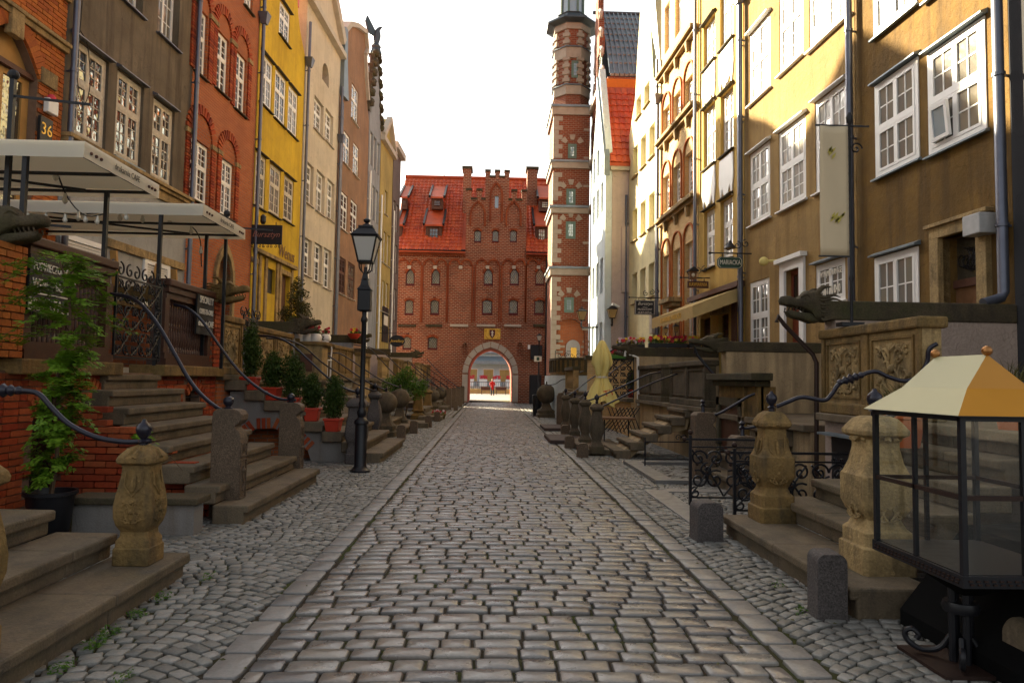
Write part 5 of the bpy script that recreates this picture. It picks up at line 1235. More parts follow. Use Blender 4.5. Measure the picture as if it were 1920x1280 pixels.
def post(label, x, y, z=0, h=1.08, prof=BAL, mat='stone', s=1.0, rz=0, deco=True, group='carved stone stair posts', ball=True, ch=.13):
    k = h/prof[-1][1]; t = thing('stone_post', label, 'post', (x, y, z), rz, group)
    b = sq_rings([(a*s, c*k) for a, c in prof], ch=ch); b.build('shaft', M[mat], t, True, ang=34, bevel=.006)
    if deco:
        hb = .56*k
        for q_ in range(4):
            b = B(); 
            carve(b, -.10*s, .10*s, .38*k, .62*k, -.172*s, .5, q_)
            m0 = 0
            b.tube([(-.075*s, -.134*s, .86*k), (-.08*s, -.150*s, .74*k), (0, -.168*s, .64*k), (.08*s, -.150*s, .74*k), (.075*s, -.134*s, .86*k)], .008, 5)
            b.tube([(0, -.135*s, .83*k), (0, -.155*s, .74*k), (0, -.165*s, .68*k)], [.012, .022, .01], 6)
            b.xf(Matrix.Rotation(q_*math.pi/2, 4, 'Z')); b.build('carving', M[mat], t, True)
        b = B()
        for i in range(12): a = i*math.pi/6; b.tube([(.165*s*math.cos(a), .165*s*math.sin(a), .985*k), (.12*s*math.cos(a+.2), .12*s*math.sin(a+.2), 1.04*k), (.03*s*math.cos(a), .03*s*math.sin(a), 1.09*k)], [.022, .028, .012], 5)
        b.build('leaf_cap', M[mat], t, True)
    if ball:
        b = B(); zt = prof[-1][1]*k; b.lathe([(.03, zt-.02), (.03, zt+.03), (.045, zt+.04), (.02, zt+.06), (.05, zt+.10), (.058, zt+.13), (.05, zt+.165), (.02, zt+.19), (.012, zt+.21)], 0, 0, 12); b.build('finial', M['rail'], t, True)
    return t
def ball_post(label, x, y, r, zc, mat='stonegrey', fin=True):
    t = thing('ball_post', label, 'post', (x, y, 0), rnd.uniform(-.05, .05), 'round stone balls on pedestals')
    b = sq_rings([(r*.95, 0), (r*.95, .14), (r*.85, .17), (r*.85, .30), (r*.55, .38), (r*.32, zc-r*.90), (r*.3, zc-r*.8)], ch=.1); b.build('pedestal', M[mat], t, True, ang=40)
    B().sphere((0, 0, zc), r, 28, 18).build('ball', M[mat], t, True, ang=180)
    if fin: B().lathe([(.03, zc+r-.02), (.035, zc+r+.02), (.02, zc+r+.04), (.045, zc+r+.08), (.02, zc+r+.12)], 0, 0, 8).build('finial', M['rail'], t, True)
    return t
def bollard(label, x, y, w_, d_, h_, mat='granite', rz=0, r=.1):
    w_ *= .84; d_ *= .84; n = 6; top = [(w_/2 - w_*.30*(1-math.cos(math.pi/2*i/n)) , h_ - w_*.32 + w_*.32*math.sin(math.pi/2*i/n)) for i in range(n+1)]
    poly = [(-w_/2-.02, 0), (w_/2+.02, 0), (w_/2, .06)] + top + [(-a, c) for a, c in top[::-1]][1:] + [(-w_/2, .06)]
    b = B().prism(poly, -d_/2, d_/2); o = b.build('bollard', M[mat], None, True, bevel=.025, ang=50, loc=(x, y, -.03), rz=rz); tag(o, label, 'bollard', 'guard stones by the steps'); return o
def rail(label, pts, r=.021, grip=None, group='curved iron handrails', name='handrail'):
    p = catmull(pts, 6); t = B().tube(p, r, 8).build(name, M['rail'], None, True, ang=60)
    if grip:   # turned thickening part of the way along
        b = B(); i = int(grip*len(p)); q0, q1 = p[i-2], p[i+2]; d = (q1-q0); L_ = .28; c = (q0+q1)/2; d = d.normalized()
        rs = [.022,.035,.025,.045,.03,.055,.03,.045,.025,.035,.022]; b.tube([c + d*L_*(k/10-.5) for k in range(11)], rs, 10); b.build('turned_grip', M['rail'], t, True)
    return tag(t, label, 'handrail', group)
def gargoyle_beam(parent, xa, xb, y, z, h=.28, d=.34, side=1, mat='stonedark', head=True):
    """stone gutter beam from the facade (xa) to the street end (xb); side = +1 when it points to +X"""
    b = B(); b.box(min(xa, xb), max(xa, xb), y-d/2, y+d/2, z-h, z); b.build('gutter_beam', M[mat], parent, bevel=.02)
    if not head: return
    s = side; H = h*1.2; X = lambda t: xb + s*t*.78; Z = lambda t: z + (t-.5)*H
    # side silhouette of a beast with open jaws, thick as it is wide, then ears, eyes, mane and teeth
    up_ = [(-.10, -.40), (-.10, .60), (.0, .85), (.10, .98), (.18, .92), (.24, .98), (.30, .80), (.40, .62), (.50, .60), (.58, .72), (.66, .70), (.70, .52), (.68, .34), (.58, .30), (.50, .24), (.40, .22), (.30, .14), (.22, .02), (.16, -.10), (.10, -.36)]
    lo = [(.02, -.40), (.12, -.10), (.20, -.02), (.32, .02), (.44, .04), (.54, .10), (.60, .04), (.56, -.16), (.44, -.26), (.30, -.34), (.16, -.46)]
    g_ = B()
    for prof, th in ((up_, .125), (lo, .10)):
        n0 = len(prof); rings = []
        cx_ = sum(a for a, c in prof)/n0; cz_ = sum(c for a, c in prof)/n0
        for yo, k in ((-th, .70), (-th*.82, .90), (-th*.4, 1.0), (th*.4, 1.0), (th*.82, .90), (th, .70)):
            rings.append([(X(cx_+(a-cx_)*k), y+yo*(1.15-.55*max(0, a)), Z(cz_+(c-cz_)*k)) for a, c in prof])
        if s < 0: rings = rings[::-1]
        g_.loft(rings)
    hd_ = g_.build('gargoyle', M[mat], parent, True, ang=75); g_ = B()
    for sy in (-1, 1):
        yo = y + sy*.115
        g_.sphere((X(.30), yo-sy*.012, Z(.58)), .026, 8, 6); g_.tube(catmull([(X(.20), yo, Z(.56)), (X(.28), yo+sy*.012, Z(.76)), (X(.38), yo-sy*.01, Z(.64))], 3), .014, 5)
        g_.tube(scroll((X(.60), Z(.52)), .03, 1, 0, 1, y+sy*.075, 8), .009, 4)
        g_.tube(catmull([(X(.12), yo, Z(.74)), (X(.02), yo+sy*.03, Z(1.06)), (X(-.12), yo+sy*.03, Z(1.10))], 3), [.03, .034, .036, .03, .022, .014, .006], 6)
        for k in range(7): zk = .72-.16*k; g_.tube(catmull([(X(.12-.015*k), yo+sy*.0, Z(zk)), (X(.0), yo+sy*.035, Z(zk-.10+.05*(k % 2))), (X(-.16), yo+sy*.03, Z(zk+.02)), (X(-.30-.03*(k % 3)), yo+sy*.012, Z(zk-.06))], 3), [.012,.018,.022,.024,.024,.022,.018,.014,.009,.005], 5)
        for k in range(5): xx = .30+.065*k; g_.tube([(X(xx), y+sy*.07, Z(.22)), (X(xx+.01), y+sy*.068, Z(.08))], [.012, .003], 4); g_.tube([(X(xx+.02), y+sy*.06, Z(.02)), (X(xx+.02), y+sy*.06, Z(.13))], [.010, .003], 4)
    stuff(g_.build('mane', M[mat], hd_, True, ang=60))
def leaf_cloud(b, blobs, n, size, seed=1, flat=.5):
    r = random.Random(seed); tot = sum(q[3]**3 for q in blobs)
    for (cx, cy, cz, rr) in blobs:
        for _ in range(max(4, int(n*rr**3/tot))):
            d = Vector((r.gauss(0,1), r.gauss(0,1), r.gauss(0,1))).normalized() * rr * (r.random()**.45)
            u = Vector((r.gauss(0,1), r.gauss(0,1), r.gauss(0,flat))).normalized(); v_ = u.cross(Vector((r.gauss(0,1), r.gauss(0,1), r.gauss(0,1)))).normalized()
            s_ = size*r.uniform(.6, 1.3); c = Vector((cx, cy, cz)) + d
            b.add([c - u*s_, c - v_*s_*.35, c + u*s_, c + v_*s_*.35], [(0,1,2,3)])
    return b
def stairs(label, side, xs, ys0, ys1, rise, z0=0, xtop=None, mat='step', cuts=()):
    """steps climbing away from the street; xs = front edge of each step, side=-1 climbs towards -X"""
    t = thing('stone_stairs', label, 'stairs', (xs[0], ys0[0], 0), 0, 'stone stairs up to the terraces'); ox, oy = xs[0], ys0[0]
    for i, xf_ in enumerate(xs):
        z = z0 + rise*(i+1); xb_ = (xs[i+1] if i+1 < len(xs) else xtop) + side*.06; zb = max(z - rise*1.02, -.05) if i else -.06
        nose = .05; pr = [(xf_, z-.085), (xf_, z-.004), (xb_, z), (xb_, zb), (xf_+side*nose, zb), (xf_+side*nose, z-.085)]
        ed = [ys0[i]] + [c_ + .35*(i % 2) for c_ in cuts if ys0[i] < c_ + .35*(i % 2) < ys1[i]-.2] + [ys1[i]]
        for ya_, yb_ in zip(ed, ed[1:]):
            b = B(); b.prism(pr, -(yb_-.003), -(ya_+.003))
            b.xf(Matrix.Scale(-1, 4, (0, 1, 0))); b.f = [f[::-1] for f in b.f]; b.xf(Matrix.Translation((-ox, -oy, rnd.uniform(-.003, .003))))
            b.build('step', M[mat], t, bevel=.018)
    return t
XL = -5.0; FT = Frame(XL, 0, math.atan2(1, 0)); lt = lambda x, y, yl=0: FT.px(x, y, yl)
ZF = 1.72
# ================================================================== LEFT TERRACE 1 (brick, cafe)
T1 = thing('brick_terrace', 'red brick cafe terrace with dark wooden balustrades and an arched cellar door', 'terrace', (XL, 0, 0), FT.a)
y0_, y1_ = 5.2, 12.9
b = B(); b.box(y0_, y1_, .06, 4.2, 0, ZF-.08)
da, _ = lt(66, 850); db, _ = lt(200, 850); dz1 = lt(140, 733)[1]; hole = arch_pts(da, db, -.05, dz1-.30, 10, flat_=.30)
wa, wz0 = lt(352, 780); wb, wz1 = lt(380, 726); hw = arch_pts(wa, wb, wz0, wz1-.12, 8)
b = B(); b.plate([(y0_, 0), (da, 0)] + hole[2:][::-1][0:] + [(db, 0), (y1_, 0), (y1_, ZF-.1), (y0_, ZF-.1)], [hw], .05, .3); b.build('wall_core', M['mortar'], T1)
b = B(); b.box(y0_, da-.02, .31, 3.7, 0, ZF-.1); b.box(da-.02, db+.02, .9, 3.7, 0, ZF-.1); b.box(db+.02, y1_, .31, 3.7, 0, ZF-.1); b.build('terrace_core', M['mortar'], T1)
zl0 = ZF-.12
bx = brick_face(y0_, y1_-.02, 0, zl0, .05, [hole, hw, [(x, z) for x, z in hole]], L=.24, H=.075)
hole2 = arch_pts(da-.02, db+.02, -.1, dz1-.30, 10, flat_=.52); hw2 = arch_pts(wa-.1, wb+.1, wz0, wz1-.1, 8)
bx = [q_ for q_ in bx if not inside(q_[0], q_[2], hole2) and not inside(q_[0], q_[2], hw2)]
WM1 = Matrix.Translation(FT.o) @ Matrix.Rotation(FT.a, 4, 'Z')
brick_wall(T1, bx, M['brickpart'], world=WM1)
for (a, e, zs, ris, n, ln) in ((da, db, dz1-.30, .30, 22, .23), (wa, wb, wz1-.14, .16, 7, .13)):
    for i in range(n):
        t_ = (i+.5)/n; x_ = e-(e-a)*t_; z_ = zs+ris*math.sin(math.pi*t_); an = math.atan2(ris*math.pi*math.cos(math.pi*t_), -(e-a))
        b = B(); wv = math.hypot(e-a, ris)/n*.42; b.box(-wv, wv, -.02, .10, .0, ln); b.xf(Matrix.Translation((x_, .02, z_)) @ Matrix.Rotation(-(an-math.pi), 4, 'Y')); b.build('arch_brick', M['brickpart'], T1)
d_ = B().prism([(x, z) for x, z in hole], .26, .31).build('cellar_door', M['wood'], T1)
for k in range(5): x = da + (db-da)*(k+.5)/5; B().box(x-.004, x+.004, .252, .262, 0, dz1-.1).build('plank_joint', M['black'], d_)
for zz_ in (.30, .95):
    b = B(); b.box(da+.02, db-.35, .235, .258, zz_, zz_+.035)
    for s_ in (-1, 1): b.tube(scroll((da+.25, zz_+.02+s_*.09), .07, 1.1, -s_*math.pi/2, s_, .24), .012, 5); b.tube(scroll((da+.5, zz_+.02+s_*.06), .05, 1.1, -s_*math.pi/2, s_, .24), .010, 5)
    b.build('strap_hinge', M['black'], d_, True)
b = B()
for k in range(4): z = wz0+.08+k*.11; b.box(wa, wb, .06, .08, z, z+.02)
b.build('cellar_window_bars', M['black'], T1); B().prism(hw, .2, .22).build('cellar_window', M['soil'], T1)
pa, pz = lt(232, 495); ga, gb = lt(212, 600)[0], lt(303, 600)[0]; fa = lt(311, 600)[0]; fb_ = lt(396, 600)[0]; na = lt(36, 600)[0]
for (a, e) in ((na-.1, ga+.1), (gb-.08, y1_)): B().box(a, e, -.12, .42, ZF-.14, ZF+.03).build('ledge', M['stone'], T1, bevel=.02)
# brick piers carrying the gutter beams
for (a, e) in ((na-.45, na), (fb_+.02, fb_+.40)):
    bx = brick_face(a, e, ZF+.03, 2.93, -.03, L=.24, H=.075, depth=.05) + [(0, 0, 0, 0, 0, 0)][:0]
    side = []
    z = ZF+.03; k = 0
    while z < 2.9:
        yv = -.03 - (.0 if k % 2 else .0); 
        side.append((a-.02, .10, z+.037, .05, .2 if k % 2 else .24, .062)); z += .075; k += 1
    p_ = B().box(a, e, -.02, .45, ZF+.03, 2.93).build('pier', M['mortar'], T1); brick_wall(p_, bx+side, M['brickpart'] if a > 9 else M['orangepart'], 300, world=WM1)
# near and far wooden balustrades
def balustrade(a, e, parent):
    z0, z1 = ZF+.03, ZF+1.36; p = bpy.data.objects.new('balustrade', None); 
    m = B().box(a, e, -.08, .30, z1-.11, z1).build('balustrade', M['wood'], parent, bevel=.02); m['label'] = 'dark wooden balustrade'
    b = B(); b.box(a+.03, e-.03, -.04, .22, z1-.20, z1-.11); b.box(a+.06, e-.06, .0, .16, z1-.30, z1-.20); b.box(a, e, -.05, .24, z0, z0+.10); b.box(a+.04, e-.04, -.01, .18, z0+.10, z0+.19); b.box(a, a+.14, -.01, .2, z0+.19, z1-.3); b.box(e-.14, e, -.01, .2, z0+.19, z1-.3); b.build('panel_frame', M['wood'], m)
    n = int((e-a-.28)/.085); zb_, zt_ = z0+.19, z1-.30; h_ = zt_-zb_
    me = None
    for i in range(n):
        x = a+.14+(e-a-.28)*(i+.5)/n
        if me is None:
            q_ = B(); q_.lathe([(r_, h_*t) for r_, t in ((.03,0),(.03,.08),(.015,.10),(.024,.16),(.034,.28),(.026,.40),(.016,.46),(.028,.50),(.016,.54),(.022,.60),(.030,.72),(.022,.84),(.015,.9),(.03,.92),(.03,1))], 0, 0, 8); me = q_.mesh('baluster', M['wood'], True, 50)
        link('baluster', me, m, (x, .1, zb_))
    return m
bal1 = balustrade(na+.03, ga-.05, T1); bal2 = balustrade(fa-.06, fb_, T1)
x0, z0 = lt(46, 580); x1, z1 = lt(112, 512); s1 = B().box(x0-.05, x1+.1, -.07, -.045, z0-.02, z1+.12).build('menu_sign', M['signblack'], bal1)
cxs = (x0+x1)/2+.02; hh = (z1+.12-z0); 
for i, (s_, sz_) in enumerate((('PODWIECZOREK', .13), ('WINE – BEER', .15), ('BREAKFAST', .20))): text('sign_letters', s_, sz_, M['letter'], s1, (cxs, -.075, z1+.0-.19*i-(.04 if i == 2 else 0)), sx=.72 if i else .6)
B().box(x0, x1+.05, -.078, -.07, z1-.30, z1-.285).build('sign_rule', M['letter'], s1)
x0, z0 = lt(364, 612); x1, z1 = lt(394, 570); s2 = B().box(x0-.05, x1+.02, -.06, -.035, z0-.12, z1+.12).build('menu_sign', M['signblack'], bal2)
for i, (s_, sz_) in enumerate((('SPECIALITY', .17), ('COFFEE-TEA-CAKES', .13), ('drukarnia CAFE', .15))): text('sign_letters', s_, sz_, M['letter'], s2, ((x0+x1)/2, -.068, z1+.02-.20*i), sx=.66 if i != 1 else .5, shear=.2 if i == 2 else 0)
gargoyle_beam(T1, 0, 0, 0, 0) if False else None
# gutter beams are world aligned parts of their own things
def partition(label, y, xf, xend, zt, mat, side, y_th=.3, head=True, hb=.28, floor=0, group='terrace walls topped with gutter beams'):
    t = thing('terrace_wall', label, 'wall', (0, 0, 0), 0, group)
    B().box(min(xf, xend-side*.15), max(xf, xend-side*.15), y-y_th/2, y+y_th/2, floor, zt-hb).build('wall', M[mat], t)
    gargoyle_beam(t, xf, xend, y, zt, h=hb, side=side, head=head); return t
def facadeL(y): return -8.5+.052*y
def facadeR(y): return 7.5-.045*y
gw = thing('gargoyle_gutter', 'mossy stone gargoyle head on the orange brick pier at the left edge', 'gargoyle', (0, 0, 0), 0, 'stone gargoyle gutters')
Yg = na-.22; gargoyle_beam(gw, facadeL(Yg), XL-.15, Yg, 2.93+.24, h=.24)
gw = thing('gargoyle_gutter', 'pale stone gargoyle head on the far brick pier of the cafe terrace', 'gargoyle', (0, 0, 0), 0, 'stone gargoyle gutters')
Yg = fb_+.2; gargoyle_beam(gw, facadeL(Yg), XL+.05, Yg, 2.93+.25, h=.25, d=.3, mat='stone')
# iron gate between the balustrades
gi = thing('iron_gate', 'black wrought iron scroll gate at the top of the brick terrace stairs', 'gate', (XL, 0, 0), FT.a)
def scroll_panel(parent, a, e, z0, z1, y=0, seed=0, top=True, mat='black', r=.012):
    b = B(); 
    for x in (a, e): b.bar((x, y, z0), (x, y, z1), .028)
    b.bar((a, y, z0+.03), (e, y, z0+.03), .025); b.bar((a, y, z1-.06), (e, y, z1-.06), .025); b.build('gate_frame', M[mat], parent)
    w_ = e-a; n = max(1, round(w_/.42)); cw = w_/n; m = max(1, round((z1-z0)/.42)); rh = (z1-z0-.1)/m
    for i in range(n):
        for k in range(m):
            cx, cz = a+cw*(i+.5), z0+.04+rh*(k+.5); b = B()
            for sx in (-1, 1):
                for sz in (-1, 1): b.tube(scroll((cx+sx*cw*.22, cz+sz*rh*.22), min(cw, rh)*.23, 1.25, math.pi*(0 if sx > 0 else 1)+.6*sz, sx*sz, y), r, 6)
            b.tube(catmull([(cx-cw*.45, y, cz-rh*.45), (cx, y, cz-rh*.1), (cx+cw*.45, y, cz+rh*.45)], 3), r, 5); b.tube(catmull([(cx+cw*.45, y, cz-rh*.45), (cx, y, cz+rh*.1), (cx-cw*.45, y, cz+rh*.45)], 3), r, 5)
            b.build('iron_scroll', M[mat], parent, True)
    if top:
        b = B()
        for i in range(n+1):
            cx = a+cw*i
            for sx in (-1, 1): b.tube(scroll((cx+sx*.09, z1+.04), .10, 1.1, math.pi/2, -sx, y), r, 6)
        b.build('cresting', M[mat], parent, True)
scroll_panel(gi, ga+.04, gb-.04, ZF+.08, ZF+1.25)
pw = B().box(10.5, 12.9, 1.1, 1.3, ZF, ZF+1.0).build('planter_wall', M['brickred'], T1); B().box(10.45, 12.9, 1.0, 1.5, ZF+1.0, ZF+1.08).build('planter_coping', M['stone'], pw)
stuff(leaf_cloud(B(), [(10.7+.25*i, 1.25, ZF+1.15, .13) for i in range(8)], 500, .03, 12).build('planter_leaves', M['leafdark'], pw))
# ---- stairs of terrace 1
n = 8; xs = [-2.60-.33*i for i in range(n)]; nr = [7.70, 7.75, 7.85, 7.95, 8.25, 8.35, 8.6, 9.1]; fr_ = [10.9, 10.8, 10.75, 10.7, 10.65, 10.6, 10.6, 10.55]
stairs('wide worn stone stairs rising to the iron gate between two granite pillars, left side', -1, xs, nr, fr_, ZF/(n+.6), xtop=XL-.1)
cw = thing('stair_side_wall', 'brick side wall under the cafe stairs with a low mossy coping', 'wall', (0, 0, 0))
bx = []
z = 0
Fs = Frame(0, 8.05, 0)
def under(xx): 
    i = sum(1 for a in xs if xx < a); return max(0, (i)*ZF/(n+.6)-.20)
for j in range(18):
    zc_ = .04+.077*j; x = -4.95 + (.12 if j % 2 else 0)
    while x < -3.1:
        if under(x-.12) > zc_: bx.append((x+.12, 0, zc_, .235, .12, .064))
        x += .25
pl2 = [(xs[0]-.05, -.05)] + [q for i in range(n) for q in ((xs[i]-.06, max(.0, i*ZF/(n+.6)-.14)), (xs[i]-.06 if i == n-1 else xs[i+1]-.06, max(.0, (i+1)*ZF/(n+.6)-.14)))] + [(-4.98, ZF-.25), (-4.98, -.05)]
B().prism(pl2, .05, .2).build('core', M['mortar'], cw)
cw.location = (0, 8.12, 0); brick_wall(cw, bx, M['brickpart'], world=Matrix.Translation((0, 8.12, 0)))
lw = thing('low_retaining_wall', 'low rendered wall with dark stone coping below the cafe stairs', 'wall', (0, 7.25, 0))
B().box(-4.15, -2.95, -.1, .12, -.3, .30).build('wall', M['terr_grey'], lw); B().box(-4.2, -2.9, -.16, .2, .30, .37).build('coping', M['stonedark'], lw, bevel=.015)
def pillar(label, x, y, h, mir=1):
    t = thing('granite_pillar', label, 'pillar', (x, y, 0), 0, 'carved granite stair pillars'); s = h/1.18
    poly = [(-.16,0),(.17,0),(.17,.86),(.15,.93),(.10,.97),(.10,1.0),(.135,1.02),(.17,1.06),(.17,1.12),(.14,1.16),(.08,1.18),(-.11,1.18),(-.15,1.15),(-.16,1.10)]
    B().prism([(a, c*s) for a, c in poly], -.11, .12).build('shaft', M['granite'], t, True, bevel=.02, ang=35)
    b = B()
    for (z0, z1) in ((.20, .62), (.66, .80)): 
        for yy in (-.09, .09): b.box(.165, .182, yy-.008, yy+.008, z0*s, z1*s)
        for zz_ in (z0, z1): b.box(.165, .182, -.09, .09, zz_*s-.008, zz_*s+.008)
    b.tube([(.175, 0, .28*s), (.175, .03, .36*s), (.175, -.02, .44*s), (.175, .0, .55*s)], .014, 5); b.sphere((.175, 0, .5*s), .035, 8, 6); b.build('carving', M['granite'], t, True)
    text('carved_letters', 'ERMAN', .11, M['granite'], t, (.174, 0, .73*s), rot=(R(90), 0, R(90)), sx=.6)
    b = B(); b.lathe([(.05, 1.17*s), (.055, 1.19*s), (.03, 1.2*s), (.03, 1.21*s), (.055, 1.235*s), (.062, 1.265*s), (.05, 1.30*s), (.02, 1.32*s)], -.02, 0, 14); b.build('finial', M['rail'], t, True)
pillar('speckled granite pillar with carved golden street face, nearer of the two at the cafe stairs', -3.0, 8.15, 1.22)
pillar('speckled granite pillar with carved street face, farther of the two at the cafe stairs', -3.08, 10.95, 1.2)
Y2 = lambda pts, ya, yb: [P(x, y, ya+(yb-ya)*i/(len(pts)-1)) for i, (x, y) in enumerate(pts)]
rail('thick dark handrail sweeping from the nearer granite pillar up to the iron gate', Y2([(447, 775), (418, 770), (383, 745), (355, 712), (330, 668), (300, 615), (272, 578), (245, 558), (208, 551)], 8.15, 9.2), .024)
rail('dark handrail curving from the farther granite pillar up to the wooden balustrade with white sign', Y2([(555, 750), (520, 746), (480, 724), (445, 692), (410, 646), (379, 602), (352, 578), (326, 571)], 10.95, 11.0), .022)
# ---- first stairs at the left edge
stairs('broad low stone steps at the bottom left corner carrying two carved posts', -1, [-2.37, -2.86, -3.28, -3.7, -4.1, -4.5], [2.0]*6, [5.72, 5.55, 5.45, 5.4, 5.4, 5.4], .19, xtop=-5.0, cuts=(3.15, 4.62))
post('yellowish carved stone post with finial on the bottom left steps, farther one', -2.63, 5.40, .19, .86, s=.82)
post('carved stone post cut by the left edge of the frame', -2.60, 3.52, .19, .98, s=.95)
rail('dark handrail with turned grip curving left from the carved post at bottom left', Y2([(283, 826), (235, 828), (180, 819), (130, 795), (98, 765), (72, 738), (40, 732), (0, 732), (-60, 730)], 5.4, 5.4), .02, grip=.84)
rail('short dark handrail rising left from the frame edge post', Y2([(-60, 905), (-120, 860), (-200, 760), (-320, 740)], 3.5, 3.5), .02)
# ---- potted sapling
pt_ = thing('potted_sapling', 'tall feathery light green sapling in a black tub against the cellar door', 'plant', (-4.25, 6.95, 0))
b = B(); b.lathe([(.16, 0), (.165, .01), (.21, .42), (.235, .425), (.235, .46), (.215, .46), (.20, .40), (.01, .40)], 0, 0, 20); b.build('tub', M['black'], pt_, True, ang=30)
b = B(); tr = catmull([(0, 0, .38), (.03, .02, .9), (-.02, .0, 1.4), (.06, .05, 1.9), (.02, .1, 2.35), (-.1, .1, 2.75)], 4); b.tube(tr, [.022*(1-.6*i/(len(tr)-1)) for i in range(len(tr))], 6)
fr = []; r2 = random.Random(5)
for i in range(165):
    t_ = r2.uniform(.08, 1); z = .45 + 2.35*t_; base = tr[min(len(tr)-1, int(t_*(len(tr)-1)))]
    az = r2.uniform(0, 2*math.pi); spread = .50*(1 - abs(t_-.62)*.6) * r2.uniform(.45, 1) * (1.2 if t_ > .62 else (.5 if .42 < t_ else .68))
    tip = base + Vector((math.cos(az)*spread*1.15 + (.1 if .3 < t_ < .6 else -.05), math.sin(az)*spread, r2.uniform(-.12, .22)))
    fr.append((base, tip))
b2 = B()
for base, tip in fr:
    mid = (base+tip)/2 + Vector((0, 0, .07)); pth = catmull([base, mid, tip], 4); b.tube(pth, .003, 3)
    for k in range(3, len(pth)):
        c = pth[k]; d = (pth[k]-pth[k-1]).normalized(); sidev = d.cross(Vector((0, 0, 1))).normalized()
        for q in range(4):
            o_ = c + Vector((r2.gauss(0, .022), r2.gauss(0, .022), r2.gauss(0, .018)))
            for sg in (-1, 1):
                for m_ in range(2):
                    e0 = o_ + d*.016*m_; e1 = e0 + sidev*sg*r2.uniform(.032, .058) + d*.014 + Vector((0, 0, r2.uniform(-.012, .006))); wv = d*.013
                    b2.add([e0, (e0+e1)/2 - wv, e1, (e0+e1)/2 + wv], [(0,1,2,3)])
b.build('stems', M['bark'], pt_, True); stuff(b2.build('foliage', M['leafbright'], pt_))
sp = thing('young_shoot', 'small bright green maple like shoot with bare twigs behind the carved post', 'plant', (-3.35, 6.9, .37))
b = B(); b.tube(catmull([(0, 0, -.35), (.02, 0, .1), (-.01, 0, .42), (.02, 0, .60)], 4), .006, 5); b.tube(catmull([(-.08, 0, -.35), (-.12, .02, .1), (-.05, 0, .5)], 4), .006, 5); b.tube(catmull([(.02, 0, .2), (.2, 0, .45), (.38, 0, .3)], 4), .003, 4); b.build('stems', M['bark'], sp)
b = leaf_cloud(B(), [(0, 0, .62, .11), (.07, 0, .55, .07), (-.03, 0, .3, .04)], 60, .035, 3); b.build('foliage', M['leafbright'], sp)
# ---- weeds along the first step
wd = B(); r3 = random.Random(9)
for (x, y, n_) in ((-2.33, 5.1, 30), (-2.32, 4.75, 45), (-2.31, 4.4, 60), (-2.30, 4.2, 60), (-2.30, 3.9, 40), (-2.2, 5.6, 24), (-1.9, 3.75, 20), (2.3, 5.5, 20), (2.2, 4.9, 25)):
    leaf_cloud(wd, [(x, y, .02, .05), (x+.03, y+.06, .02, .04)], n_*2, .014, int(abs(x*100)+y*10))
stuff(wd.build('weeds', M['leafmid']), 'small green weeds sprouting from the paving joints beside the steps', 'weeds')
# ---- cafe awnings
def awning(label, ya, yb, zt, xs_, xe, txt, group='white cafe awnings'):
    t = thing('cafe_awning', label, 'awning', (0, 0, 0), 0, group)
    b = B(); d = .16; sag = .05
    b.add([(xe, ya, zt), (xs_, ya, zt), (xs_, yb, zt-.02), (xe, yb, zt-.02), (xe, ya, zt-.03), (xs_, ya, zt-.03), (xs_, yb, zt-.05), (xe, yb, zt-.05)], [(0,1,2,3), (7,6,5,4), (0,4,5,1), (1,5,6,2), (2,6,7,3), (3,7,4,0)]); b.build('roof_cloth', M['canvas'], t)
    for (p_, q_) in (((xe, ya), (xs_, ya)), ((xs_, ya), (xs_, yb)), ((xs_, yb), (xe, yb))):
        n_ = 14; b = B(); vs = []; dx, dy = (q_[0]-p_[0]), (q_[1]-p_[1]); L_ = math.hypot(dx, dy); ox, oy = dy/L_*.01, -dx/L_*.01
        for i in range(n_+1): t_ = i/n_; x, y = p_[0]+dx*t_, p_[1]+dy*t_; w_ = .006*math.sin(i*1.9); vs += [(x, y, zt+.02), (x+ox*w_*80, y+oy*w_*80, zt-d)]
        b.add(vs, [(2*i, 2*i+1, 2*i+3, 2*i+2) for i in range(n_)]); b.build('valance', M['canvas'], t)
    text('awning_letters', txt, .10, M['signblack'], t, (xs_+.012, ya+(yb-ya)*.52, zt-.07), rot=(R(90), 0, R(90)), sx=.9, ext=.001)
    for yy in (ya+.12, ya+.22, ya+.32, yb-.12, yb-.2, yb-.28): B().sphere((xs_+.006, yy, zt-.08), .02, 8, 6).build('awning_mark', M['woodwin'], t)
    b = B()
    for yy in (ya+.05, yb-.05, (ya+yb)/2): b.bar((xe, yy, zt-.10), (xs_-.08, yy, zt-.10), .035)
    b.bar((xs_-.08, ya+.03, zt-.10), (xs_-.08, yb-.03, zt-.10), .035); b.bar((xe, ya+.05, zt-.10), (xs_-.9, yb-.1, zt-.10), .03); b.build('roof_frame', M['black'], t)
    for (x, y) in ((xs_-.65, ya+.05), (xs_-.65, yb-.05)): B().bar((x, y, ZF), (x, y, zt-.1), .05).build('pole', M['black'], t)
    return t
u1 = awning('upper left cafe awning of white canvas over the near balustrade', 7.55, 9.25, 4.10, -4.45, -8.0, 'drukarnia CAFE')
u2 = awning('long white cafe awning over the far end of the brick terrace', 10.55, 12.35, 4.18, -4.40, -8.0, 'drukarnia CAFE')
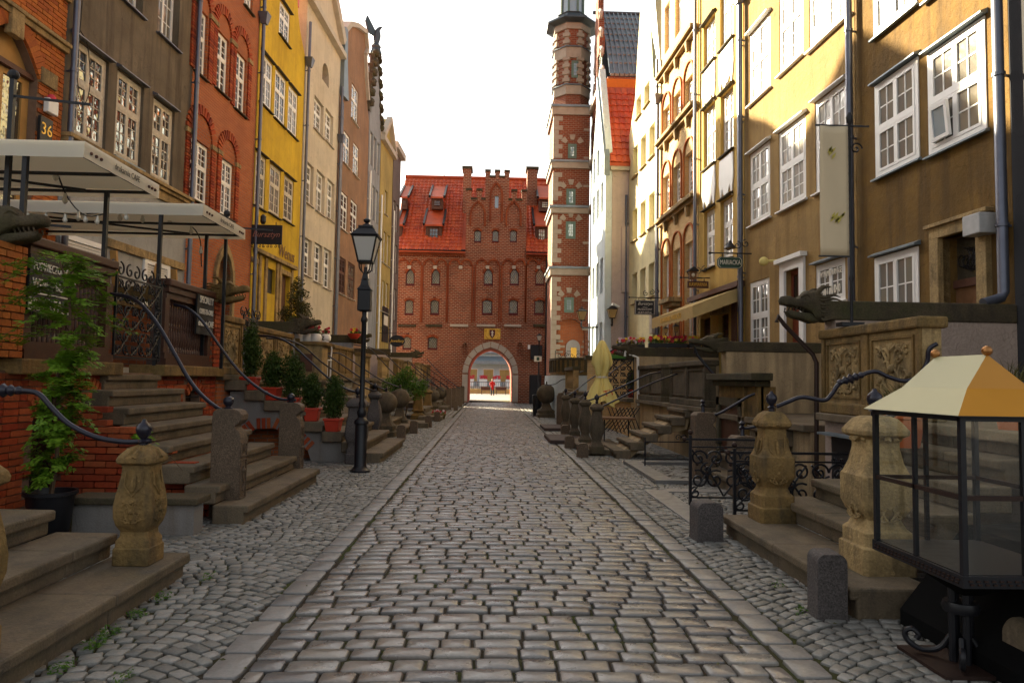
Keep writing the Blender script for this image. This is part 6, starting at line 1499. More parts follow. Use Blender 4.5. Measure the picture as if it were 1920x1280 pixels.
for (x, y, z1) in ((-5.42, 7.8, 4.9), (-4.75, 12.4, 4.45)):
    lp = thing('sign_pole', 'black iron pole with side arm at the %s of the cafe terrace' % ('near end' if y < 9 else 'far end'), 'pole', (x, y, ZF)); b = B(); b.bar((0, 0, 0), (0, 0, z1-ZF), .05); b.sphere((0, 0, z1-ZF+.04), .06, 10, 8); b.bar((0, 0, z1-ZF-.2), (.75, .2, z1-ZF-.2), .025)
    b.build('pole', M['black'], lp); 
    if y < 9: B().bar((0, 0, 1.55), (.6, .2, 1.55), .025).build('arm', M['black'], lp)
sl_ = thing('string_lights', 'drooping string of bare bulbs under the long white awning', 'string lights', (0, 0, 0))
b = B(); pts = [P(x, y, Y) for x, y, Y in ((105, 318, 8.6), (128, 372, 9.2), (163, 405, 10.2), (215, 398, 10.8), (268, 402, 11.2), (330, 408, 11.6), (372, 440, 12.0), (378, 500, 12.0))]; cp = catmull(pts, 5); b.tube(cp, .010, 5)
pts2 = [P(x, y, 10.6) for x, y in ((20, 385), (75, 395), (135, 402), (200, 398), (262, 396))]; c2 = catmull(pts2, 5); b.tube(c2, .010, 5); b.build('wire', M['black'], sl_)
for q in (cp[::4] + c2[::3]): B().lathe([(.02, 0), (.02, -.05), (.032, -.075), (.036, -.10), (.02, -.13), (.005, -.14)], q.x, q.y, 8).xf(Matrix.Translation((0, 0, q.z))).build('bulb', M['bulb'], sl_, True)

lt_ = B(); r4 = random.Random(21)
for k in range(150):
    x = r4.choice((r4.uniform(-2.3, 2.4), r4.gauss(-1.55, .15), r4.gauss(2.0, .15))); y = r4.uniform(3.6, 16); a = r4.uniform(0, 6.28); s_ = r4.uniform(.008, .022); c_, n_ = math.cos(a)*s_, math.sin(a)*s_
    lt_.add([(x-c_, y-n_, .014), (x+n_*.5, y-c_*.5, .02), (x+c_, y+n_, .015), (x-n_*.5, y+c_*.5, .013)], [(0,1,2,3)])
stuff(lt_.build('fallen_leaves', M['leafolive']), 'tiny dry leaf scraps scattered over the cobbles and along the kerb stones', 'leaf litter')
# ================================================================== generic terrace pieces
def terrace(label, side, xf, ya, yb, zf, mat, gaps=(), panels=(), group='raised stone terraces', st='stone'):
    """side -1 = left row (front faces +X), +1 = right row"""
    ang = math.atan2(1, 0) if side < 0 else math.atan2(-1, 0)
    t = thing('terrace', label, 'terrace', (xf, ya if side < 0 else yb, 0), ang, group); L_ = yb - ya
    dep = (abs(facadeL((ya+yb)/2)) if side < 0 else facadeR((ya+yb)/2)) - abs(xf) + .3
    B().box(0, L_, .02, dep, 0, zf-.1).build('retaining_wall', M[mat], t)
    B().box(-.02, L_+.02, -.10, dep, zf-.1, zf).build('floor_slab', M['step'], t, bevel=.015)
    for (a, e, h_, kind) in panels:      # balustrade panels along the front, local x
        if kind == 'baluster':
            n = max(2, int((e-a-.3)/.2)); hh = h_-.3
            p_ = B().box(a, e, -.04, .24, zf+h_-.14, zf+h_).build('handrail_slab', M[st], t, bevel=.02)
            b = B(); b.box(a, a+.16, .0, .2, zf, zf+h_-.14); b.build('pier', M['stoneclean'], p_); b = B(); b.box(e-.16, e, .0, .2, zf, zf+h_-.14); b.build('pier', M['stoneclean'], p_)
            me = None
            for i in range(n):
                if me is None:
                    q_ = B(); q_.lathe([(r_, (h_-.14)*s_) for r_, s_ in ((.07,0),(.07,.1),(.04,.14),(.075,.35),(.07,.5),(.04,.7),(.035,.8),(.065,.88),(.07,1))], 0, 0, 8); me = q_.mesh('baluster', M['stoneclean'], True, 40)
                link('baluster', me, p_, (a+.16+(e-a-.32)*(i+.5)/n, .1, zf))
        else:
            b = B(); b.box(a, e, .0, .2, zf+.14, zf+h_-.12); 
            p_ = b.build('balustrade_panel', M['stoneclean' if kind == 'relief' else st], t)
            B().box(a-.04, e+.04, -.06, .26, zf+h_-.12, zf+h_).build('moulding', M[st], p_, bevel=.025); B().box(a-.02, e+.02, -.05, .24, zf, zf+.14).build('plinth', M[st], p_, bevel=.02)
            k = max(1, round((e-a)/1.1)); w_ = (e-a)/k
            for i in range(k+1): xx = a+w_*i; B().box(max(a, xx-.07), min(e, xx+.07), -.035, .0, zf+.14, zf+h_-.12).build('pilaster', M[st], p_, bevel=.008)
            for i in range(k):
                x0, x1 = a+w_*i+.12, a+w_*(i+1)-.12; z0, z1 = zf+.2, zf+h_-.18; b = B()
                for (c0, c1, d0, d1) in ((x0, x1, z0, z0+.025), (x0, x1, z1-.025, z1), (x0, x0+.025, z0+.025, z1-.025), (x1-.025, x1, z0+.025, z1-.025)): b.box(c0, c1, -.025, -.0, d0, d1)
                b.build('panel_moulding', M[st], p_)
                if kind == 'relief': b = B(); carve(b, x0+.04, x1-.04, z0+.03, z1-.03, -.008, 1.25, i+int(a*7)); b.build('relief', M['stoneclean'], p_, True)
    return t
# ---------------- left terrace 2
T2 = terrace('stone terrace with carved relief panels and red potted conifers on its stairs', -1, XL, 12.95, 17.9, 1.62, 'brickred', panels=((.02, 1.1, 1.12, 'relief'), (1.95, 4.6, 1.05, 'relief')))
n = 8; rs = 1.62/(n+.5); xs = [-2.0-.37*i for i in range(n)]
stairs('stone stairs with stepped ends carrying red pots, behind the street lamp', -1, xs, [13.3]*n, [16.7]*n, rs, xtop=XL-.08)
ck = thing('stair_cheek_wall', 'grey rendered stair cheek wall with a half brick arch, left of the street lamp', 'wall', (0, 13.42, 0))
pl = [(-4.95, 0), (-4.85, 0), (-4.72, .30), (-4.4, .62), (-3.95, .72), (-3.55, .62), (-3.2, .3), (-3.12, 0), (-2.15, 0), (-2.15, .02)]
top_ = []
for i in range(n-1, 0, -1): zt_ = rs*(i+1)-.10-rs; top_ += [(-(2.0+.37*i)-.0, zt_)] 
up_ = [(-4.95, 1.3)]; 
for i in range(n-1, 0, -1): x_ = -(2.0+.37*i)-.02; up_ += [(x_-.0, rs*(i+1)-.2), (x_, max(rs*i-.12, .05))]
B().plate([(x, z) for x, z in [(-4.95, 0), (-4.86, 0), (-4.74, .36), (-4.45, .60), (-4.1, .62), (-3.75, .46), (-3.45, .2), (-3.38, 0), (-2.3, 0)]] + [(x, z) for x, z in up_[::-1]], [], 0, .2).build('render', M['terr_grey'], ck)
ai = [(-4.86, 0), (-4.74, .36), (-4.45, .60), (-4.1, .62), (-3.75, .46), (-3.45, .2), (-3.38, 0)]; 
for i in range(5, 19):
    t_ = i/22; k_ = t_*6; j_ = min(5, int(k_)); f_ = k_-j_; a_ = Vector(ai[j_]).lerp(Vector(ai[j_+1]), f_); d_ = (Vector(ai[j_+1])-Vector(ai[j_])).normalized(); nrm = Vector((-d_.y, d_.x))
    if nrm.y < 0 and i < 18: nrm = -nrm
    m_ = [a_ + d_*.03, a_ - d_*.03, a_ - d_*.035 + nrm*.2, a_ + d_*.035 + nrm*.2]; B().prism([(p_.x, p_.y) for p_ in m_], -.02, .1).build('arch_brick', M['brickpart'], ck)
B().box(-4.86, -3.38, .5, .52, 0, .65).build('arch_back', M['brickred'], ck)
def conifer(label, x, y, z, h, r, pw=.15, ph=.24, kind='oval', group='conifers in red pots', mat='leafdark', n=2600, pot='terracotta'):
    t = thing('potted_conifer', label, 'potted plant', (x, y, z), rnd.uniform(-.3, .3), group)
    b = B(); b.tbox(0, 0, 0, ph, pw*1.5, pw*1.5, pw*2, pw*2); b.box(-pw*1.08, pw*1.08, -pw*1.08, pw*1.08, ph-.035, ph+.012); p_ = b.build('pot', M[pot], t, bevel=.012)
    B().tube([(0, 0, ph), (0, 0, ph+h*.5)], .014, 6).build('stem', M['bark'], t)
    bl = []; m_ = 8
    for i in range(m_): f_ = (i+.5)/m_; rr = r*(math.sin(math.pi*min(1, f_*.9+.12))**.6) if kind == 'oval' else r*(1-f_*.8); bl.append((rnd.uniform(-.03, .03), rnd.uniform(-.03, .03), ph+.02+f_*(h-ph), rr)); bl.append((rnd.uniform(-.6, .6)*r, rnd.uniform(-.6, .6)*r, ph+.05+f_*(h-ph)*.95, rr*.45))
    b = leaf_cloud(B(), bl, n, .034, int(x*100+y*10) & 255, 1.5); stuff(b.build('foliage', M[mat], t)); return t
zs_ = lambda i: rs*(i+1)
conifer('bushy conifer in a red pot on the lowest potted step, nearest the street lamp', -2.98, 13.42, zs_(2), 1.08, .23)
conifer('lighter round conifer in a red pot, second step up from the street lamp', -3.40, 13.46, zs_(3), .92, .20)
conifer('wide dark conifer in a red pot half hidden behind the far granite pillar', -3.80, 13.5, zs_(4), 1.15, .25)
conifer('conifer in a red pot beside the widest dark one on the stair end', -4.18, 13.5, zs_(5), .95, .22)
conifer('tallest narrow conifer in a red pot at the stair top', -4.62, 13.55, zs_(6), 1.35, .20)
post('grey granite carved stair post right beside the base of the black street lamp', -2.50, 13.25, .0, 1.22, BAL, 'granitegrey', 1.1, deco=False)
post('granite carved stair post between the street lamp and the first stone ball', -2.78, 16.95, .0, 1.28, URN, 'granitegrey', 1.1, deco=False)
g2 = thing('iron_grille', 'narrow black wrought iron grille gate beside the carved relief panel', 'gate', (XL, 14.1, 0), FT.a); scroll_panel(g2, .03, .85, 1.66, 2.85)
rail('dark handrail curving from the lamp side granite post up to the iron grille', Y2([(676, 738), (645, 727), (615, 708), (580, 676), (545, 645), (510, 631), (459, 629)], 13.3, 14.0), .02)
rail('dark handrail curving down to the second granite post behind the street lamp', Y2([(704, 733), (680, 725), (645, 706), (605, 680), (570, 650), (535, 636), (500, 634)], 16.9, 15.0), .02)
partition('grey blue partition wall with gargoyle gutter between the yellow house terrace and the next', 17.9, facadeL(17.9), XL+.1, 3.0, 'bluegrey', 1)
# ---------------- left terraces 3..6
T3 = terrace('stone terrace with white ceramic flower pots on its pedestals', -1, XL, 18.05, 25.4, 1.6, 'terr_grey', panels=((.05, 1.3, 1.0, 'panel'), (4.0, 7.2, 1.05, 'panel')))
n = 7; rs3 = 1.6/(n+.5)
stairs('stone stairs rising between the two nearest stone balls', -1, [-2.35-.37*i for i in range(n)], [19.5]*n, [21.9]*n, rs3, xtop=XL-.1)
ball_post('nearest big stone ball on a moulded pedestal, left side', -2.85, 19.3, .30, .93); ball_post('second big stone ball just behind the nearest, left side', -2.84, 22.1, .31, .97)
partition('blue grey partition wall with gargoyle gutter behind the street lamp', 25.5, facadeL(25.5), XL+.1, 3.15, 'bluegrey', 1)
T4 = terrace('terrace with pale stone balusters beside the leafy green bush', -1, -4.8, 25.7, 33.3, 1.6, 'terr_ochre', panels=((.1, 2.2, .95, 'baluster'), (5.2, 7.4, .95, 'baluster')))
stairs('stone stairs between the two tapered stone posts', -1, [-2.2-.37*i for i in range(n)], [28.0]*n, [31.0]*n, rs3, xtop=-4.9)
TAP = [(.24,0),(.24,.14),(.20,.18),(.13,.24),(.20,.30),(.20,.34),(.17,.36),(.14,.85),(.19,.90),(.19,.95),(.10,1.02),(.04,1.05)]
post('tapered square stone post in front of the green bush', -2.85, 27.8, 0, 1.15, TAP, 'stone', 1.1, deco=False, ch=.05); post('second tapered stone post right of the green bush', -2.8, 31.4, 0, 1.15, TAP, 'stone', 1.1, deco=False, ch=.05)
partition('pink rendered partition wall under a gutter beam, left row', 33.4, facadeL(33.4), -4.8, 3.0, 'pink', 1, head=False)
T5 = terrace('farther stone terrace behind the small paired stone balls', -1, -4.5, 33.6, 40.2, 1.6, 'terr_grey', panels=((.1, 2.2, .95, 'panel'), (4.0, 6.4, .95, 'baluster')))
stairs('stone stairs rising past the small paired stone balls', -1, [-2.1-.37*i for i in range(6)], [34.2]*6, [36.8]*6, 1.6/6.5, xtop=-4.6)
ball_post('small stone ball, nearer of the far pair on the left', -2.72, 33.6, .30, .80, fin=False); ball_post('small stone ball, farther of the far pair on the left', -2.60, 37.0, .33, .88, fin=False)
partition('dark partition wall with gargoyle gutter near the brick gate, left row', 40.4, facadeL(40.4), -4.4, 3.1, 'terr_pink', 1)
T6 = terrace('last stone terrace before the brick gate on the left', -1, -4.2, 40.6, 48.8, 1.6, 'terr_grey', panels=((.1, 3.0, .95, 'baluster'), (5, 8, .95, 'panel')))
stairs('last stone stairs before the brick gate on the left', -1, [-2.3-.37*i for i in range(5)], [42.0]*5, [44.6]*5, 1.6/5.5, xtop=-4.3)
for i, (x, y, h_) in enumerate(((-2.16, 36.9, 1.15), (-2.05, 39.4, 1.15), (-1.95, 42.6, 1.2), (-1.80, 45.5, 1.2))):
    bollard('rounded granite pillar, %s of the four leading to the gate on the left' % ('nearest', 'second', 'third', 'last')[i], x, y, .32, .3, h_, 'granite')
for (lb, x, y, s_) in (('small rounded guard stone at the foot of the nearest stone ball', -2.33, 18.6, .30), ('rounded guard stone beside the second stone ball', -2.22, 20.6, .30), ('guard stone before the tapered stone post', -2.02, 23.2, .32), ('guard stone behind the flower trough', -1.98, 26.5, .3), ('low guard stone near the rounded granite pillars', -1.75, 36.0, .4), ('low guard stone beside the gate passage on the left', -1.7, 40.6, .45)):
    bollard(lb, x, y, .26, .24, s_+.1, 'granite', r=.1)
for (lb, x, y) in (('low stone slab step between guard stones on the left', -2.35, 23.6), ('low stone slab in front of the second tapered post', -2.2, 27.6)):
    tag(B().box(-.55, .35, -.8, .8, 0, .16).build('stone_slab', M['step'], None, bevel=.02, loc=(x, y, 0)), lb, 'slab')
for i, (lb, pts, ya, yb) in enumerate((
    ('dark handrail curving down to the nearest stone ball', [(723, 731), (690, 716), (650, 690), (610, 664), (570, 650)], 19.3, 18.6),
    ('dark handrail curving down to the second stone ball', [(748, 726), (715, 712), (680, 690), (640, 664), (614, 662)], 22.1, 21.4),
    ('dark handrail curving to the first tapered stone post', [(789, 728), (765, 722), (735, 697), (710, 670), (690, 652), (660, 645)], 27.8, 26.6),
    ('dark handrail behind the bush curving to the second tapered post', [(806, 724), (780, 712), (750, 690), (720, 662), (690, 650)], 31.3, 30.2),
    ('thin dark handrail descending toward the far stone balls', [(832, 733), (815, 720), (790, 700), (770, 682)], 33.8, 33.4),
    ('thin dark handrail descending to the last granite pillars', [(862, 728), (845, 716), (820, 694), (800, 672)], 41.0, 40.8))):
    rail(lb, Y2(pts, ya, yb), .02 if i < 4 else .025)
for j, (ya, yb, xa, xb) in enumerate(((37.0, 37.0, -2.2, -4.4), (42.3, 42.3, -2.2, -4.2))):
    t = thing('stair_railing', ('thin black railing with uprights on the far left stairs, nearer one', 'thin black railing with uprights on the last left stairs')[j], 'railing', (0, 0, 0), 0, 'stair railings near the gate')
    for i in range(6): f_ = i/5; x = xa+(xb-xa)*f_; B().bar((x, ya, .3+1.2*f_), (x, ya, 1.15+1.4*f_), .03).build('upright', M['black'], t)
    for dz in (.35, 0): B().bar((xa, ya, 1.15-dz), (xb, ya, 2.55-dz), .035).build('rail', M['black'], t)
# bush, tree, flowers on the left
t = thing('leafy_bush', 'leafy mid green climbing bush hanging over the left stairs', 'bush', (-3.2, 26.3, 0)); B().tube(catmull([(0,0,0), (.1,0,.7), (-.1,.1,1.3)], 4), .03, 6).build('stem', M['bark'], t)
stuff(leaf_cloud(B(), [(0,0,1.45,.5),(.45,-.1,1.15,.38),(-.5,.1,1.35,.4),(.1,-.2,1.8,.3),(-.2,0,.85,.35),(.7,-.1,1.35,.25)], 4200, .05, 4).build('foliage', M['leafmid'], t))
t = thing('terrace_tree', 'small dark olive conical tree rising from the terrace before the cream house', 'tree', (-5.45, 19.6, 1.6)); B().tube([(0,0,0), (.03,0,1.2), (0,0,2.4)], [.06,.045,.02], 7).build('trunk', M['bark'], t)
for k in range(10): a = k*2.4; B().tube([(0,0,.9+.14*k), (.35*math.cos(a), .35*math.sin(a), 1.15+.14*k)], [.02, .006], 4).build('branch', M['bark'], t)
bl = [(.42*(1-k/11)*math.cos(k*2.4), .42*(1-k/11)*math.sin(k*2.4), 1.1+.155*k, .34-.018*k) for k in range(11)]
stuff(leaf_cloud(B(), bl, 6000, .042, 8, 1).build('crown', M['leafolive'], t))
def flowers(b_leaf, mats, x0, x1, y, z, n, parent, spread=.1, s=.035, seed=0):
    r = random.Random(seed)
    lb = leaf_cloud(B(), [(x0+(x1-x0)*(i+.5)/max(1, int((x1-x0)/.12)), y, z+.06, .10) for i in range(max(1, int((x1-x0)/.12)))], 40*n, .03, seed); stuff(lb.build('leaves', M[b_leaf], parent))
    for mi, m_ in enumerate(mats):
        b = B()
        for k in range(n):
            c = Vector((r.uniform(x0, x1), y+r.uniform(-spread, spread), z+r.uniform(.06, .2)))
            for q in range(5): a = q*1.257; e = Vector((math.cos(a), -.4, math.sin(a)))*s; f_ = Vector((-math.sin(a), 0, math.cos(a)))*s*.5; b.add([c, c+e*.6+f_, c+e, c+e*.6-f_], [(0,1,2,3)])
        stuff(b.build('flowers', M[m_], parent))
def wpot(label, px, py, Y, s=.17):
    p = P(px, py, Y); t = thing('ceramic_pot', label, 'flower pot', p, 0, 'white ceramic flower pots'); B().lathe([(.07, -.17), (.15, -.10), (.165, 0), (.13, .08), (.09, .09), (.09, .05)], 0, 0, 12).build('pot', M['white'], t, True); flowers('leafdark', ['flred'], -.1, .1, 0, .1, 5, t, .06, .05, int(px))
for i, px in enumerate((545, 562, 578, 592)): wpot('white ceramic pot with red blooms on the pedestal, %s in the row of four' % ('first', 'second', 'third', 'last')[i], px, 632, 18.25)
wpot('single white ceramic pot with red and black blooms on its own pedestal', 611, 632, 21.6)
pd = thing('stone_pedestal', 'moulded stone pedestal block holding the row of white ceramic pots', 'pedestal', (-4.95, 18.4, 0)); B().box(-.9, .6, -.3, .3, 1.55, 2.42).build('shaft', M['stoneclean'], pd, bevel=.02); B().box(-1.0, .7, -.36, .36, 2.42, 2.52).build('cap', M['stone'], pd, bevel=.02); B().box(-.2, .35, -.32, -.3, 1.75, 2.2).build('panel', M['woodwin'], pd)
pd = thing('stone_pedestal', 'slim stone pedestal holding the single white ceramic pot', 'pedestal', (P(611, 650, 21.7).x, 21.7, 0)); B().box(-.28, .28, -.25, .25, 1.55, 2.5).build('shaft', M['stone'], pd, bevel=.02); B().box(-.34, .34, -.3, .3, 2.5, 2.6).build('cap', M['stone'], pd, bevel=.02)
p = P(664, 628, 25.0); t = thing('flower_bowl', 'red bowl of orange and yellow flowers on the terrace corner behind the street lamp', 'flower pot', p); B().lathe([(.12, -.14), (.24, 0), (.24, .04), (.2, .04)], 0, 0, 12).build('bowl', M['terracotta'], t, True); flowers('leafmid', ['flred', 'flyel'], -.15, .15, 0, .03, 9, t, .1, .05, 6)
p = G(822, 785); t = thing('flower_trough', 'small trough of red and white flowers on the pavement between guard stones', 'planter', (p.x, p.y, .0)); B().tbox(0, 0, 0, .2, .5, .3, .6, .36).build('trough', M['stone'], t); flowers('leafmid', ['flred', 'flwhite'], -.25, .25, 0, .15, 12, t, .12, .05, 2)
ch = thing('white_chair', 'white garden chair with rounded back on the left terrace', 'chair', (P(603, 680, 18.9).x, 18.9, 1.6)); b = B()
for sx in (-.2, .2):
    for sy in (-.2, .2): B().bar((sx, sy, 0), (sx, sy, .45), .035).build('leg', M['white'], ch)
B().box(-.23, .23, -.23, .23, .45, .48).build('seat', M['white'], ch, bevel=.01); B().tube(catmull([(-.2,.2,.48), (-.2,.22,.85), (0,.24,.98), (.2,.22,.85), (.2,.2,.48)], 4), .018, 6).build('back', M['white'], ch, True)
# ---------------- street lamp
lb_ = G(675, 884); LX, LY = lb_.x, lb_.y
t = thing('street_lamp', 'tall black cast iron street lamp with four sided lantern on the left pavement', 'street lamp', (LX, LY, 0))
zt = P(685, 408, LY).z; zl = P(685, 490, LY).z
B().lathe([(.17,0),(.17,.03),(.13,.06),(.105,.10),(.105,.78),(.10,.80),(.125,.82),(.125,.86),(.09,.90),(.06,.93),(.075,.97),(.085,1.02),(.06,1.07),(.05,1.12),(.062,1.16),(.045,1.20),(.042,2.55),(.06,2.58),(.06,2.62),(.04,2.66),(.038,zl-.35),(.07,zl-.32),(.03,zl-.27),(.03,zl-.1)], 0, 0, 16).build('post', M['black'], t, True, ang=50)
B().box(-.11, .11, -.11, .11, 2.75, 3.12).build('junction_box', M['black'], t, bevel=.02); B().lathe([(.17, 3.12), (.10, 3.2), (.05, 3.4)], 0, 0, 4, math.pi/4).build('collar', M['black'], t)
b = B()
for k in range(4): a = k*math.pi/2+math.pi/4; b.tube(catmull([(.03*math.cos(a), .03*math.sin(a), zl-.22), (.12*math.cos(a), .12*math.sin(a), zl-.14), (.14*math.cos(a), .14*math.sin(a), zl-.0)], 4), .012, 6)
b.build('bracket', M['black'], t, True)
w0, w1, hl = .115, .205, .42
def lantern(parent, z, w0, w1, hl, glass='lampglass', s=1.0, rz=0):
    c = []
    for zz_, w_ in ((z, w0), (z+hl, w1)): c.append([(sx*w_, sy*w_, zz_) for sx, sy in ((-1,-1),(1,-1),(1,1),(-1,1))])
    for i in range(4):
        j = (i+1) % 4; B().bar(c[0][i], c[1][i], .022*s).build('lantern_corner', M['black'], parent)
        q = [Vector(v) for v in (c[0][i], c[0][j], c[1][j], c[1][i])]; m_ = sum(q, Vector())/4; q = [v+(m_-v)*.04 for v in q]; B().add(q + [v+(m_*0+Vector((m_.x, m_.y, 0)))*-.03 for v in q], [(0,1,2,3), (7,6,5,4)]).build('lantern_pane', M[glass], parent)
    B().tbox(0, 0, z-.03*s, z, w0*2.2, w0*2.2, w0*2.3, w0*2.3).build('lantern_base', M['black'], parent)
    b = B(); b.tbox(0, 0, z+hl, z+hl+.03*s, w1*2.2, w1*2.2, w1*2.35, w1*2.35); b.tbox(0, 0, z+hl+.03*s, z+hl+.17*s, w1*2.2, w1*2.2, w1*1.1, w1*1.1); b.tbox(0, 0, z+hl+.17*s, z+hl+.2*s, w1*1.25, w1*1.25, w1*1.2, w1*1.2); b.lathe([(w1*.45, z+hl+.2*s), (w1*.3, z+hl+.24*s), (w1*.1, z+hl+.26*s), (w1*.28, z+hl+.29*s), (w1*.3, z+hl+.32*s), (w1*.1, z+hl+.35*s)], 0, 0, 10); b.build('lantern_roof', M['black'], parent)
lantern(t, zl, .115, .205, zt-zl-.36)
def lantern_on(label, px, py, Y, hpx, name='wall_lantern', bracket=None, glass='lampamber', pole=False, group='wall lanterns on the right'):
    p = P(px, py, Y); s = hpx*Y/1300; t = thing(name, label, 'lantern' if not pole else 'street lamp', (p.x, p.y, p.z if not pole else 0), 0, group)
    z0 = 0 if not pole else p.z
    lantern(t, z0, s*.17, s*.33, s*.62, glass, s*1.0)
    if pole: B().lathe([(.14,0),(.12,.1),(.08,.14),(.08,.8),(.05,.9),(.04,z0-.1),(.07,z0-.06),(.04,z0)], 0, 0, 10).build('post', M['black'], t, True)
    elif bracket: b = B(); b.tube(catmull([(0,0,-.02), (0,0,-.2*s/.4), *[(bracket[0]*k, bracket[1]*k, -.2*s/.4-.05+.08*k) for k in (.4, 1)]], 4), .03*s/.5, 6); b.build('bracket', M['black'], t, True)
    return t
lantern_on('street lamp with grey glass beside the brick gate on the right', 1011, 638, 41, 14, 'street_lamp', None, 'lampglass', True, None)
lantern_on('amber wall lantern on the pink side wall under the white camera', 1148, 596, 30.4, 26, bracket=(0, .25))
lantern_on('amber wall lantern on a long bracket at the tower corner', 1091, 600, 33, 26, bracket=(1.0, .0))
lantern_on('small dark lantern left of the arched brick doorway', 1248, 624, 25.0, 13, bracket=(.3, 0)); lantern_on('small dark lantern right of the arched brick doorway', 1267, 622, 22.6, 16, bracket=(.3, 0))
p = P(1152, 573, 30.4); t = thing('security_camera', 'white tubular security camera above the wall lantern', 'camera', p); b = B(); b.tube([(-.12, -.1, .06), (.2, .0, -.06)], .07, 10); b.build('housing', M['white'], t, True); B().tube([(.1, 0, -.02), (.15, .25, -.1)], .025, 6).build('arm', M['white'], t)
# ---------------- hanging signs
def sign(label, px0, px1, py0, py1, Y, mat, lines, X_wall, shape='rect', border=True, tm='letter', scr=True, group='hanging shop signs'):
    a = P(px0, (py0+py1)/2, Y); e = P(px1, (py0+py1)/2, Y); z1 = P((px0+px1)/2, py0, Y).z; z0 = P((px0+px1)/2, py1, Y).z
    t = thing('hanging_sign', label, 'sign', (a.x, Y, z0), 0, group); W_, H_ = e.x-a.x, z1-z0
    if shape == 'oval': pts = [(W_/2+W_/2*math.cos(2*math.pi*i/24), H_/2+H_/2*math.sin(2*math.pi*i/24)) for i in range(24)]
    elif shape == 'notch': c = H_*.22; pts = [(c,0),(W_-c,0),(W_,c),(W_,H_-c),(W_-c,H_),(c,H_),(0,H_-c),(0,c)]
    else: pts = rect(0, W_, 0, H_)
    bd = B().prism(pts, -.025, .025).build('board', M[mat], t)
    if border: B().plate(shrink(pts, .94), [shrink(pts, .90)], -.03, -.026).build('border', M[tm], bd)
    for (s_, sz, dz, sx, sh) in lines: text('sign_letters', s_, sz*H_, M[tm], bd, (W_/2, -.032, H_*dz), sx=sx, shear=sh)
    xw = X_wall - a.x; b = B(); far = W_+.2 if xw < 0 else -.2
    b.bar((xw, 0, H_+.10), (far, 0, H_+.10), .03)
    for x in (W_*.2, W_*.8): b.bar((x, 0, H_-.02 if shape != 'oval' else H_*.9), (x, 0, H_+.1), .02)
    b.sphere((far, 0, H_+.10), .035, 8, 6); b.build('bracket', M['black'], t)
    if scr:
        b = B()
        for k in range(3): s_ = 1 if xw < 0 else -1; b.tube(scroll((xw+s_*(.15+.22*k), H_+.26+.05*(2-k)), .11, 1.3, math.pi/2, s_ if k % 2 else -s_, 0), .012, 5)
        b.build('bracket_scrolls', M['black'], t, True)
    return t
s_ = sign('dark rectangular sign with Bursztyn in worn bronze script before the yellow house', 469, 529, 422, 458, 21.3, 'signblack', [('Bursztyn', .42, .5, .95, .35)], facadeL(21.3)+.0, tm='signred', border=False)
b = B(); W_ = .98
for k in range(8): b.tube(scroll((.06+.12*k, -.06), .05, 1.1, math.pi/2, 1 if k % 2 else -1, 0), .010, 5)
b.build('lower_scrolls', M['black'], s_, True); B().lathe([(.05, .62), (.09, .70), (.09, .86), (.03, .92)], .38, 0, 8).build('sign_lantern', M['black'], s_)
sign('black oval sign reading Jewellery near the brick gate', 730, 759, 628, 650, 39.5, 'signblack', [('Jewellery', .36, .5, .85, .35)], facadeL(39.5), 'oval', tm='gilt', border=False)
sign('black square edged sign reading Bursztyn Producent Hurt Detal in white', 1190, 1228, 563, 590, 25.6, 'signblack', [('Bursztyn', .30, .76, .95, .35), ('~', .3, .52, 2, 0), ('PRODUCENT', .20, .36, .85, 0), ('HURT•DETAL', .20, .14, .82, 0)], facadeR(25.6))
k_ = sign('brown sign reading Kawiarnia in gold with a small house shaped lamp on top', 1289, 1328, 527, 540, 20.6, 'woodwin', [('KAWIARNIA', .75, .48, .62, 0)], facadeR(20.6), tm='gilt', border=False)
bh = B(); bh.box(.05, .25, -.1, .1, .26, .5); bh.build('lamp_house', M['woodlight'], k_); B().prism([(-.02, .5), (.32, .5), (.15, .64)], -.16, .16).build('lamp_roof', M['signblack'], k_); B().sphere((.15, -.09, .38), .06, 8, 6).build('lamp_globe', M['bulb'], k_)
k_ = sign('dark green framed sign reading Mariacka in white capitals', 1345, 1392, 482, 503, 17.6, 'dgreen', [('MARIACKA', .60, .5, .62, 0)], facadeR(17.6), 'notch')
B().lathe([(.16, .52), (.12, .58), (.05, .66), (.03, .72)], .33, 0, 12).build('sign_lamp', M['black'], k_, True)
